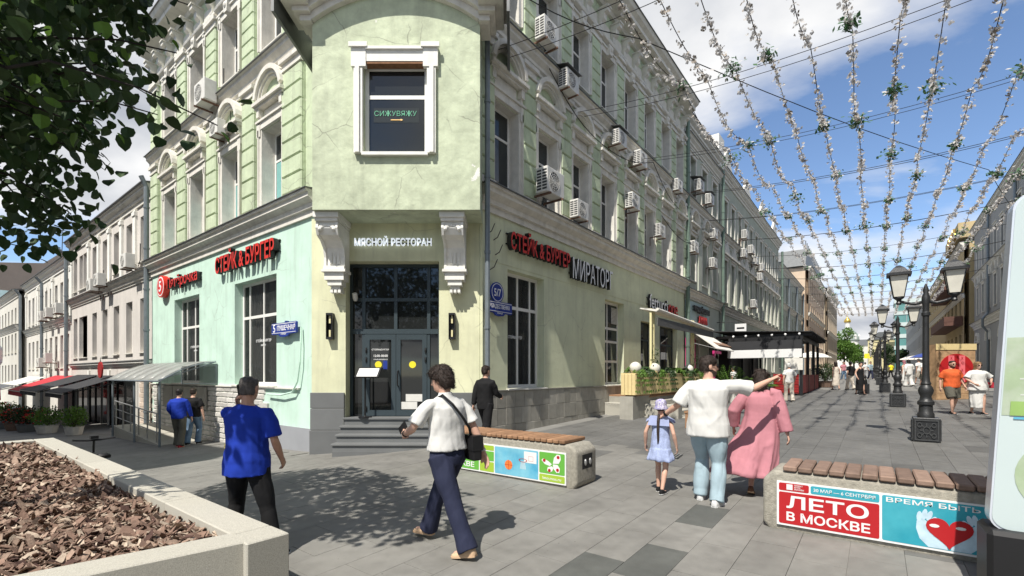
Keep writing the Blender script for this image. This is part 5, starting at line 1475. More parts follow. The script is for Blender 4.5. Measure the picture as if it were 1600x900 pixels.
for z in (2.42, 2.86):
    x = -.50 + .055 * (z - z0)
    m = MB().box(x, x + .09, -.0085, -.0075, z - .004, z + .004)
    for s in (-1, 1): m.box(0, .04, -.0085, -.0075, -.004, .004, T(x, 0, z) @ RY(s * R(40)))
    m.obj('arrow', MATS['map_ink'], py, FMm)
MB().box(-.42, -.33, -.0085, -.0075, 1.395, 1.40).box(-.42, -.36, -.0085, -.0075, 1.42, 1.425).obj('caption', MATS['map_ink'], py, FMm)
# ---------------------------------------------------------------- cast-iron lamps
def lamp_proto():
    t = thing('street_lamp', 'x', 'street lamp', Matrix(), 'two-armed iron lamps along the street')
    pd = thing_child('pedestal', t, bevel(MB().box(-.31, .31, -.31, .31, 0, .52).mesh('pedestal', MATS['iron']), .012, 1))
    # relief on the four faces
    for k in range(4):
        M = RZ(k * math.pi / 2)
        m = MB()
        m.box(-.27, .27, -.335, -.3105, .04, .065, M).box(-.27, .27, -.335, -.3105, .455, .48, M).box(-.27, -.245, -.335, -.3105, .066, .454, M).box(.245, .27, -.335, -.3105, .066, .454, M)
        for (cx, cz_, r) in ((0, .26, .085), (-.16, .15, .055), (.16, .15, .055), (-.16, .37, .055), (.16, .37, .055)):
            q = arc_band(cx, cz_, r - .018, r, 0, 6.2832, -.34, -.3105, 16); m.add([M @ Vector(p) for p in q.v], q.f)
        for a in range(8):
            c, s = math.cos(a * .785), math.sin(a * .785)
            q = MB().box(-.012, .012, -.33, -.3105, .09, .15); m.add([M @ (T(0, 0, .26) @ RY(a * .785) @ Vector(p)) for p in q.v], q.f)
        ob('relief', m.mesh('relief', mat('highlit_iron', (.055, .057, .058), .4, .3, 20, .2, 40, spec=.5)), pd)  # lighter iron: the highlights on the relief are put into its colour
    s = MB(); s.smooth = True
    s.lathe([(.20, .521), (.20, .60), (.17, .63), (.16, .78), (.20, .80), (.20, .86), (.15, .90), (.13, .97), (.17, 1.04), (.185, 1.10), (.16, 1.17), (.11, 1.22), (.13, 1.25), (.10, 1.30), (.085, 1.45), (.075, 2.7), (.105, 2.72), (.105, 2.78), (.08, 2.80), (.08, 2.95), (.10, 3.0), (.10, 3.12), (.06, 3.2), (.075, 3.27), (.02, 3.40)], 16)
    ob('post', shade_auto(s.mesh('post', MATS['iron']), 50), t)
    for sd in (-1, 1):
        a = MB(); a.smooth = True
        a.tube([(sd * .06, 0, 3.02), (sd * .25, 0, 2.98), (sd * .42, 0, 3.01), (sd * .58, 0, 3.06), (sd * .63, 0, 3.10)], [.035, .03, .028, .028, .03], 8)
        ob('arm', a.mesh('arm', MATS['iron']), t)
        x = sd * .63
        ln = MB(); ln.lathe([(.05, 2.99), (.075, 3.02), (.05, 3.06), (.06, 3.09), (.125, 3.13), (.125, 3.16)], 10, (x, 0))
        for cx, cy in ((-1, -1), (1, -1), (1, 1), (-1, 1)):
            ln.tube([(x + cx * .125, cy * .125, 3.15), (x + cx * .225, cy * .225, 3.62)], .014, 5)
        ln.loftr([[(x + cx * r, cy * r, z) for cx, cy in ((-1, -1), (1, -1), (1, 1), (-1, 1))] for r, z in ((.30, 3.625), (.30, 3.68), (.24, 3.69), (.15, 3.78), (.13, 3.80), (.03, 3.86))])
        lo = ob('lantern', ln.mesh('lantern', MATS['iron']), t)
        g = MB().loftr([[(x + cx * r, cy * r, z) for cx, cy in ((-1, -1), (1, -1), (1, 1), (-1, 1))] for r, z in ((.118, 3.165), (.215, 3.62))])
        ob('lantern_glass', g.mesh('lantern_glass', MATS['lamp_glass']), lo)
    return t
def thing_child(name, parent, me, M=None): return ob(name, me, parent, M)
lp0 = lamp_proto()
LAMPS = [(13.55, -.84), (22.8, -.62), (32.6, -.35), (42.2, -.2), (52, -.1), (62, 0), (72, .1), (82, .2), (92, .3), (104, .4)]
LN = ['first', 'second', 'third', 'fourth', 'fifth', 'sixth', 'seventh', 'eighth', 'ninth', 'tenth']
for i, (u, v) in enumerate(LAMPS):
    M = T(u, v, gz(u, v) - .01) @ RZ(R(-90)) @ SC(.72, .72, 1)
    lab = 'black two-armed iron street lamp, %s of the row up the street from the map pylon' % LN[i]
    if i == 0:
        # move the prototype itself
        kids = []
        def collect(o):
            for c in o.children: kids.append(c); collect(c)
        collect(lp0)
        for c in kids: WM[c.name] = M @ WM[c.name]
        setM(lp0, M); lp0['label'] = lab
    else:
        copy_tree(lp0, M, None, lab)
mr = thing('bollard_lamp', 'low black iron lamp base farther down the middle of the street', 'lamp base', T(31.2, .55, gz(31, .5)))
MB().box(-.25, .25, -.25, .25, 0, .5).lathe([(.16, .501), (.16, .7), (.1, .8), (.14, .9), (.05, 1.0)], 10).obj('base', MATS['iron'], mr)
# ---------------------------------------------------------------- raised cafe terrace by the corner building
tz = 1.08
tr = thing('cafe_terrace', 'raised timber cafe terrace with stone steps beside the olive wall', 'terrace', T(18, 6.6, gz(18, 6.6)))
MB().box(15.2, 24.2, 6.0, 7.42, gz(15, 6) - .3, tz - .05).obj('platform', MATS['plinth_stone'], tr, Matrix())
for i in range(11): MB().box(15.2 + i * .82, 15.2 + i * .82 + .81, 5.97, 7.42, tz - .049, tz).obj('deck_board', MATS['bench_wood'], tr, Matrix())
for i in range(4):
    za = tz - .16 * (i + 1)
    MB().cbox(15.25, 17.0, 5.99 - .30 * (i + 1), 6.0 - .30 * i, gz(16, 5) - .3, za, .01).obj('step', MATS['granite'], tr, Matrix())
MB().cbox(14.85, 15.24, 4.9, 7.42, gz(15, 5) - .3, tz - .25, .02).obj('side_wall', MATS['granite'], tr, Matrix())
bx_ = thing('timber_flower_box', 'pale slatted timber flower box along the cafe terrace', 'flower box', T(18.5, 5.95, tz))
k = fixn(MB().cbox(.009, .121, -.03, .0, 0, .66, .008).mesh('slat', MATS['pine']))
u = 14.0
F = T(0, 5.95, 0)
while u < 22.7:
    ob('slat', k, bx_, F @ T(u, 0, tz + .06)); u += .13
for i in range(4): ob('slat', k, bx_, T(14.0, 6.42, tz + .06) @ RZ(R(-90)) @ T(i * .12, 0, 0))
MB().box(14.01, 22.78, 5.955, 6.38, tz + .08, tz + .64).obj('box', MATS['pine'], bx_, Matrix())
MB().box(13.99, 22.8, 5.91, 6.42, tz + .721, tz + .75).obj('rim', MATS['pine'], bx_, Matrix())
MB().box(14.2, 22.6, 5.98, 6.36, tz + .02, tz + .079).obj('plinth', MATS['bench_wood'], bx_, Matrix())
MB().box(13.9, 15.3, 5.98, 6.42, gz(14, 6) - .2, tz + .019).obj('pedestal', MATS['plinth_stone'], bx_, Matrix())
def unit3(q): return q.normalized() if q.length > 1e-9 else Vector((0, 0, 1))
def fern(label, u, v, z, r, n, seed, hang=.5, lm='leaf_light'):
    rd = random.Random(seed); M = T(u, v, z)
    p = thing('trailing_fern', label, 'plant', M, 'trailing ferns in the timber flower box')
    mb = MB()
    for i in range(n):
        a = rd.random() * 6.28; L = r * rd.uniform(.6, 1.2); d = Vector((math.cos(a), math.sin(a), 0))
        pts = [Vector((0, 0, .05)) + d * L * t + Vector((0, 0, .30 * math.sin(t * 2.2) - hang * t * t * (1.2 if d.y < 0 else .4))) for t in (0, .2, .4, .6, .8, 1)]
        s = Vector((-d.y, d.x, 0))
        for j in range(1, 6):
            for sg2 in (-1, 1):
                for q in (0, .5):
                    b = pts[j - 1].lerp(pts[j], q); w = .11 * (1 - j / 7.5)
                    fd = unit3(pts[j] - pts[j - 1]); tz_ = Vector((0, 0, -rd.uniform(.03, .10)))
                    mb.add([b, b + s * sg2 * w * .7 + fd * .01 + tz_ * .5, b + s * sg2 * w + fd * .05 + tz_, b + fd * .06], [(0, 1, 2, 3)])
    mb.obj('fronds', MATS[lm], p, M, kind='stuff')
    return p
for i, u in enumerate((14.35, 15.15, 16.1, 17.2, 18.3, 19.5, 20.7, 21.8)):
    fern('trailing green fern in the timber flower box, %s from the stone steps' % LN[i], u, 6.0, tz + .74, .46, 30, 50 + i, .85, 'leaf_light' if i % 2 == 0 else 'leaf')
for u, lab in ((15.9, 'white globe lamp on the timber flower box, nearest the steps'), (19.6, 'white globe lamp on the timber flower box, farther from the steps'), (14.25, 'small white globe lamp at the end of the timber flower box')):
    g = thing('globe_lamp', lab, 'lamp', T(u, 6.05, tz + .72))
    m = MB(); m.smooth = True
    m.ell((0, 0, .20), .19, .19, .19, 16, 10).obj('globe', MATS['lamp_glass'], g)
    MB().lathe([(.07, 0), (.07, .04)], 10).obj('foot', MATS['steel'], g)
aw = thing('cafe_awning_frame', 'cream double-post awning frame over the cafe terrace', 'awning', T(18, 6.1, tz))
for u in (15.9, 20.4):
    for du in (-.12, .12):
        MB().box(u + du - .035, u + du + .035, 6.10, 6.17, tz, 4.05).obj('post', MATS['cream_metal'], aw, Matrix())
    for z in (1.6, 2.2, 2.8, 3.4): MB().box(u - .085, u + .085, 6.115, 6.155, z, z + .04).obj('rung', MATS['cream_metal'], aw, Matrix())
fixn(MB().loftr([[(15.7, 5.9, 3.92), (22.6, 5.9, 3.72), (22.6, 5.9, 3.80), (15.7, 5.9, 4.0)], [(15.7, 6.5, 4.06), (22.6, 6.5, 3.88), (22.6, 6.5, 3.92), (15.7, 6.5, 4.10)]]).obj('cloth', MATS['awning_white'], aw, Matrix()).data)
MB().box(15.7, 22.6, 5.87, 5.895, 3.45, 3.72).obj('valance', MATS['curtain'], aw, Matrix())
MB().tube([(15.7, 5.88, 4.0), (22.6, 5.88, 3.79)], .05, 8).obj('cassette', MATS['awning_white'], aw, Matrix())
iv = MB()
rd = random.Random(4)
for u in (15.9, 20.4):
    for i in range(160):
        z = tz + .1 + 1.5 * rd.random(); a = rd.random() * 6.28
        p = Vector((u + .16 * math.cos(a), 6.08 + .12 * math.sin(a), z)); d = Vector((rd.gauss(0, 1), rd.gauss(-.5, 1), rd.gauss(0, 1))).normalized() * .08; s = Vector((-d.y, d.x, .02)) * .5
        iv.add([p, p + d * .5 + s, p + d, p + d * .5 - s], [(0, 1, 2, 3)])
iv.obj('ivy', MATS['leaf_dark'], aw, Matrix(), kind='stuff')
awning('grey cafe awning beyond the timber flower box', 24.4, 24.41, 7.4, 7.39, 3.6, 3.59, 'awning_black', .01) if False else None
a2 = thing('side_awning', 'white slanting shop awning past the pale blue board', 'awning', T(25.5, 7, 3.4))
fixn(MB().loftr([[(24.2, 7.4, 4.0), (27.5, 7.4, 3.95), (27.5, 7.4, 4.0), (24.2, 7.4, 4.05)], [(24.2, 6.1, 3.0), (27.5, 6.1, 3.0), (27.5, 6.1, 3.05), (24.2, 6.1, 3.05)]]).obj('cloth', MATS['awning_white'], a2, Matrix()).data)
MB().tube([(24.2, 7.4, 3.4), (24.2, 6.1, 3.02)], .02, 6).tube([(27.5, 7.4, 3.4), (27.5, 6.1, 3.02)], .02, 6).obj('arm', MATS['black_metal'], a2, Matrix())
pk = thing('magenta_frame', 'magenta doorway frame beside the cafe terrace', 'frame', T(24, 6.3, tz))
MB().box(23.3, 23.42, 6.0, 6.1, .6, 2.9).box(23.421, 24.5, 6.0, 6.1, 2.78, 2.9).box(23.6, 25, 7.36, 7.44, .8, 3.6).obj('frame', mat('magenta', (.50, .03, .17), .5, .05, 3), pk, Matrix())
# ---------------------------------------------------------------- black pergola cafe
gp = gz(32, 4.5)
pg = thing('pergola_cafe', 'black steel pergola cafe with a white banner along the street', 'pergola', T(34, 4.7, gp))
for u in (28.1, 31, 34, 36.6):
    for v in (3.05, 6.4): MB().box(u - .07, u + .07, v - .07, v + .07, gp - .3, gp + 2.75).obj('post', MATS['black_metal'], pg, Matrix())
MB().box(28, 36.7, 2.97, 3.12, gp + 2.76, gp + 2.95).box(28, 36.7, 6.33, 6.48, gp + 2.76, gp + 2.95).box(28, 28.15, 3.13, 6.32, gp + 2.76, gp + 2.95).obj('beam', MATS['black_metal'], pg, Matrix())
for i in range(10): MB().box(28.3 + i * .88, 28.42 + i * .88, 2.6, 7.2, gp + 2.96, gp + 3.10).obj('rafter', MATS['black_metal'], pg, Matrix())
fixn(MB().loftr([[(27.9, 2.55, gp + 3.11), (27.9, 7.3, gp + 3.35), (27.9, 7.3, gp + 3.39), (27.9, 2.55, gp + 3.15)], [(36.9, 2.55, gp + 3.11), (36.9, 7.3, gp + 3.35), (36.9, 7.3, gp + 3.39), (36.9, 2.55, gp + 3.15)]]).obj('roof', MATS['awning_black'], pg, Matrix()).data)
MB().box(27.90, 27.99, 3.0, 6.5, gp + 1.85, gp + 2.28).obj('banner', MATS['print_white'], pg, Matrix())
MB().box(27.90, 27.99, 3.0, 6.5, gp + 2.29, gp + 2.75).obj('fascia', MATS['awning_black'], pg, Matrix())
MB().box(28.05, 28.15, 3.15, 4.3, gp, gp + 1.0).box(28.2, 36.5, 3.0, 3.1, gp, gp + .95).obj('screen', mat('red_slats', (.25, .03, .03), .6, .2, 8), pg, Matrix())
for i in range(7): MB().box(28.03, 28.049, 3.16, 4.29, gp + .06 + i * .135, gp + .15 + i * .135).obj('slat', MATS['dark_red'], pg, Matrix())
MB().box(27.86, 27.89, 2.95, 3.75, gp + 1.2, gp + 1.8).obj('menu_board', MATS['awning_white'], pg, Matrix())
MB().box(28.4, 36.5, 6.5, 7.1, gp, gp + 2.4).obj('back_screen', MATS['black_plastic'], pg, Matrix())
for i in range(6):
    MB().lathe([(.04, 0), (.06, .05), (.04, .1)], 8).obj('spotlight', MATS['white_letter'], pg, T(27.85, 3.1 + i * .62, gp + 2.98))
tl = thing('tiled_porch', 'small brown tiled porch roof beside the pergola', 'porch', T(27, 6.8, 2))
fixn(MB().loftr([[(25.8, 7.4, 3.75), (28.4, 7.4, 3.75), (28.4, 7.4, 3.8), (25.8, 7.4, 3.8)], [(25.4, 6.3, 3.25), (28.6, 6.3, 3.25), (28.6, 6.3, 3.3), (25.4, 6.3, 3.3)]]).obj('roof', mat('brown_tile', (.26, .16, .11), .8, .2, 8), tl, Matrix()).data)
ws = thing('hanging_sign', 'white hanging sign board above the pergola', 'sign', T(29.6, 6.2, 4.2))
MB().box(-.03, .03, -.3, .3, 0, .5).obj('board', MATS['print_white'], ws)
MB().tube([(0, .1, .5), (0, .1, .65), (0, 1.3, .65)], .02, 5).obj('bracket', MATS['black_metal'], ws)
MB().box(-.034, -.0305, -.2, .2, .2, .3).obj('emblem', MATS['black_plastic'], ws)
# big palms and greenery at the terrace ends
def palm(label, u, v, h, r, n, seed, z=None):
    rd = random.Random(seed); z = gz(u, v) if z is None else z; M = T(u, v, z)
    p = thing('potted_palm', label, 'potted plant', M)
    MB().lathe([(.22, 0), (.30, .5), (.32, .55), (.26, .55)], 12).obj('pot', MATS['awning_white'], p, M)
    mb = MB()
    for i in range(n):
        a = rd.random() * 6.28; el = rd.uniform(.4, 1.4); d = Vector((math.cos(a), math.sin(a), 0))
        pts = [Vector((0, 0, .5)) + d * r * math.cos(el) * t * 1.2 + Vector((0, 0, (h - .5) * math.sin(el) * t - .35 * t * t)) for t in (0, .25, .5, .75, 1)]
        s = Vector((-d.y, d.x, 0))
        for j in range(1, 5):
            for q in (0, .33, .66):
                b = pts[j - 1].lerp(pts[j], q)
                for sg2 in (-1, 1):
                    w = .22 * (1.1 - j / 6)
                    mb.add([b, b + s * sg2 * w * .6 + d * .05 - Vector((0, 0, .01)), b + s * sg2 * w + d * .14 - Vector((0, 0, .06)), b + d * .05], [(0, 1, 2, 3)])
    mb.obj('fronds', MATS['leaf_light'], p, M, kind='stuff')
palm('tall feathery palm at the end of the cafe terrace', 22.9, 5.3, 2.1, .8, 26, 1)
palm('broad green palm beside the tall feathery one', 22.2, 4.9, 1.4, .8, 26, 2)
palm('bushy palm in a pale pot before the pergola', 25.5, 4.4, 1.5, .8, 26, 3)
for i, (u, v) in enumerate(((37.6, 2.7), (39.4, 2.8))):
    pot_plant(('bushy green shrub at the street end of the pergola', 'rounded shrub just beyond the pergola')[i], u, v, 1.6, .9, 900, 70 + i, 'leaf', None, 'wood')
cr = thing('timber_bench', 'small pale timber bench beside the terrace steps', 'bench', T(13.5, 3.9, gz(13.5, 3.9)))
cr.location = WM[cr.name].translation
MB().box(-.6, .6, -.2, .2, .40, .45).obj('seat', MATS['bench_wood'], cr); MB().box(-.58, -.52, -.18, .18, 0, .399).obj('leg', MATS['bench_wood'], cr); MB().box(.52, .58, -.18, .18, 0, .399).obj('leg', MATS['bench_wood'], cr)
# ---------------------------------------------------------------- red oval stand and metro sign on the right
ok = thing('oval_display_stand', 'timber display stand with a big red oval fan', 'display stand', T(*cam2w(18.9, 20.3), gz(*cam2w(18.1, 20.2))))
FK = T(*cam2w(18.1, 20.2), gz(*cam2w(18.1, 20.2))) @ RZ(HEAD - R(90)) @ SC(.74, .8, .93)
MB().box(-.0, 2.25, 0, .5, .0, 2.55).obj('back', mat('bamboo', (.42, .27, .15), .7, .3, 6), ok, FK)
MB().box(-.04, 2.29, -.03, -.002, 2.30, 2.58).obj('header', MATS['pine'], ok, FK)
for i in range(8): MB().box(.02, 2.23, -.012, -.002, .05 + i * .27, .30 + i * .27).obj('bamboo_slat', MATS['bamboo'], ok, FK)
disc(1.12, 1.42, .70, -.06, -.02, 1.40, 36).obj('oval', MATS['print_red'], ok, FK)
for x in (.80, 1.42): MB().box(x - .17, x + .17, -.066, -.061, .82, 2.04).obj('stripe', mat('print_pink', (.75, .16, .18), .4, .05, 3), ok, FK)
for x in (.80, 1.42):
    for z in (1.85, 1.6, 1.3, 1.05): ob('glyph', text('ж' if z in (1.85, 1.3) else 'ч', .12, .14, .004, .0, mats=MATS['dark_red']), ok, FK @ T(x - .06, -.067, z))
mt = thing('metro_sign', 'red metro letter M hung on the grey house', 'sign', T(33, -6.4, 4.8))
FMt = T(33, -6.0, 3.9) @ RZ(HEAD - R(90))
ob('lettering', text('М', 1.3, .75, .12, .06, mats=MATS['print_red']), mt, FMt)
MB().box(.2, 1.1, .02, .08, .76, .82).obj('bracket', MATS['black_metal'], mt, FMt); MB().box(.62, .68, .02, .08, .8205, 1.1).obj('hanger', MATS['black_metal'], mt, FMt)
# parasols and vehicles far up the street
def parasol(label, u, v, m, r=1.5):
    z = gz(u, v); p = thing('parasol', label, 'parasol', T(u, v, z))
    MB().tube([(0, 0, 0), (0, 0, 2.5)], .03, 6).obj('pole', MATS['steel'], p)
    MB().lathe([(r, 2.05), (r * .6, 2.4), (.05, 2.65)], 8).obj('canopy', MATS[m], p)
parasol('blue parasol far up the street', 62, -4.5, 'sign_blue', 2)
parasol('pink balloon-like parasol by the display stand', 33, -5.2, 'print_red', .5)
parasol('white parasol on the left pavement far up', 52, 4.8, 'awning_white', 1.6)
parasol('pale parasol beyond the lamps', 75, -4.0, 'awning_white', 2)
ys = thing('yellow_sign', 'small yellow notice on a post far up the street', 'sign', T(120, 1.4, gz(120, 1)))
MB().tube([(0, 0, 0), (0, 0, 4)], .06, 6).obj('post', MATS['steel'], ys); MB().box(-.05, .05, -.6, .6, 3.2, 4.2).obj('board', MATS['print_yellow'], ys)
def car(label, u, v, rot, m):
    z = gz(u, v); M = T(u, v, z) @ RZ(rot); c = thing('parked_car', label, 'car', M)
    me = fixn(MB().prism([(-2.1, .3), (2.1, .3), (2.15, .75), (1.9, .95), (1.2, 1.0), (.6, 1.45), (-1.0, 1.48), (-1.8, 1.05), (-2.1, .95)], -.85, .85).mesh('body', MATS[m])); bevel(me, .06, 2, 20)
    b = ob('body', me, c, M)
    MB().prism([(1.05, 1.02), (.58, 1.38), (-.95, 1.40), (-1.55, 1.05)], -.865, .865).obj('window', MATS['shop_glass'], c, M)
    for x in (-1.3, 1.3):
        for y in (-.8, .8):
            w = MB().lathe([(.2, -.1), (.33, -.1), (.33, .1), (.2, .1)], 14)
            w.obj('wheel', MATS['black_plastic'], c, M @ T(x, y, .33) @ RX(R(90)))
    for y in (-.6, .6): MB().box(-2.13, -2.08, y - .15, y + .15, .65, .8).obj('headlight', MATS['white_letter'], c, M)
car('white car parked on the left far up the street', 118, 4.6, .1, 'ac_white')
car('dark car far up the street by the lamps', 108, -3.6, .05, 'black_plastic')
car('silver car crossing at the end of the street', 150, 1.5, R(80), 'steel')
st_ = thing('pram', 'pale pushchair on the left pavement far up the street', 'pram', T(58, 4.2, gz(58, 4.2)))
MB().lathe([(.1, .45), (.35, .6), (.4, .9), (.3, 1.1)], 10).tube([(.3, 0, .8), (.7, 0, 1.05)], .02, 5).obj('body', MATS['awning_white'], st_)
for x in (-.3, .3):
    for y in (-.25, .25): MB().lathe([(.05, -.03), (.14, -.03), (.14, .03), (.05, .03)], 10).obj('wheel', MATS['black_plastic'], st_, T(58 + x, 4.2 + y, gz(58, 4.2) + .14) @ RX(R(90)))

# ---------------------------------------------------------------- cables and flower garlands over the street
rd = random.Random(9)
GVS = [4.05, 3.4, 2.72, 1.95, 1.22, .45, -.38, -1.12, -2.0, -2.85, -3.55, -4.25, -5.0]
CRS = [(8.75, 9.7), (12.6, 9.8), (17.2, 9.9), (22, 10.0), (27, 10.1), (32, 10.2), (37.5, 10.3), (43, 10.4), (49, 10.5), (55, 10.6), (61, 10.7), (68, 10.8), (76, 10.9), (85, 11.0)]
def crossz(zc, v): q = (v + .2) / 7.2; return zc - .55 * (1 - q * q)
for i, (u, zc) in enumerate(CRS):
    for k in (0, 1):
        uu = u + k * .55
        c = thing('overhead_cable', 'thin black cable across the street, %s of the %s pair from the corner bay' % (('lower', 'upper')[k], (LN + ['eleventh', 'twelfth', 'thirteenth', 'fourteenth'])[i]), 'cable', T(uu, 0, zc), 'cables strung across the street')
        pts = [(uu + .25 * math.sin(v * .2 + i), v, crossz(zc + k * .12, v)) for v in [7.42 - 14.7 * j / 16 for j in range(17)]]
        MB().tube(pts, .008 if u < 20 else .011, 5).obj('wire', MATS['cable'], c, Matrix())
for pts, lab in (([(11.2, 7.3, 10.4), (14, 7.1, 9.3), (17.2, 6.6, 9.7), (22, 7.2, 9.4)], 'slack black cable looping along the green facade'), ([(20, 7.3, 8.6), (23.2, 7.0, 8.0), (26, 7.2, 8.9)], 'slack black cable near the dark green downpipe'), ([(9, 7.3, 11.4), (12, 5, 10.7), (30, -4, 11), (42, -7, 11.5)], 'long diagonal cable high across the street')):
    c = thing('slack_cable', lab, 'cable', T(*pts[0])); P = []
    for a, b in zip(pts, pts[1:]):
        for t in range(8):
            q = Vector(a).lerp(Vector(b), t / 8); q.z -= .25 * math.sin(math.pi * t / 8); P.append(q)
    P.append(Vector(pts[-1])); MB().tube(P, .013, 5).obj('wire', MATS['cable'], c, Matrix())
def gpath(v, k):
    P = []
    for (u0, z0), (u1, z1) in zip(CRS, CRS[1:]):
        n = 9
        for j in range(n):
            t = j / n
            P.append(Vector((u0 + (u1 - u0) * t, v + .04 * math.sin(u0 + t * 3 + k), crossz(z0 + (z1 - z0) * t, v) - .05 - (.34 + .06 * math.sin(k * 2.1 + u0)) * math.sin(math.pi * t))))
    P.append(Vector((CRS[-1][0], v, crossz(CRS[-1][1], v))))
    return P
mat('green_bunch', (.08, .17, .075), .6, .35, 12); leafmat('green_bunch', .3)
for k, v in enumerate(GVS):
    P = gpath(v, k)
    lab = ('garland of white paper blossom nearest the green facade' if k == 0 else 'garland of white paper blossom nearest the grey house' if k == len(GVS) - 1 else 'garland of white paper blossom, %s from the green facade' % (LN + ['eleventh', 'twelfth'])[k])
    g = thing('flower_garland', lab, 'garland', T(8.75, v, 9.3), 'blossom garlands hung along the street')
    MB().tube(P, .009, 4).obj('string', MATS['cable'], g, Matrix())
    fl = MB(); cum = 0
    for a, b in zip(P, P[1:]):
        L = (b - a).length; u = a.x
        dens = 22 if u < 16 else (20 if u < 30 else (14 if u < 60 else 9))
        gap = math.sin(a.x * 2.2 + k * 1.7) + .5 * math.sin(a.x * 5.1 + k)
        m_ = int(L * dens * (1.25 if gap > -.3 else .55))
        for q in range(m_):
            p = a.lerp(b, rd.random()) + Vector((rd.gauss(0, .035), rd.gauss(0, .045), rd.gauss(-.05, .055)))
            sz = rd.uniform(.04, .085) * (1 if u < 25 else 1.25)
            fl.mi = 0 if rd.random() < (.78 if u > 10 else .6) else 1
            np_ = 4 if u < 30 else 3; sz *= 1.3 if u > 60 else .9
            ax = Vector((rd.gauss(0, 1), rd.gauss(0, 1), rd.gauss(0, 1))).normalized()
            s1 = ax.orthogonal().normalized(); s2 = ax.cross(s1)
            for j in range(np_):
                an = j * 6.283 / np_ + rd.random()
                d = (s1 * math.cos(an) + s2 * math.sin(an) + ax * .45).normalized(); w = ax.cross(d).normalized() * sz * .45
                fl.add([p, p + d * sz * .6 + w, p + d * sz, p + d * sz * .6 - w], [(0, 1, 2, 3)])
    fl.obj('blossom', [MATS['petal'], MATS['petal_dry']], g, Matrix(), kind='stuff')
    us_ = []
    x = 11.5 + rd.uniform(0, 6)
    while x < 58: us_.append(x); x += rd.uniform(4, 13)
    for x in us_:
        p = min(P, key=lambda q: abs(q.x - x))
        bm_ = MB(); gsz = rd.uniform(.6, 1.25)
        for q in range(80):
            dd = Vector((rd.gauss(0, .11), rd.gauss(0, .11), rd.gauss(-.05, .08))) * gsz; d = Vector((rd.gauss(0, 1), rd.gauss(0, 1), rd.gauss(-.3, .6))).normalized(); s = d.orthogonal().normalized()
            l = rd.uniform(.08, .17); bm_.mi = 0 if rd.random() < .8 else 1
            bm_.add([p + dd, p + dd + d * l * .5 + s * l * .3, p + dd + d * l, p + dd + d * l * .5 - s * l * .3], [(0, 1, 2, 3)])
        bm_.obj('leaf_bunch', [MATS['green_bunch'], MATS['petal']], g, Matrix(), kind='stuff')
# ---------------------------------------------------------------- the linden at the planter
TB = Vector((-.75, 5.95, .5))
tree = thing('linden_tree', 'linden tree in the granite planter with low hanging leaves', 'tree', T(*TB))
tk = MB(); tk.smooth = True
tk.tube([TB + Vector(p) for p in ((0, 0, -.1), (.02, 0, .6), (-.03, .02, 1.5), (.02, -.02, 2.4), (.0, .0, 3.4), (.05, .05, 4.6), (.02, .1, 5.6))], [.17, .13, .115, .105, .09, .06, .03], 10).obj('trunk', MATS['bark'], tree, Matrix())
CC = Vector((.38, 5.7, 5.05)); CR = Vector((1.0, 2.75, 1.35))
rd = random.Random(41)
tips = []
br = MB()
def limb(p, q, r0, r1, n=5, wob=.12):
    pts = []
    for i in range(n + 1):
        t = i / n; w = Vector(p).lerp(Vector(q), t); w += Vector((rd.gauss(0, wob), rd.gauss(0, wob), rd.gauss(0, wob) + .25 * math.sin(math.pi * t))) * (0 if i in (0, n) else 1); pts.append(w)
    br.tube(pts, [r0 + (r1 - r0) * i / n for i in range(n + 1)], 5); return pts
for i in range(26):
    while True:
        q = Vector((rd.uniform(-1, 1), rd.uniform(-1, 1), rd.uniform(-1, 1)))
        if .5 < q.length < 1: break
    q = CC + Vector((q.x * CR.x, q.y * CR.y, q.z * CR.z))
    s = TB + Vector((0, 0, min(4.9, max(1.9, q.z - 1.3))))
    pts = limb(s, q, .035, .008)
    tips.append(pts)
# branches that hang into the picture
for q in ((1.28, 3.42, 3.42), (1.20, 4.3, 3.75), (1.35, 4.9, 4.15), (1.15, 5.7, 3.8), (1.1, 6.6, 3.45), (1.15, 7.4, 3.4), (1.3, 4.0, 4.5), (1.32, 5.6, 4.7), (1.15, 6.4, 4.1), (.9, 4.6, 3.55), (1.2, 3.9, 4.05), (1.1, 7.6, 3.9), (1.05, 5.1, 3.6), (.85, 7.0, 3.1)):
    s = TB + Vector((.05, -.1, rd.uniform(2.6, 3.6)))
    tips.append(limb(s, q, .02, .004, 7, .06))
br.obj('branches', MATS['twig'], tree, Matrix())
LF = MB()          # a heart-shaped, slightly folded leaf
LF.smooth = False; rl_ = random.Random(5)
LF.add([(0, 0, 0), (.42, .08, .06), (.50, .40, .07), (.34, .75, .04), (0, 1.05, -.06), (-.34, .75, .04), (-.50, .40, .07), (-.42, .08, .06), (0, .45, 0)], [(0, 1, 2, 8), (8, 2, 3, 4), (0, 8, 6, 7), (8, 4, 5, 6)])
lfm = LF.mesh('leaf', MATS['leaf'])
cand = []
def add_leaf(p, sz):
    yaw = rd.random() * 6.283; pit = rd.gauss(-.9, .5); rol = rd.gauss(0, .5)
    cand.append(T(*p) @ RZ(yaw) @ RX(pit) @ RY(rol) @ SC(sz, sz, sz))
for pts in tips:
    n = len(pts)
    for i in range(1, n):
        for j in range(9 if i > n // 2 else 5):
            t = rd.random(); p = pts[i - 1].lerp(pts[i], t) + Vector((rd.gauss(0, .13), rd.gauss(0, .13), rd.gauss(-.04, .11)))
            add_leaf(p, rd.uniform(.07, .125))
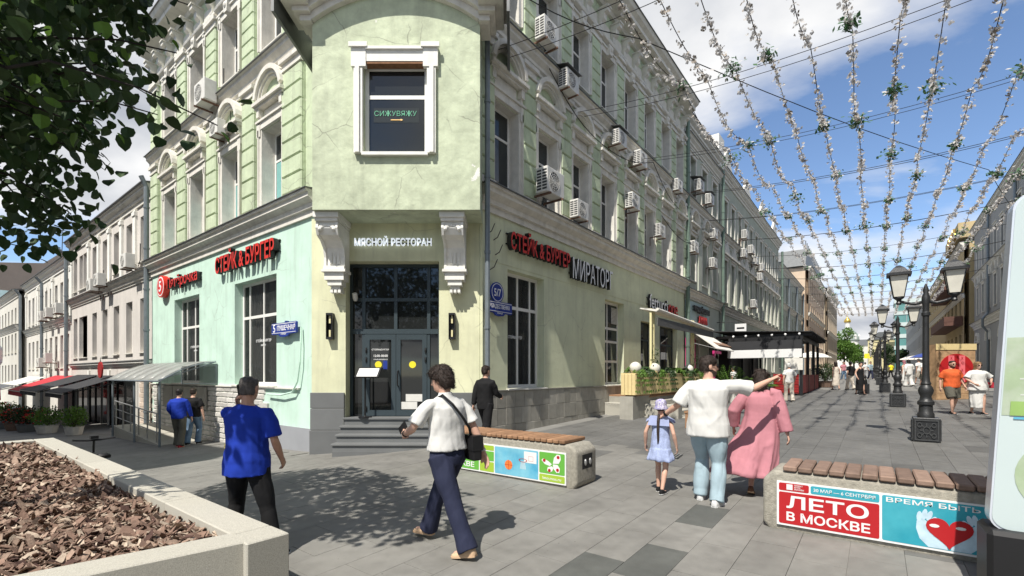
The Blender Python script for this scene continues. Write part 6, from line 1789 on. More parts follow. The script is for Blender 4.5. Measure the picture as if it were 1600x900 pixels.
for i in range(4300):
    while True:
        q = Vector((rd.uniform(-1, 1), rd.uniform(-1, 1), rd.uniform(-1, 1)))
        if .35 < q.length < 1: break
    p = CC + Vector((q.x * CR.x, q.y * CR.y, q.z * CR.z))
    # clumps with gaps
    if math.sin(p.x * 3.1 + 1.3) * math.sin(p.y * 2.3) * math.sin(p.z * 3.3 + .7) > .30: continue
    add_leaf(p, rd.uniform(.075, .13))
for i in range(950):
    p = Vector((rd.uniform(.5, 1.38), rd.uniform(3.8, 7.6), rd.uniform(3.6, 5.7)))
    if i > 720: p = Vector((rd.gauss(.95, .2), rd.gauss(7.2, .5), rd.gauss(3.7, .32)))
    if i <= 720 and (p.z < 4.25 and rd.random() < .6 or math.sin(p.y * 5) * math.sin(p.z * 6 + p.x * 3) > .55): continue
    add_leaf(p, rd.uniform(.07, .125))
def proj(p):
    d = CA * p.x + SA * p.y; x = SA * p.x - CA * p.y
    return (800 + 740 * x / d, 585 - 740 * (p.z - EYE) / d, d) if d > .3 else (-999, -999, 99)
vis, hid = [], []
for M in cand:
    a, b, d = proj(M.translation)
    if d < 2.1 and -150 < a < 1700 and -300 < b < 900: continue        # nothing brushes the lens
    if a > 330 and b > 215 and b < 900: continue
    if a > 240 and b > 330 and b < 900: continue
    (vis if -10 < a < 1610 and -10 < b < 910 else hid).append((d, M))
vis.sort(key=lambda q: q[0])
cw = ob('crown', None, tree, T(*CC))
cw.empty_display_size = .1
crown_me = MB()
rest = vis[290:] + hid
lv = [v_.co.copy() for v_ in lfm.vertices]; lf = [tuple(p.vertices) for p in lfm.polygons]
for d, M in rest: crown_me.add([M @ q for q in lv], lf)
bpy.data.objects.remove(cw)
cw = crown_me.obj('crown', MATS['leaf'], tree, Matrix(), kind='stuff')
lfl = lfm.copy(); lfl.materials.clear(); lfl.materials.append(MATS['leaf_light'])
for d, M in vis[:290]: ob('leaf', lfl if rl_.random() < .18 else lfm, cw, M @ SC(rl_.uniform(.55, 1.0), rl_.uniform(.65, 1.05), rl_.uniform(.4, 2.2)))  # some paler leaves: light shining through is put into their colour
# young street trees far up the hill
def far_tree(label, u, v, h, r, n, seed, lm='leaf_light'):
    z = gz(u, v); t = thing('street_tree', label, 'tree', T(u, v, z), 'trees at the far end of the street')
    MB().tube([(0, 0, 0), (0, 0, h * .45), (.1, 0, h * .8)], [.22, .16, .05], 7).obj('trunk', MATS['bark'], t)
    mb = MB(); r3 = random.Random(seed)
    for k in range(9):
        c = (r3.gauss(0, r * .4), r3.gauss(0, r * .4), h * r3.uniform(.4, .9)); leafy(mb, c, (r * .5, r * .5, h * .16), n // 9, .42, seed + k)
    mb.obj('crown', MATS[lm], t, kind='stuff')
far_tree('tall green tree against the church', 126, 5.6, 10, 2.6, 2600, 1)
far_tree('green tree in front of the church porch', 136, 4.2, 8, 2.4, 2400, 2)
far_tree('dark small tree beside the yellow house', 175, -2.2, 9, 2.4, 1800, 3, 'leaf')
far_tree('low tree before the glass building', 150, -4.4, 6, 2.0, 1500, 4, 'leaf')
# ---------------------------------------------------------------- people
def cl(name, col, rough=.85, var=.10, scale=9, **k): return mat(name, col, rough, var, scale, k.pop('bump', .06), 260, fold=k.pop('fold', (6.5, .75)), **k)
mat('skin', (.56, .34, .25), .5, .06, 25, .04, 90, spec=.35)
mat('skin_tan', (.46, .26, .18), .5, .06, 25, .04, 90, spec=.35)
mat('hair_brown', (.035, .022, .016), .5, .3, 60, .5, 160, spec=.4)
mat('hair_dark', (.016, .012, .011), .5, .3, 60, .5, 160, spec=.4)
mat('hair_grey', (.10, .09, .085), .6, .3, 60, .4, 160)
mat('hair_blond', (.26, .16, .08), .5, .3, 60, .4, 160)
mat('eye_dark', (.01, .01, .01), .2, 0, 1, spec=.6)
cl('royal_blue', (.008, .035, .33)); cl('black_cloth', (.008, .008, .009)); cl('charcoal', (.035, .035, .035)); cl('white_cloth', (.60, .595, .57), var=.04)
cl('navy', (.019, .023, .050)); cl('denim', (.10, .17, .27), col2=(.16, .24, .34)); cl('pale_denim', (.32, .42, .47), var=.12)
cl('dusty_pink', (.44, .185, .215)); cl('orange_cloth', (.62, .11, .03)); cl('khaki', (.10, .095, .075)); cl('beige_cloth', (.58, .52, .44))
cl('pale_blue', (.34, .40, .60), var=.25, scale=45); cl('tan_leather', (.55, .38, .24)); cl('white_shoe', (.6, .6, .59)); cl('brown_leather', (.14, .07, .04))
cl('floral', (.60, .58, .64), var=.5, scale=70, col2=(.25, .22, .45)); cl('red_leather', (.45, .03, .05)); cl('grey_cloth', (.30, .30, .31))
def unit(v): v = Vector(v); return v.normalized() if v.length > 1e-9 else Vector((0, 0, 1))
def ik(a, c, l1, l2, pole):
    a, c = Vector(a), Vector(c); d = c - a; L = min(d.length, (l1 + l2) * .999)
    dn = unit(d); c = a + dn * L
    x = (l1 * l1 - l2 * l2 + L * L) / (2 * L); h = math.sqrt(max(l1 * l1 - x * x, 0))
    p = Vector(pole); p = unit(p - dn * p.dot(dn))
    return a + dn * x + p * h, c
def capsule(mb, pts, rs, n=10):
    P = [Vector(p) for p in pts]; d0 = unit(P[0] - P[1]); d1 = unit(P[-1] - P[-2])
    a = [P[0] + d0 * rs[0] * .85, P[0] + d0 * rs[0] * .55]; b = [P[-1] + d1 * rs[-1] * .55, P[-1] + d1 * rs[-1] * .85]
    mb.tube(a + P + b, [rs[0] * .35, rs[0] * .8] + list(rs) + [rs[-1] * .8, rs[-1] * .35], n)
def stack(mb, rows, n=18, M=None):          # rows: (x, y, z, rx, ry)
    rings = [[Vector((x + rx * math.cos(2 * math.pi * j / n), y + ry * math.sin(2 * math.pi * j / n), z)) for j in range(n)] for x, y, z, rx, ry in rows]
    if M is not None: rings = [[M @ p for p in r] for r in rings]
    mb.loftr(rings)
def remesh(mb, vox, it=4, fac=.5):
    me0 = fixn(mb.mesh('tmp', MATS['skin']))
    o = bpy.data.objects.new('tmp', me0); COL.objects.link(o)
    m = o.modifiers.new('r', 'REMESH'); m.mode = 'VOXEL'; m.voxel_size = vox; m.use_smooth_shade = True
    if it:
        s = o.modifiers.new('s', 'SMOOTH'); s.factor = fac; s.iterations = it
    dg = bpy.context.evaluated_depsgraph_get(); dg.update()
    me = bpy.data.meshes.new_from_object(o.evaluated_get(dg))
    bpy.data.objects.remove(o); bpy.data.meshes.remove(me0)
    me.materials.clear(); shade(me)
    return me
def wrinkle(me, amp, seed, freq=16, zf=.8):
    n = len(me.vertices); co = np.empty(n * 3); me.vertices.foreach_get('co', co); co = co.reshape(-1, 3)
    no = np.empty(n * 3); me.vertices.foreach_get('normal', no); no = no.reshape(-1, 3)
    rs = np.random.RandomState(seed); d = np.zeros(n)
    for i in range(9):
        k = rs.normal(size=3) * freq * (0.5 + .22 * i); k[2] *= zf
        ph = rs.rand() * 6.28
        w = np.sin(co @ (rs.normal(size=3) * 4) + rs.rand() * 6)
        d += (np.abs(np.sin(co @ k * .5 + ph + 1.3 * w)) - .6) / (1 + .5 * i)
    co += no * (d * amp * 1.5)[:, None]
    me.vertices.foreach_set('co', co.ravel()); me.update()
    return me
def finish(me, name, m): me.name = name; me.materials.append(MATS[m]); return me
PSEED = [100]
def strands(me, HM, seed, L, n):
    """fine locks laid over the hair so that its outline breaks up"""
    nv = len(me.vertices); co = np.empty(nv * 3); me.vertices.foreach_get('co', co); co = co.reshape(-1, 3)
    no = np.empty(nv * 3); me.vertices.foreach_get('normal', no); no = no.reshape(-1, 3)
    fs = [tuple(p.vertices) for p in me.polygons]; vs = [tuple(c) for c in co]
    r = random.Random(seed); cen = HM @ Vector((0, -.01, .2))
    for _ in range(n):
        i = r.randrange(nv); p = Vector(co[i]); q = Vector(no[i])
        d = Vector((p.x - cen.x, p.y - cen.y, -.06)) + Vector((r.gauss(0, .05), r.gauss(0, .05), r.gauss(0, .04)))
        d = d - q * d.dot(q); d = unit(d); s = unit(q.cross(d)); l = L * r.uniform(.5, 1.3); w = .0022
        a, b_, c = p + q * .001, p + d * l * .5 + q * l * .14, p + d * l + q * l * r.uniform(-.02, .22)
        k = len(vs); vs += [tuple(a + s * w), tuple(a - s * w), tuple(b_ - s * w), tuple(b_ + s * w), tuple(c)]
        fs += [(k, k + 1, k + 2, k + 3), (k + 3, k + 2, k + 4)]
    m2 = bpy.data.meshes.new('hair'); m2.from_pydata(vs, [], fs); m2.update(); shade(m2); bpy.data.meshes.remove(me)
    return m2
def person(label, u, v, face, H=1.75, aL=(-.10, 0, .085), aR=(.10, 0, .085), tL=.12, tR=-.12, wL=(-.27, .04, .87), wR=(.27, .04, .87), eL=(-.4, -1, 0), eR=(.4, -1, 0),
           yaw=0, nod=0, lean=(0, 0), top=None, bottom=None, dress=None, hair=('short', 'hair_dark'), shoes='black_cloth', skin='skin', vox=.011, curl=(.5, .5), build=1.0,
           beard=None, glasses=False, female=False, group=None, palmL=None, palmR=None, pitchL=0, pitchR=0, hips=0.0, z=None, sock=None):
    PSEED[0] += 1; sd = PSEED[0]
    k = H / 1.75
    zg_ = gz(u, v) if z is None else z
    M = T(u, v, zg_) @ RZ(face - math.pi / 2) @ SC(k, k, k)
    M0 = T(u, v, zg_) @ RZ(face - math.pi / 2)
    root = thing('person', label, 'person', M0, group)
    def L_(zz): t = (zz - .92) / .56; return Vector((lean[0] * t, lean[1] * t, 0))
    bw = build
    sw = (.175 if female else .195) * (1 + (bw - 1) * .5)
    hipz = .92 + hips
    hip = {-1: Vector((-.092, 0, hipz)), 1: Vector((.092, 0, hipz))}
    sho = {-1: Vector((-sw, 0, 1.425)) + L_(1.425), 1: Vector((sw, 0, 1.425)) + L_(1.425)}
    an = {-1: Vector(aL), 1: Vector(aR)}; ty = {-1: tL, 1: tR}
    wr_ = {-1: Vector(wL), 1: Vector(wR)}; ep = {-1: eL, 1: eR}; pit = {-1: pitchL, 1: pitchR}
    kn, el = {}, {}
    for s in (-1, 1):
        kn[s], an[s] = ik(hip[s], an[s], .44, .42, (math.sin(-ty[s]) * .5, 1, 0))
        el[s], wr_[s] = ik(sho[s], wr_[s], .30, .265, ep[s])
    # ---- body, one surface
    b = MB()
    tor = [(.84, .13, .09), (.92, .165, .115), (1.0, .155, .11), (1.12, .135, .095), (1.28, .155, .11), (1.38, .16, .095), (1.44, .115, .07), (1.48, .06, .055)]
    stack(b, [(L_(z_).x, L_(z_).y, z_, rx * bw, ry * bw) for z_, rx, ry in tor])
    nk = Vector((0, .005, 1.46)) + L_(1.46); hb = Vector((0, .03, 1.515)) + L_(1.515)
    capsule(b, [nk, hb + Vector((0, -.015, .04))], [.058, .055])
    HM = T(*hb) @ RZ(yaw) @ RX(nod)
    head = [(0, .035, .0, .026, .03), (0, .028, .018, .046, .052), (0, .016, .05, .06, .076), (0, .006, .09, .069, .090), (0, 0, .13, .0745, .097), (0, -.006, .165, .074, .096), (0, -.010, .20, .064, .082), (0, -.012, .222, .042, .055), (0, -.012, .232, .018, .024)]
    stack(b, head, 16, HM)
    nose = MB(); nose.loftr([[(-.012, .085, .125), (.012, .085, .125), (.006, .098, .125), (-.006, .098, .125)], [(-.020, .082, .075), (.020, .082, .075), (.010, .122, .078), (-.010, .122, .078)]])
    b.add([HM @ Vector(p) for p in nose.v], nose.f)
    e = MB()
    for s in (-1, 1): e.ell((s * .077, -.008, .108), .012, .024, .034, 8, 6)
    e.ell((0, .082, .042), .026, .014, .010, 8, 5)
    e.ell((0, .080, .026), .024, .014, .009, 8, 5)
    b.add([HM @ Vector(p) for p in e.v], e.f)
    for s in (-1, 1):
        capsule(b, [hip[s], hip[s].lerp(kn[s], .5), kn[s]], [.085 * bw, .074 * bw, .053])
        capsule(b, [kn[s], kn[s].lerp(an[s], .3) + Vector((0, -.012, 0)), kn[s].lerp(an[s], .75), an[s]], [.052, .055, .040, .034])
        f = Matrix.Rotation(ty[s], 4, 'Z') @ Matrix.Rotation(pit[s], 4, 'X')
        def FP_(p): return an[s] + f.to_3x3() @ Vector(p)
        capsule(b, [FP_((0, -.03, -.045)), FP_((0, .06, -.05)), FP_((0, .135, -.058))], [.034, .038, .026])
        capsule(b, [sho[s] + Vector((-s * .035, 0, -.025)), sho[s].lerp(el[s], .45), el[s]], [.040, .043, .036])
        capsule(b, [el[s], el[s].lerp(wr_[s], .35), wr_[s]], [.038, .040, .026])
        d = unit(wr_[s] - el[s])
        pn = (palmL if s < 0 else palmR) or (-s, 0, 0)
        pn = Vector(pn); pn = unit(pn - d * pn.dot(d)); sd_ = unit(d.cross(pn)) * (1 if d.cross(pn).y > 0 or True else -1)
        fw = sd_ if sd_.y >= -.2 else -sd_           # thumb side looks forward
        cu = curl[0 if s < 0 else 1]
        if cu == 'point': cus = [.0, 1.5, 1.5, 1.5]
        else: cus = [cu, cu * 1.05, cu * 1.15, cu * 1.25]
        for i, (o_, ln) in enumerate(((.028, .072), (.010, .080), (-.009, .074), (-.027, .058))):
            w0 = wr_[s] + fw * o_ * .6
            kp = wr_[s] + d * .088 + fw * o_
            a1 = cus[i] * .7; m1 = kp + (d * math.cos(a1) + pn * math.sin(a1)) * ln * .55
            a2 = cus[i] * 1.7; t1 = m1 + (d * math.cos(a2) + pn * math.sin(a2)) * ln * .5
            capsule(b, [w0, kp, m1, t1], [.015, .0125, .0105, .009], 7)
        th0 = wr_[s] + d * .025 + fw * .022; th1 = th0 + d * .035 + fw * .028 + pn * .012; th2 = th1 + d * .035 + fw * .004 + pn * .012
        capsule(b, [th0, th1, th2], [.015, .0125, .010], 7)
    bm_ = remesh(b, vox, 3, .4)
    finish(bm_, 'body', skin)
    bm_.materials.append(MATS['eye_dark'])
    if vox < .016 and not glasses:
        eyes = [HM @ Vector((s * .030, .088, .118)) for s in (-1, 1)]
        for p in bm_.polygons:
            c = p.center
            if any((c - q).length < .011 for q in eyes): p.material_index = 1
    ob('body', bm_, root, M)
    # ---- hair
    st, hm = hair
    if st:
        h = MB()
        if st == 'short': rows = [(0, -.040, .055, .066, .056), (0, -.034, .09, .080, .072), (0, -.022, .13, .0835, .088), (0, -.012, .17, .085, .104), (0, -.008, .205, .076, .098), (0, -.010, .232, .050, .062), (0, -.010, .245, .018, .022)]
        elif st == 'crop': rows = [(0, -.040, .05, .062, .052), (0, -.034, .09, .074, .068), (0, -.024, .13, .078, .082), (0, -.014, .17, .078, .097), (0, -.012, .205, .068, .088), (0, -.012, .23, .040, .052)]
        elif st == 'wavy': rows = [(0, -.060, .015, .060, .048), (0, -.052, .06, .084, .072), (0, -.036, .11, .098, .094), (0, -.018, .155, .102, .115), (0, -.006, .20, .096, .118), (0, -.004, .235, .074, .092), (0, -.006, .262, .03, .04)]
        elif st == 'bob': rows = [(0, -.055, -.07, .075, .045), (0, -.050, -.02, .090, .070), (0, -.040, .05, .094, .078), (0, -.028, .11, .094, .086), (0, -.014, .17, .090, .106), (0, -.010, .21, .078, .096), (0, -.010, .245, .03, .04)]
        elif st == 'long': rows = [(0, -.075, -.20, .07, .03), (0, -.065, -.10, .085, .045), (0, -.052, 0, .092, .065), (0, -.036, .08, .092, .078), (0, -.018, .15, .088, .100), (0, -.010, .205, .078, .098), (0, -.010, .24, .03, .04)]
        stack(h, rows, 16, HM)
        if st in ('wavy', 'bob'):
            r9 = random.Random(sd)
            for i in range(26 if st == 'wavy' else 12):
                a = r9.random() * 6.28; el_ = r9.uniform(.1, 1.3)
                p = Vector((.088 * math.cos(a) * math.cos(el_), -.012 + .100 * math.sin(a) * math.cos(el_), .145 + .105 * math.sin(el_)))
                if p.y > .06 and p.z < .17: continue
                h.ell(tuple(HM @ p), .026, .026, .022, 7, 5)
        hme = remesh(h, max(vox * .8, .008), 2, .4); wrinkle(hme, .004, sd, 60); hme = strands(hme, HM, sd, {'wavy': .05, 'bob': .055, 'long': .08, 'short': .03, 'crop': .012}[st], 1500 if vox < .013 else 300); ob('hair', finish(hme, 'hair', hm), root, M)
    if beard:
        h = MB(); stack(h, [(0, .034, -.012, .030, .036), (0, .028, .008, .050, .058), (0, .020, .035, .063, .076), (0, .008, .06, .069, .075), (0, -.005, .085, .0725, .060)], 14, HM)
        ob('beard', finish(remesh(h, max(vox * .8, .008), 2, .4), 'beard', beard), root, M)
    if glasses:
        g = MB()
        for s in (-1, 1):
            q = MB().ell((s * .034, .096, .118), .030, .008, .022, 10, 6); g.add([HM @ Vector(p) for p in q.v], q.f)
            q = MB().tube([(s * .064, .085, .122), (s * .080, .02, .122), (s * .080, -.02, .118)], .004, 5); g.add([HM @ Vector(p) for p in q.v], q.f)
        ob('sunglasses', g.mesh('sunglasses', MATS['eye_dark']), root, M)
    # ---- clothes
    if top:
        m_, hem, sl, lo = top['m'], top.get('hem', .88), top.get('sleeve', .42), top.get('loose', .02)
        g = MB()
        rows = [(hem, .170, .120), (.95, .172, .122), (1.05, .160, .114), (1.15, .158, .112), (1.28, .172, .122), (1.36, .186, .114), (1.415, .178, .092), (1.450, .128, .072), (1.475, .072, .060)]
        rows = [r for r in rows if r[0] >= hem - 1e-6]
        if rows[0][0] > hem + .01 or rows[0][0] < hem - .01: rows = [(hem, .17, .12)] + rows
        fl = top.get('flare', 0)
        stack(g, [(L_(z_).x, L_(z_).y, z_, (rx * bw + lo * (1 if z_ < 1.40 else .35)) + fl * max(0, 1.25 - z_), (ry * bw + lo * (1 if z_ < 1.40 else .35)) + fl * max(0, 1.25 - z_)) for z_, rx, ry in rows], 20)
        for s in (-1, 1):
            q = sl
            pts = [sho[s] + Vector((-s * .07, 0, -.035)), sho[s] + Vector((-s * .012, 0, -.032))]; rs = [.060 + lo * .2, .056 + lo * .4]
            ua, fa = .53, 1.0
            if q <= .55: pts += [sho[s].lerp(el[s], q / .53 * .5), sho[s].lerp(el[s], min(q / .53, 1))]; rs += [.055 + lo * .6, .052 + lo * .75 * top.get('cuff', 1.4)]
            else:
                pts += [sho[s].lerp(el[s], .5), el[s], el[s].lerp(wr_[s], (q - .53) / .47)]; rs += [.055 + lo * .6, .046 + lo * .6, .034 + lo * .7 * top.get('cuff', .9)]
            g.tube(pts, rs, 12)
        if top.get('collar'):
            stack(g, [(L_(1.46).x, .0 + L_(1.46).y, 1.452, .074, .070), (L_(1.5).x, .004 + L_(1.5).y, 1.505, .066, .066)], 14)
        me = remesh(g, vox, 7, .5); wrinkle(me, top.get('wr', .006), sd, top.get('freq', 16)); ob(top.get('name', 'shirt'), finish(me, top.get('name', 'shirt'), m_), root, M)
    if bottom:
        m_, lo, ln = bottom['m'], bottom.get('loose', .015), bottom.get('len', 1.0)
        g = MB()
        stack(g, [(0, 0, hipz - .08, .165 * bw + lo * .6, .115 * bw + lo * .6), (0, 0, hipz, .172 * bw + lo * .5, .120 * bw + lo * .5), (L_(1.02).x, L_(1.02).y, hipz + .10, .158 * bw + lo * .3, .112 * bw + lo * .3)], 20)
        for s in (-1, 1):
            hp = hip[s] + Vector((0, 0, .0))
            if ln > .6:
                q = (ln - .5) / .5
                ank = an[s] + Vector((0, -.01, -.03)) if ln >= 1 else kn[s].lerp(an[s], q)
                pts = [hp, hp.lerp(kn[s], .5), kn[s], kn[s].lerp(ank, .5), ank]; rs = [.092 * bw + lo * .8, .080 * bw + lo * .7, .060 + lo * .8, .054 + lo * .9, .046 + lo * bottom.get('cuff', 1.4)]
            else:
                kk = hp.lerp(kn[s], ln / .5)
                pts = [hp, hp.lerp(kk, .5), kk]; rs = [.092 * bw + lo, .084 * bw + lo * 1.2, .072 * bw + lo * 1.5]
            g.tube(pts, rs, 14)
        me = remesh(g, vox, 3, .5); wrinkle(me, bottom.get('wr', .006), sd + 50, bottom.get('freq', 18), .6); ob(bottom.get('name', 'trousers'), finish(me, bottom.get('name', 'trousers'), m_), root, M)
    if dress:
        g = MB(); rows = dress['rows']; zt = dress.get('pz', 1.15); zb = rows[0][2]; rings = []
        for x, y, z_, rx, ry in rows:
            a_ = dress.get('pleat', .05) * max(0, min(1, (zt - z_) / (zt - zb)))
            rings.append([Vector((x + rx * (1 + q_) * math.cos(t_), y + ry * (1 + q_) * math.sin(t_), z_ + .25 * a_ * math.sin(3 * t_ + 1))) for t_ in [2 * math.pi * j_ / 60 for j_ in range(60)] for q_ in [a_ * (math.sin(9 * t_ + 2 * z_) + .6 * math.sin(5 * t_ + 1.3 + 3 * z_) + .4 * math.sin(16 * t_))]])
        g.loftr(rings)
        for s in (-1, 1):
            q = dress.get('sleeve', .97); lo = dress.get('loose', .03)
            if q > .1:
                pts = [sho[s] + Vector((-s * .06, 0, -.005)), sho[s], sho[s].lerp(el[s], .5)]; rs = [.07 + lo * .4, .062 + lo * .6, .055 + lo]
                if q > .55: pts += [el[s], el[s].lerp(wr_[s], (q - .53) / .47)]; rs += [.046 + lo * 1.1, .036 + lo * 1.2]
                g.tube(pts, rs, 12)
        me = remesh(g, vox, 3, .5); wrinkle(me, dress.get('wr', .010), sd + 70, dress.get('freq', 13), dress.get('zf', .45)); ob('dress', finish(me, 'dress', dress['m']), root, M)
    if shoes:
        for s in (-1, 1):
            f = Matrix.Rotation(ty[s], 4, 'Z') @ Matrix.Rotation(pit[s], 4, 'X')
            g = MB()
            rings = []
            for y, w, h0, h1 in ((-.078, .018, -.08, -.035), (-.062, .036, -.085, -.005), (-.01, .040, -.085, .012), (.05, .043, -.085, -.020), (.11, .046, -.085, -.042), (.155, .036, -.083, -.050), (.18, .016, -.078, -.060)):
                rings.append([an[s] + f.to_3x3() @ Vector(p) for p in ((-w, y, h0), (w, y, h0), (w, y, (h0 + h1) / 2), (w * .6, y, h1), (-w * .6, y, h1), (-w, y, (h0 + h1) / 2))])
            g.loftr(rings); me = remesh(g, max(vox * .8, .008), 2, .4); sh_ = ob('shoe', finish(me, 'shoe', shoes), root, M)
            so = MB().loftr([[an[s] + f.to_3x3() @ Vector((x * w, y, zz)) for x in (-1, 1) for zz in ((-.087, -.072) if x < 0 else (-.072, -.087))] for y, w in ((-.075, .028), (-.05, .040), (.02, .040), (.10, .048), (.16, .040), (.182, .018))])
            ob('sole', fixn(so.mesh('sole', MATS['white_shoe' if shoes in ('black_cloth', 'white_shoe') else 'tan_leather'])), sh_, M)
    return root, M, dict(hip=hip, sho=sho, an=an, kn=kn, el=el, wr=wr_, HM=HM, L=L_)
def face_cam(x, d): w = cam2w(x, d); return math.atan2(w[1], w[0])
def at(px, d, off=0): x = (px - 800) / 740 * d; return cam2w(x + off, d)

# man in blue on the phone
u, v = 2.02, 4.72
pr_, Mp, J = person('man in a royal blue T-shirt and black trousers holding a phone to his ear', u, v, face_cam(.04, 1), 1.70, aL=(-.20, .02, .085), aR=(.30, -.04, .085), tL=.35, tR=-.3,
    wL=(-.150, .10, 1.47), wR=(.27, .14, .93), eL=(-.35, .25, -1), eR=(.45, -1, 0), nod=-.12, top=dict(m='royal_blue', hem=.80, sleeve=.48, loose=.032, wr=.007, cuff=1.3, flare=.05), bottom=dict(m='black_cloth', loose=.022), hair=('crop', 'hair_grey'), shoes='black_cloth', skin='skin_tan', vox=.009, build=1.03, curl=(1.0, .6), palmL=(1, .2, 0))
ph = thing('phone', 'dark phone held to the ear of the man in blue', 'phone', Mp)
MB().box(-.006, .006, -.035, .035, -.075, .075).obj('case', MATS['black_plastic'], ph, Mp @ T(-.108, .055, 1.60) @ RX(.25) @ RZ(.2))
yb = thing('delivery_pouch', 'yellow and black pouch at the left side of the man in blue', 'bag', Mp @ T(-.20, .12, 1.0))
MB().cbox(-.05, .05, -.09, .09, -.14, .10, .02).obj('body', MATS['black_plastic'], yb); MB().cbox(-.055, .055, -.095, .095, .02, .105, .02).obj('flap', MATS['print_yellow'], yb)
# man in white polo walking across
u, v = cam2w(-.63, 4.62)
pr_, Mp, J = person('man in a white polo shirt and navy trousers striding past with a shoulder bag', u, v, face_cam(-.72, .69), 1.77, aL=(-.05, -.36, .10), aR=(.04, .40, .085), tL=.35, tR=.25, pitchL=-.18,
    wL=(-.26, .33, 1.10), wR=(.34, -.16, .88), eL=(-.7, -1, -.2), eR=(.5, -1, .1), yaw=.45, nod=-.22, lean=(0, .03), hips=-.02, top=dict(m='white_cloth', hem=.96, sleeve=.44, loose=.022, collar=True, wr=.006, flare=.05), bottom=dict(m='navy', loose=.030, cuff=1.5, wr=.006, freq=14), hair=('wavy', 'hair_brown'), shoes='tan_leather', vox=.0085, curl=(.9, .35))
bag = thing('shoulder_bag', 'small black shoulder bag of the man in the white polo', 'bag', Mp @ T(.22, -.08, .98))
bme = bevel(MB().box(-.05, .05, -.10, .10, -.13, .10).mesh('bag_body', MATS['black_plastic']), .02, 2); ob('bag_body', bme, bag, Mp @ T(.235, -.10, .97) @ RZ(-.2))
MB().box(-.055, .058, -.105, .105, -.03, .115).obj('flap', MATS['black_plastic'], bag, Mp @ T(.235, -.10, .97) @ RZ(-.2))
MB().tube([(.215, -.10, 1.06), (.15, -.150, 1.16), (.05, -.160, 1.28), (-.04, -.125, 1.40), (-.085, -.03, 1.482), (-.09, .05, 1.45), (-.02, .135, 1.28), (.10, .16, 1.12), (.20, .06, 1.02)], .014, 6).obj('strap', MATS['black_plastic'], bag, Mp)
MB().box(-.004, .004, -.036, .036, -.07, .07).obj('phone_part', MATS['black_plastic'], thing('phone', 'phone in the left hand of the man in the white polo', 'phone', Mp @ T(-.22, .42, 1.13)), Mp @ T(-.22, .43, 1.15) @ RX(.9))
w_ = J['wr'][1]; wt_ = thing('bracelet', 'pale bracelet on the wrist of the man in the white polo', 'bracelet', Mp @ T(*w_))
d = unit(J['wr'][1] - J['el'][1]); MB().tube([w_ - d * .03, w_ - d * .012], .033, 12).obj('band', MATS['white_cloth'], wt_, Mp)
w_ = J['wr'][-1]; wt_ = thing('wristwatch', 'dark watch on the wrist of the man in the white polo', 'watch', Mp @ T(*w_))
d = unit(J['wr'][-1] - J['el'][-1]); MB().tube([w_ - d * .04, w_ - d * .012], .034, 12).obj('band', MATS['black_plastic'], wt_, Mp)
# person in black by the plinth
person('person in a black long-sleeved top and black trousers walking by the stone plinth', 7.85, 6.78, R(8), 1.74, aL=(-.07, .26, .085), aR=(.07, -.24, .10), wL=(-.25, -.10, .86), wR=(.20, .34, 1.06), eL=(0, -1, 0), eR=(.2, -1, -.3), yaw=-.3,
    top=dict(m='black_cloth', hem=.80, sleeve=.94, loose=.025), bottom=dict(m='black_cloth', loose=.035, cuff=1.6), hair=('short', 'hair_brown'), shoes='black_cloth', vox=.012, curl=(.5, .9))
# two men on the side street
person('man in a bright blue long-sleeved top and dark trousers by the ramp', 5.15, 16.55, face_cam(-.25, 1), 1.74, aL=(-.09, .14, .085), aR=(.09, -.16, .09), wR=(.30, .12, .84), wL=(-.22, .16, .95),
    top=dict(m='royal_blue', hem=.86, sleeve=.95, loose=.03), bottom=dict(m='khaki', loose=.035, cuff=1.8), hair=('short', 'hair_dark'), shoes='red_leather', vox=.014)
person('man in a black T-shirt and blue jeans beside the man in bright blue', 5.62, 16.85, face_cam(-.1, 1), 1.74, aL=(-.09, -.16, .085), aR=(.09, .12, .09), wR=(.30, .02, .86),
    top=dict(m='black_cloth', hem=.86, sleeve=.45, loose=.03), bottom=dict(m='denim', loose=.03, cuff=1.5), hair=('short', 'hair_brown'), shoes='black_cloth', vox=.014, build=1.08)
# the family
fa = R(2)
gu, gv = 6.42, 2.36
pr_, Mg, J = person('little girl in a pale blue tiered dress and a flowered sun hat', gu, gv, fa, 1.26, aL=(-.075, .10, .085), aR=(.075, -.14, .095), wL=(-.30, .02, .90), wR=(.30, .0, .90), nod=0, hair=('crop', 'hair_brown'), shoes='black_cloth', vox=.011, female=True, build=.92,
    dress=dict(m='pale_blue', sleeve=0, wr=.008, freq=16, rows=[(0, 0, .62, .245, .20), (0, 0, .66, .25, .205), (0, 0, .84, .205, .165), (0, 0, .86, .19, .15), (0, 0, 1.10, .165, .125), (0, 0, 1.28, .160, .115), (0, 0, 1.40, .165, .095), (0, 0, 1.45, .09, .065)]))
st_ = pr_
g = MB()
for s in (-1, 1): g.loftr([[(s * .10, -.09, 1.47), (s * .25, -.05, 1.40), (s * .25, .05, 1.40), (s * .10, .09, 1.47)], [(s * .10, -.10, 1.44), (s * .27, -.06, 1.345), (s * .27, .06, 1.345), (s * .10, .10, 1.44)]])
g.loftr([[(-.20, -.115, 1.30), (.20, -.115, 1.30), (.19, -.10, 1.44), (-.19, -.10, 1.44)], [(-.21, -.14, 1.29), (.21, -.14, 1.29), (.16, -.09, 1.475), (-.16, -.09, 1.475)]])
ob('collar', fixn(g.mesh('collar', cl('collar_blue', (.30, .34, .52)))), pr_, Mg)
HMg = Mg @ J['HM']
hat = MB(); hat.smooth = True
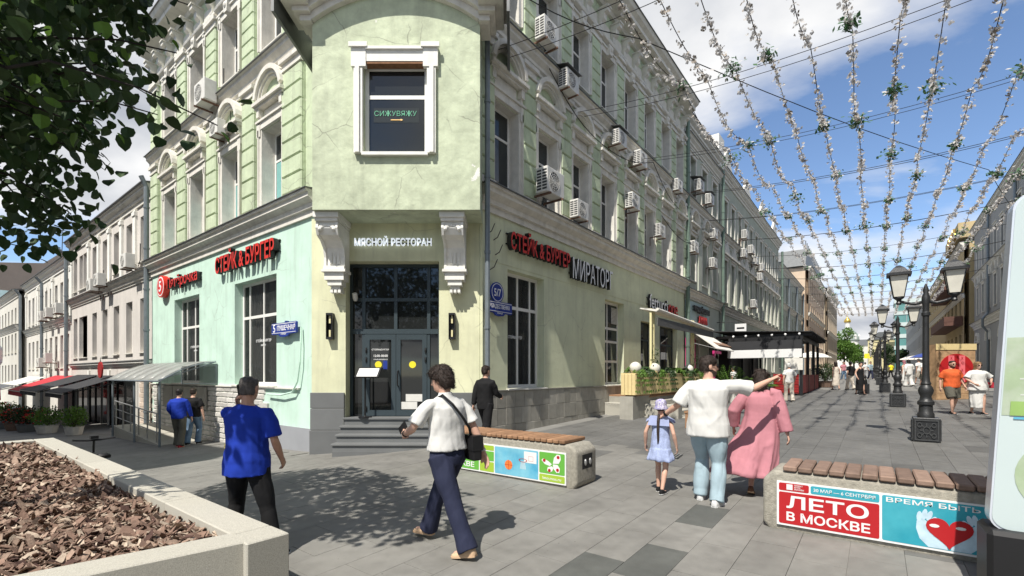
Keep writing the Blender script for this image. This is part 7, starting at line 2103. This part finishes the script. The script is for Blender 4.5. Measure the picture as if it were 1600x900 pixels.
hat.lathe([(.135, .075), (.142, .085), (.112, .13), (.105, .16), (.108, .20), (.085, .255), (.03, .275)], 18); ob('sun_hat', hat.mesh('sun_hat', MATS['floral']), pr_, HMg @ T(0, -.01, 0))
MB().tube([(0, -.09, 1.50), (.005, -.155, 1.38), (.0, -.16, 1.20), (.004, -.155, 1.02), (0, -.15, .95)], [.028, .026, .024, .020, .012], 8).obj('plait', MATS['hair_brown'], pr_, Mg)
mu, mv = 6.30, 1.70
pr_, Mm, J = person('bearded man in a loose white T-shirt and pale jeans pointing to the right', mu, mv, fa, 1.86, aL=(-.11, .10, .09), aR=(.12, -.12, .085), tL=.1, tR=-.25, wL=(-.545, .06, 1.02), wR=(.62, .33, 1.47), eL=(.1, -.7, -1), eR=(0, -.3, -1),
    yaw=-1.0, nod=0, top=dict(m='white_cloth', hem=.80, sleeve=.50, loose=.045, flare=.03, wr=.008, freq=11, cuff=1.35), bottom=dict(m='pale_denim', loose=.032, cuff=1.1, wr=.010, freq=13), hair=('short', 'hair_brown'), beard='hair_brown', glasses=True, shoes='white_shoe', vox=.0095, build=1.08, curl=(.5, 'point'), palmL=(.2, .3, -1), palmR=(0, 0, -1))
w_ = J['wr'][-1]; wt_ = thing('wristwatch', 'black watch on the wrist resting on the girl', 'watch', Mm @ T(*w_)); d = unit(J['wr'][-1] - J['el'][-1])
MB().tube([w_ - d * .05, w_ - d * .02], .035, 12).obj('band', MATS['black_plastic'], wt_, Mm)
wu, wv = 7.12, 1.24
pr_, Mw, J = person('woman in a long dusty pink dress blown by the wind', wu, wv, fa, 1.66, aL=(-.10, -.18, .12), aR=(.06, .22, .085), pitchL=-.3, wL=(-.36, .02, .92), wR=(.34, -.06, .86), eL=(-.7, -.8, 0), yaw=-.3, nod=-.1, hair=('bob', 'hair_brown'), shoes='brown_leather', vox=.011, female=True, build=1.15,
    dress=dict(m='dusty_pink', sleeve=.96, loose=.040, wr=.008, freq=9, pleat=.085, pz=1.3, rows=[(-.22, -.20, .30, .40, .27), (-.21, -.19, .34, .41, .28), (-.14, -.12, .52, .36, .25), (-.07, -.06, .74, .30, .215), (-.02, -.02, .92, .25, .18), (0, 0, 1.10, .215, .16), (0, 0, 1.28, .20, .145), (0, 0, 1.38, .185, .12), (0, 0, 1.44, .13, .08), (0, 0, 1.475, .075, .06)]))
# couple coming down the street
tow = lambda x=0.0: face_cam(x, -1)
u, v = at(1487, 15.0)
person('man in an orange T-shirt and dark shorts walking down the street', u, v, tow(-.1), 1.70, aL=(-.10, -.12, .09), aR=(.10, .16, .085), wL=(-.32, .10, .90), wR=(.30, -.06, .88), top=dict(m='orange_cloth', hem=.86, sleeve=.44, loose=.03), bottom=dict(m='khaki', loose=.03, len=.46, name='shorts'), hair=('crop', 'hair_brown'), beard='hair_brown', glasses=True, shoes='black_cloth', vox=.013, build=1.22)
u, v = at(1527, 14.8)
person('woman in sunglasses and a long white dotted dress walking down the street', u, v, tow(-.15), 1.64, aL=(-.08, .14, .085), aR=(.08, -.14, .09), wL=(-.26, .20, 1.05), wR=(.24, .22, 1.02), eL=(-1, -.6, 0), eR=(1, -.6, 0), hair=('long', 'hair_blond'), glasses=True, shoes='black_cloth', vox=.013, female=True, build=1.2,
    top=dict(m='white_cloth', hem=.80, sleeve=.48, loose=.045, name='blouse', flare=.12), dress=dict(m='white_cloth', sleeve=0, wr=.008, rows=[(0, 0, .22, .20, .18), (0, 0, .5, .215, .18), (0, 0, .8, .22, .165), (0, 0, 1.0, .19, .14), (0, 0, 1.2, .18, .125)]))
rb_ = thing('red_handbag', 'small red handbag carried by the woman in the white dress', 'bag', T(u, v, gz(u, v)))
xx = cam2w(.34, 0); ob('bag_body', bevel(MB().box(-.14, .14, -.05, .05, 0, .18).mesh('bag_body', MATS['red_leather']), .02, 2), rb_, T(u + xx[0], v + xx[1], gz(u, v) + .82) @ RZ(HEAD - R(90)))
# people farther up
SK = lambda m: dict(m=m, sleeve=0, wr=.006, rows=[(0, 0, .25, .22, .18), (0, 0, .6, .21, .17), (0, 0, .9, .19, .14), (0, 0, 1.1, .16, .115), (0, 0, 1.3, .17, .12), (0, 0, 1.40, .15, .09), (0, 0, 1.44, .09, .065)])
W2_ = dict(aL=(-.08, .20, .085), aR=(.08, -.20, .095), wL=(-.27, -.10, .90), wR=(.27, .16, .92))
FAR = [
    ('woman in a long black dress walking towards the plaza', 1344, 24.1, tow(), 1.66, dict(dress=SK('black_cloth'), hair=('short', 'hair_dark'), female=True)),
    ('person in a black top and white trousers beside the woman in black', 1329, 28.2, face_cam(0, 1), 1.68, dict(top=dict(m='black_cloth', sleeve=.45, loose=.04), bottom=dict(m='beige_cloth', loose=.04), hair=('short', 'hair_dark'))),
    ('woman in a cream dress seen from behind with a bag', 1306, 28.4, face_cam(0, 1), 1.68, dict(dress=SK('beige_cloth'), hair=('bob', 'hair_brown'), female=True)),
    ('woman in a white top and white cap by the pergola', 1233, 20.5, face_cam(.2, 1), 1.68, dict(top=dict(m='white_cloth', sleeve=.45, loose=.03), bottom=dict(m='beige_cloth', loose=.03), hair=('short', 'white_cloth'), female=True)),
    ('seated guest in a striped shirt at the terrace end', 1146, 24.0, face_cam(-.5, 1), 1.50, dict(top=dict(m='white_cloth', sleeve=.45, loose=.03), bottom=dict(m='navy', loose=.02), hair=('short', 'hair_dark'))),
    ('person in a flowing white suit beyond the second lamp', 1420, 30.5, face_cam(.1, 1), 1.74, dict(top=dict(m='white_cloth', sleeve=.9, loose=.05, hem=.75), bottom=dict(m='white_cloth', loose=.05, cuff=2), hair=('long', 'hair_dark'))),
    ('person in white with a pink head scarf beyond the second lamp', 1413, 32.5, face_cam(-.1, 1), 1.66, dict(dress=SK('white_cloth'), hair=('bob', 'dusty_pink'), female=True)),
    ('man in a white T-shirt and beige shorts behind the first lamp post', 1436, 33, face_cam(0, 1), 1.78, dict(top=dict(m='white_cloth', sleeve=.45, loose=.04), bottom=dict(m='beige_cloth', loose=.03, len=.5), hair=('short', 'hair_grey'))),
    ('man in a pale shirt and blue jeans near the display stand', 1462, 30, face_cam(0, 1), 1.76, dict(top=dict(m='white_cloth', sleeve=.5, loose=.04), bottom=dict(m='denim', loose=.02), hair=('short', 'white_cloth'))),
    ('child in a white T-shirt and dark shorts near the display stand', 1470, 28, face_cam(0, 1), 1.45, dict(top=dict(m='white_cloth', sleeve=.5, loose=.04), bottom=dict(m='black_cloth', loose=.04, len=.6), hair=('short', 'hair_dark'))),
    ('person in a dark brown skirt by the first lamp post', 1444, 31, face_cam(0, 1), 1.70, dict(top=dict(m='white_cloth', sleeve=.45, loose=.03), bottom=dict(m='khaki', loose=.04, len=.55), hair=('short', 'hair_dark'))),
    ('person in pale blue far up the middle of the street', 1360, 46, tow(), 1.72, dict(top=dict(m='pale_denim', sleeve=.45, loose=.04), bottom=dict(m='navy', loose=.03), hair=('short', 'hair_dark'))),
    ('person in a white shirt far up the middle of the street', 1352, 52, face_cam(0, 1), 1.74, dict(top=dict(m='white_cloth', sleeve=.45, loose=.04), bottom=dict(m='grey_cloth', loose=.03), hair=('short', 'hair_dark'))),
    ('person in red far up by the left houses', 1318, 44, tow(), 1.70, dict(top=dict(m='dusty_pink', sleeve=.45, loose=.04), bottom=dict(m='denim', loose=.03), hair=('short', 'hair_brown'))),
    ('person in yellow far up beyond the lamps', 1392, 55, face_cam(0, 1), 1.70, dict(top=dict(m='print_yellow', sleeve=.45, loose=.04), bottom=dict(m='black_cloth', loose=.03), hair=('short', 'hair_brown'))),
]
for lab, px, d, f, H, kw in FAR:
    u, v = at(px, d); person(lab, u, v, f, H, vox=.022 if d > 23 else .016, group=None, **{**W2_, **kw})
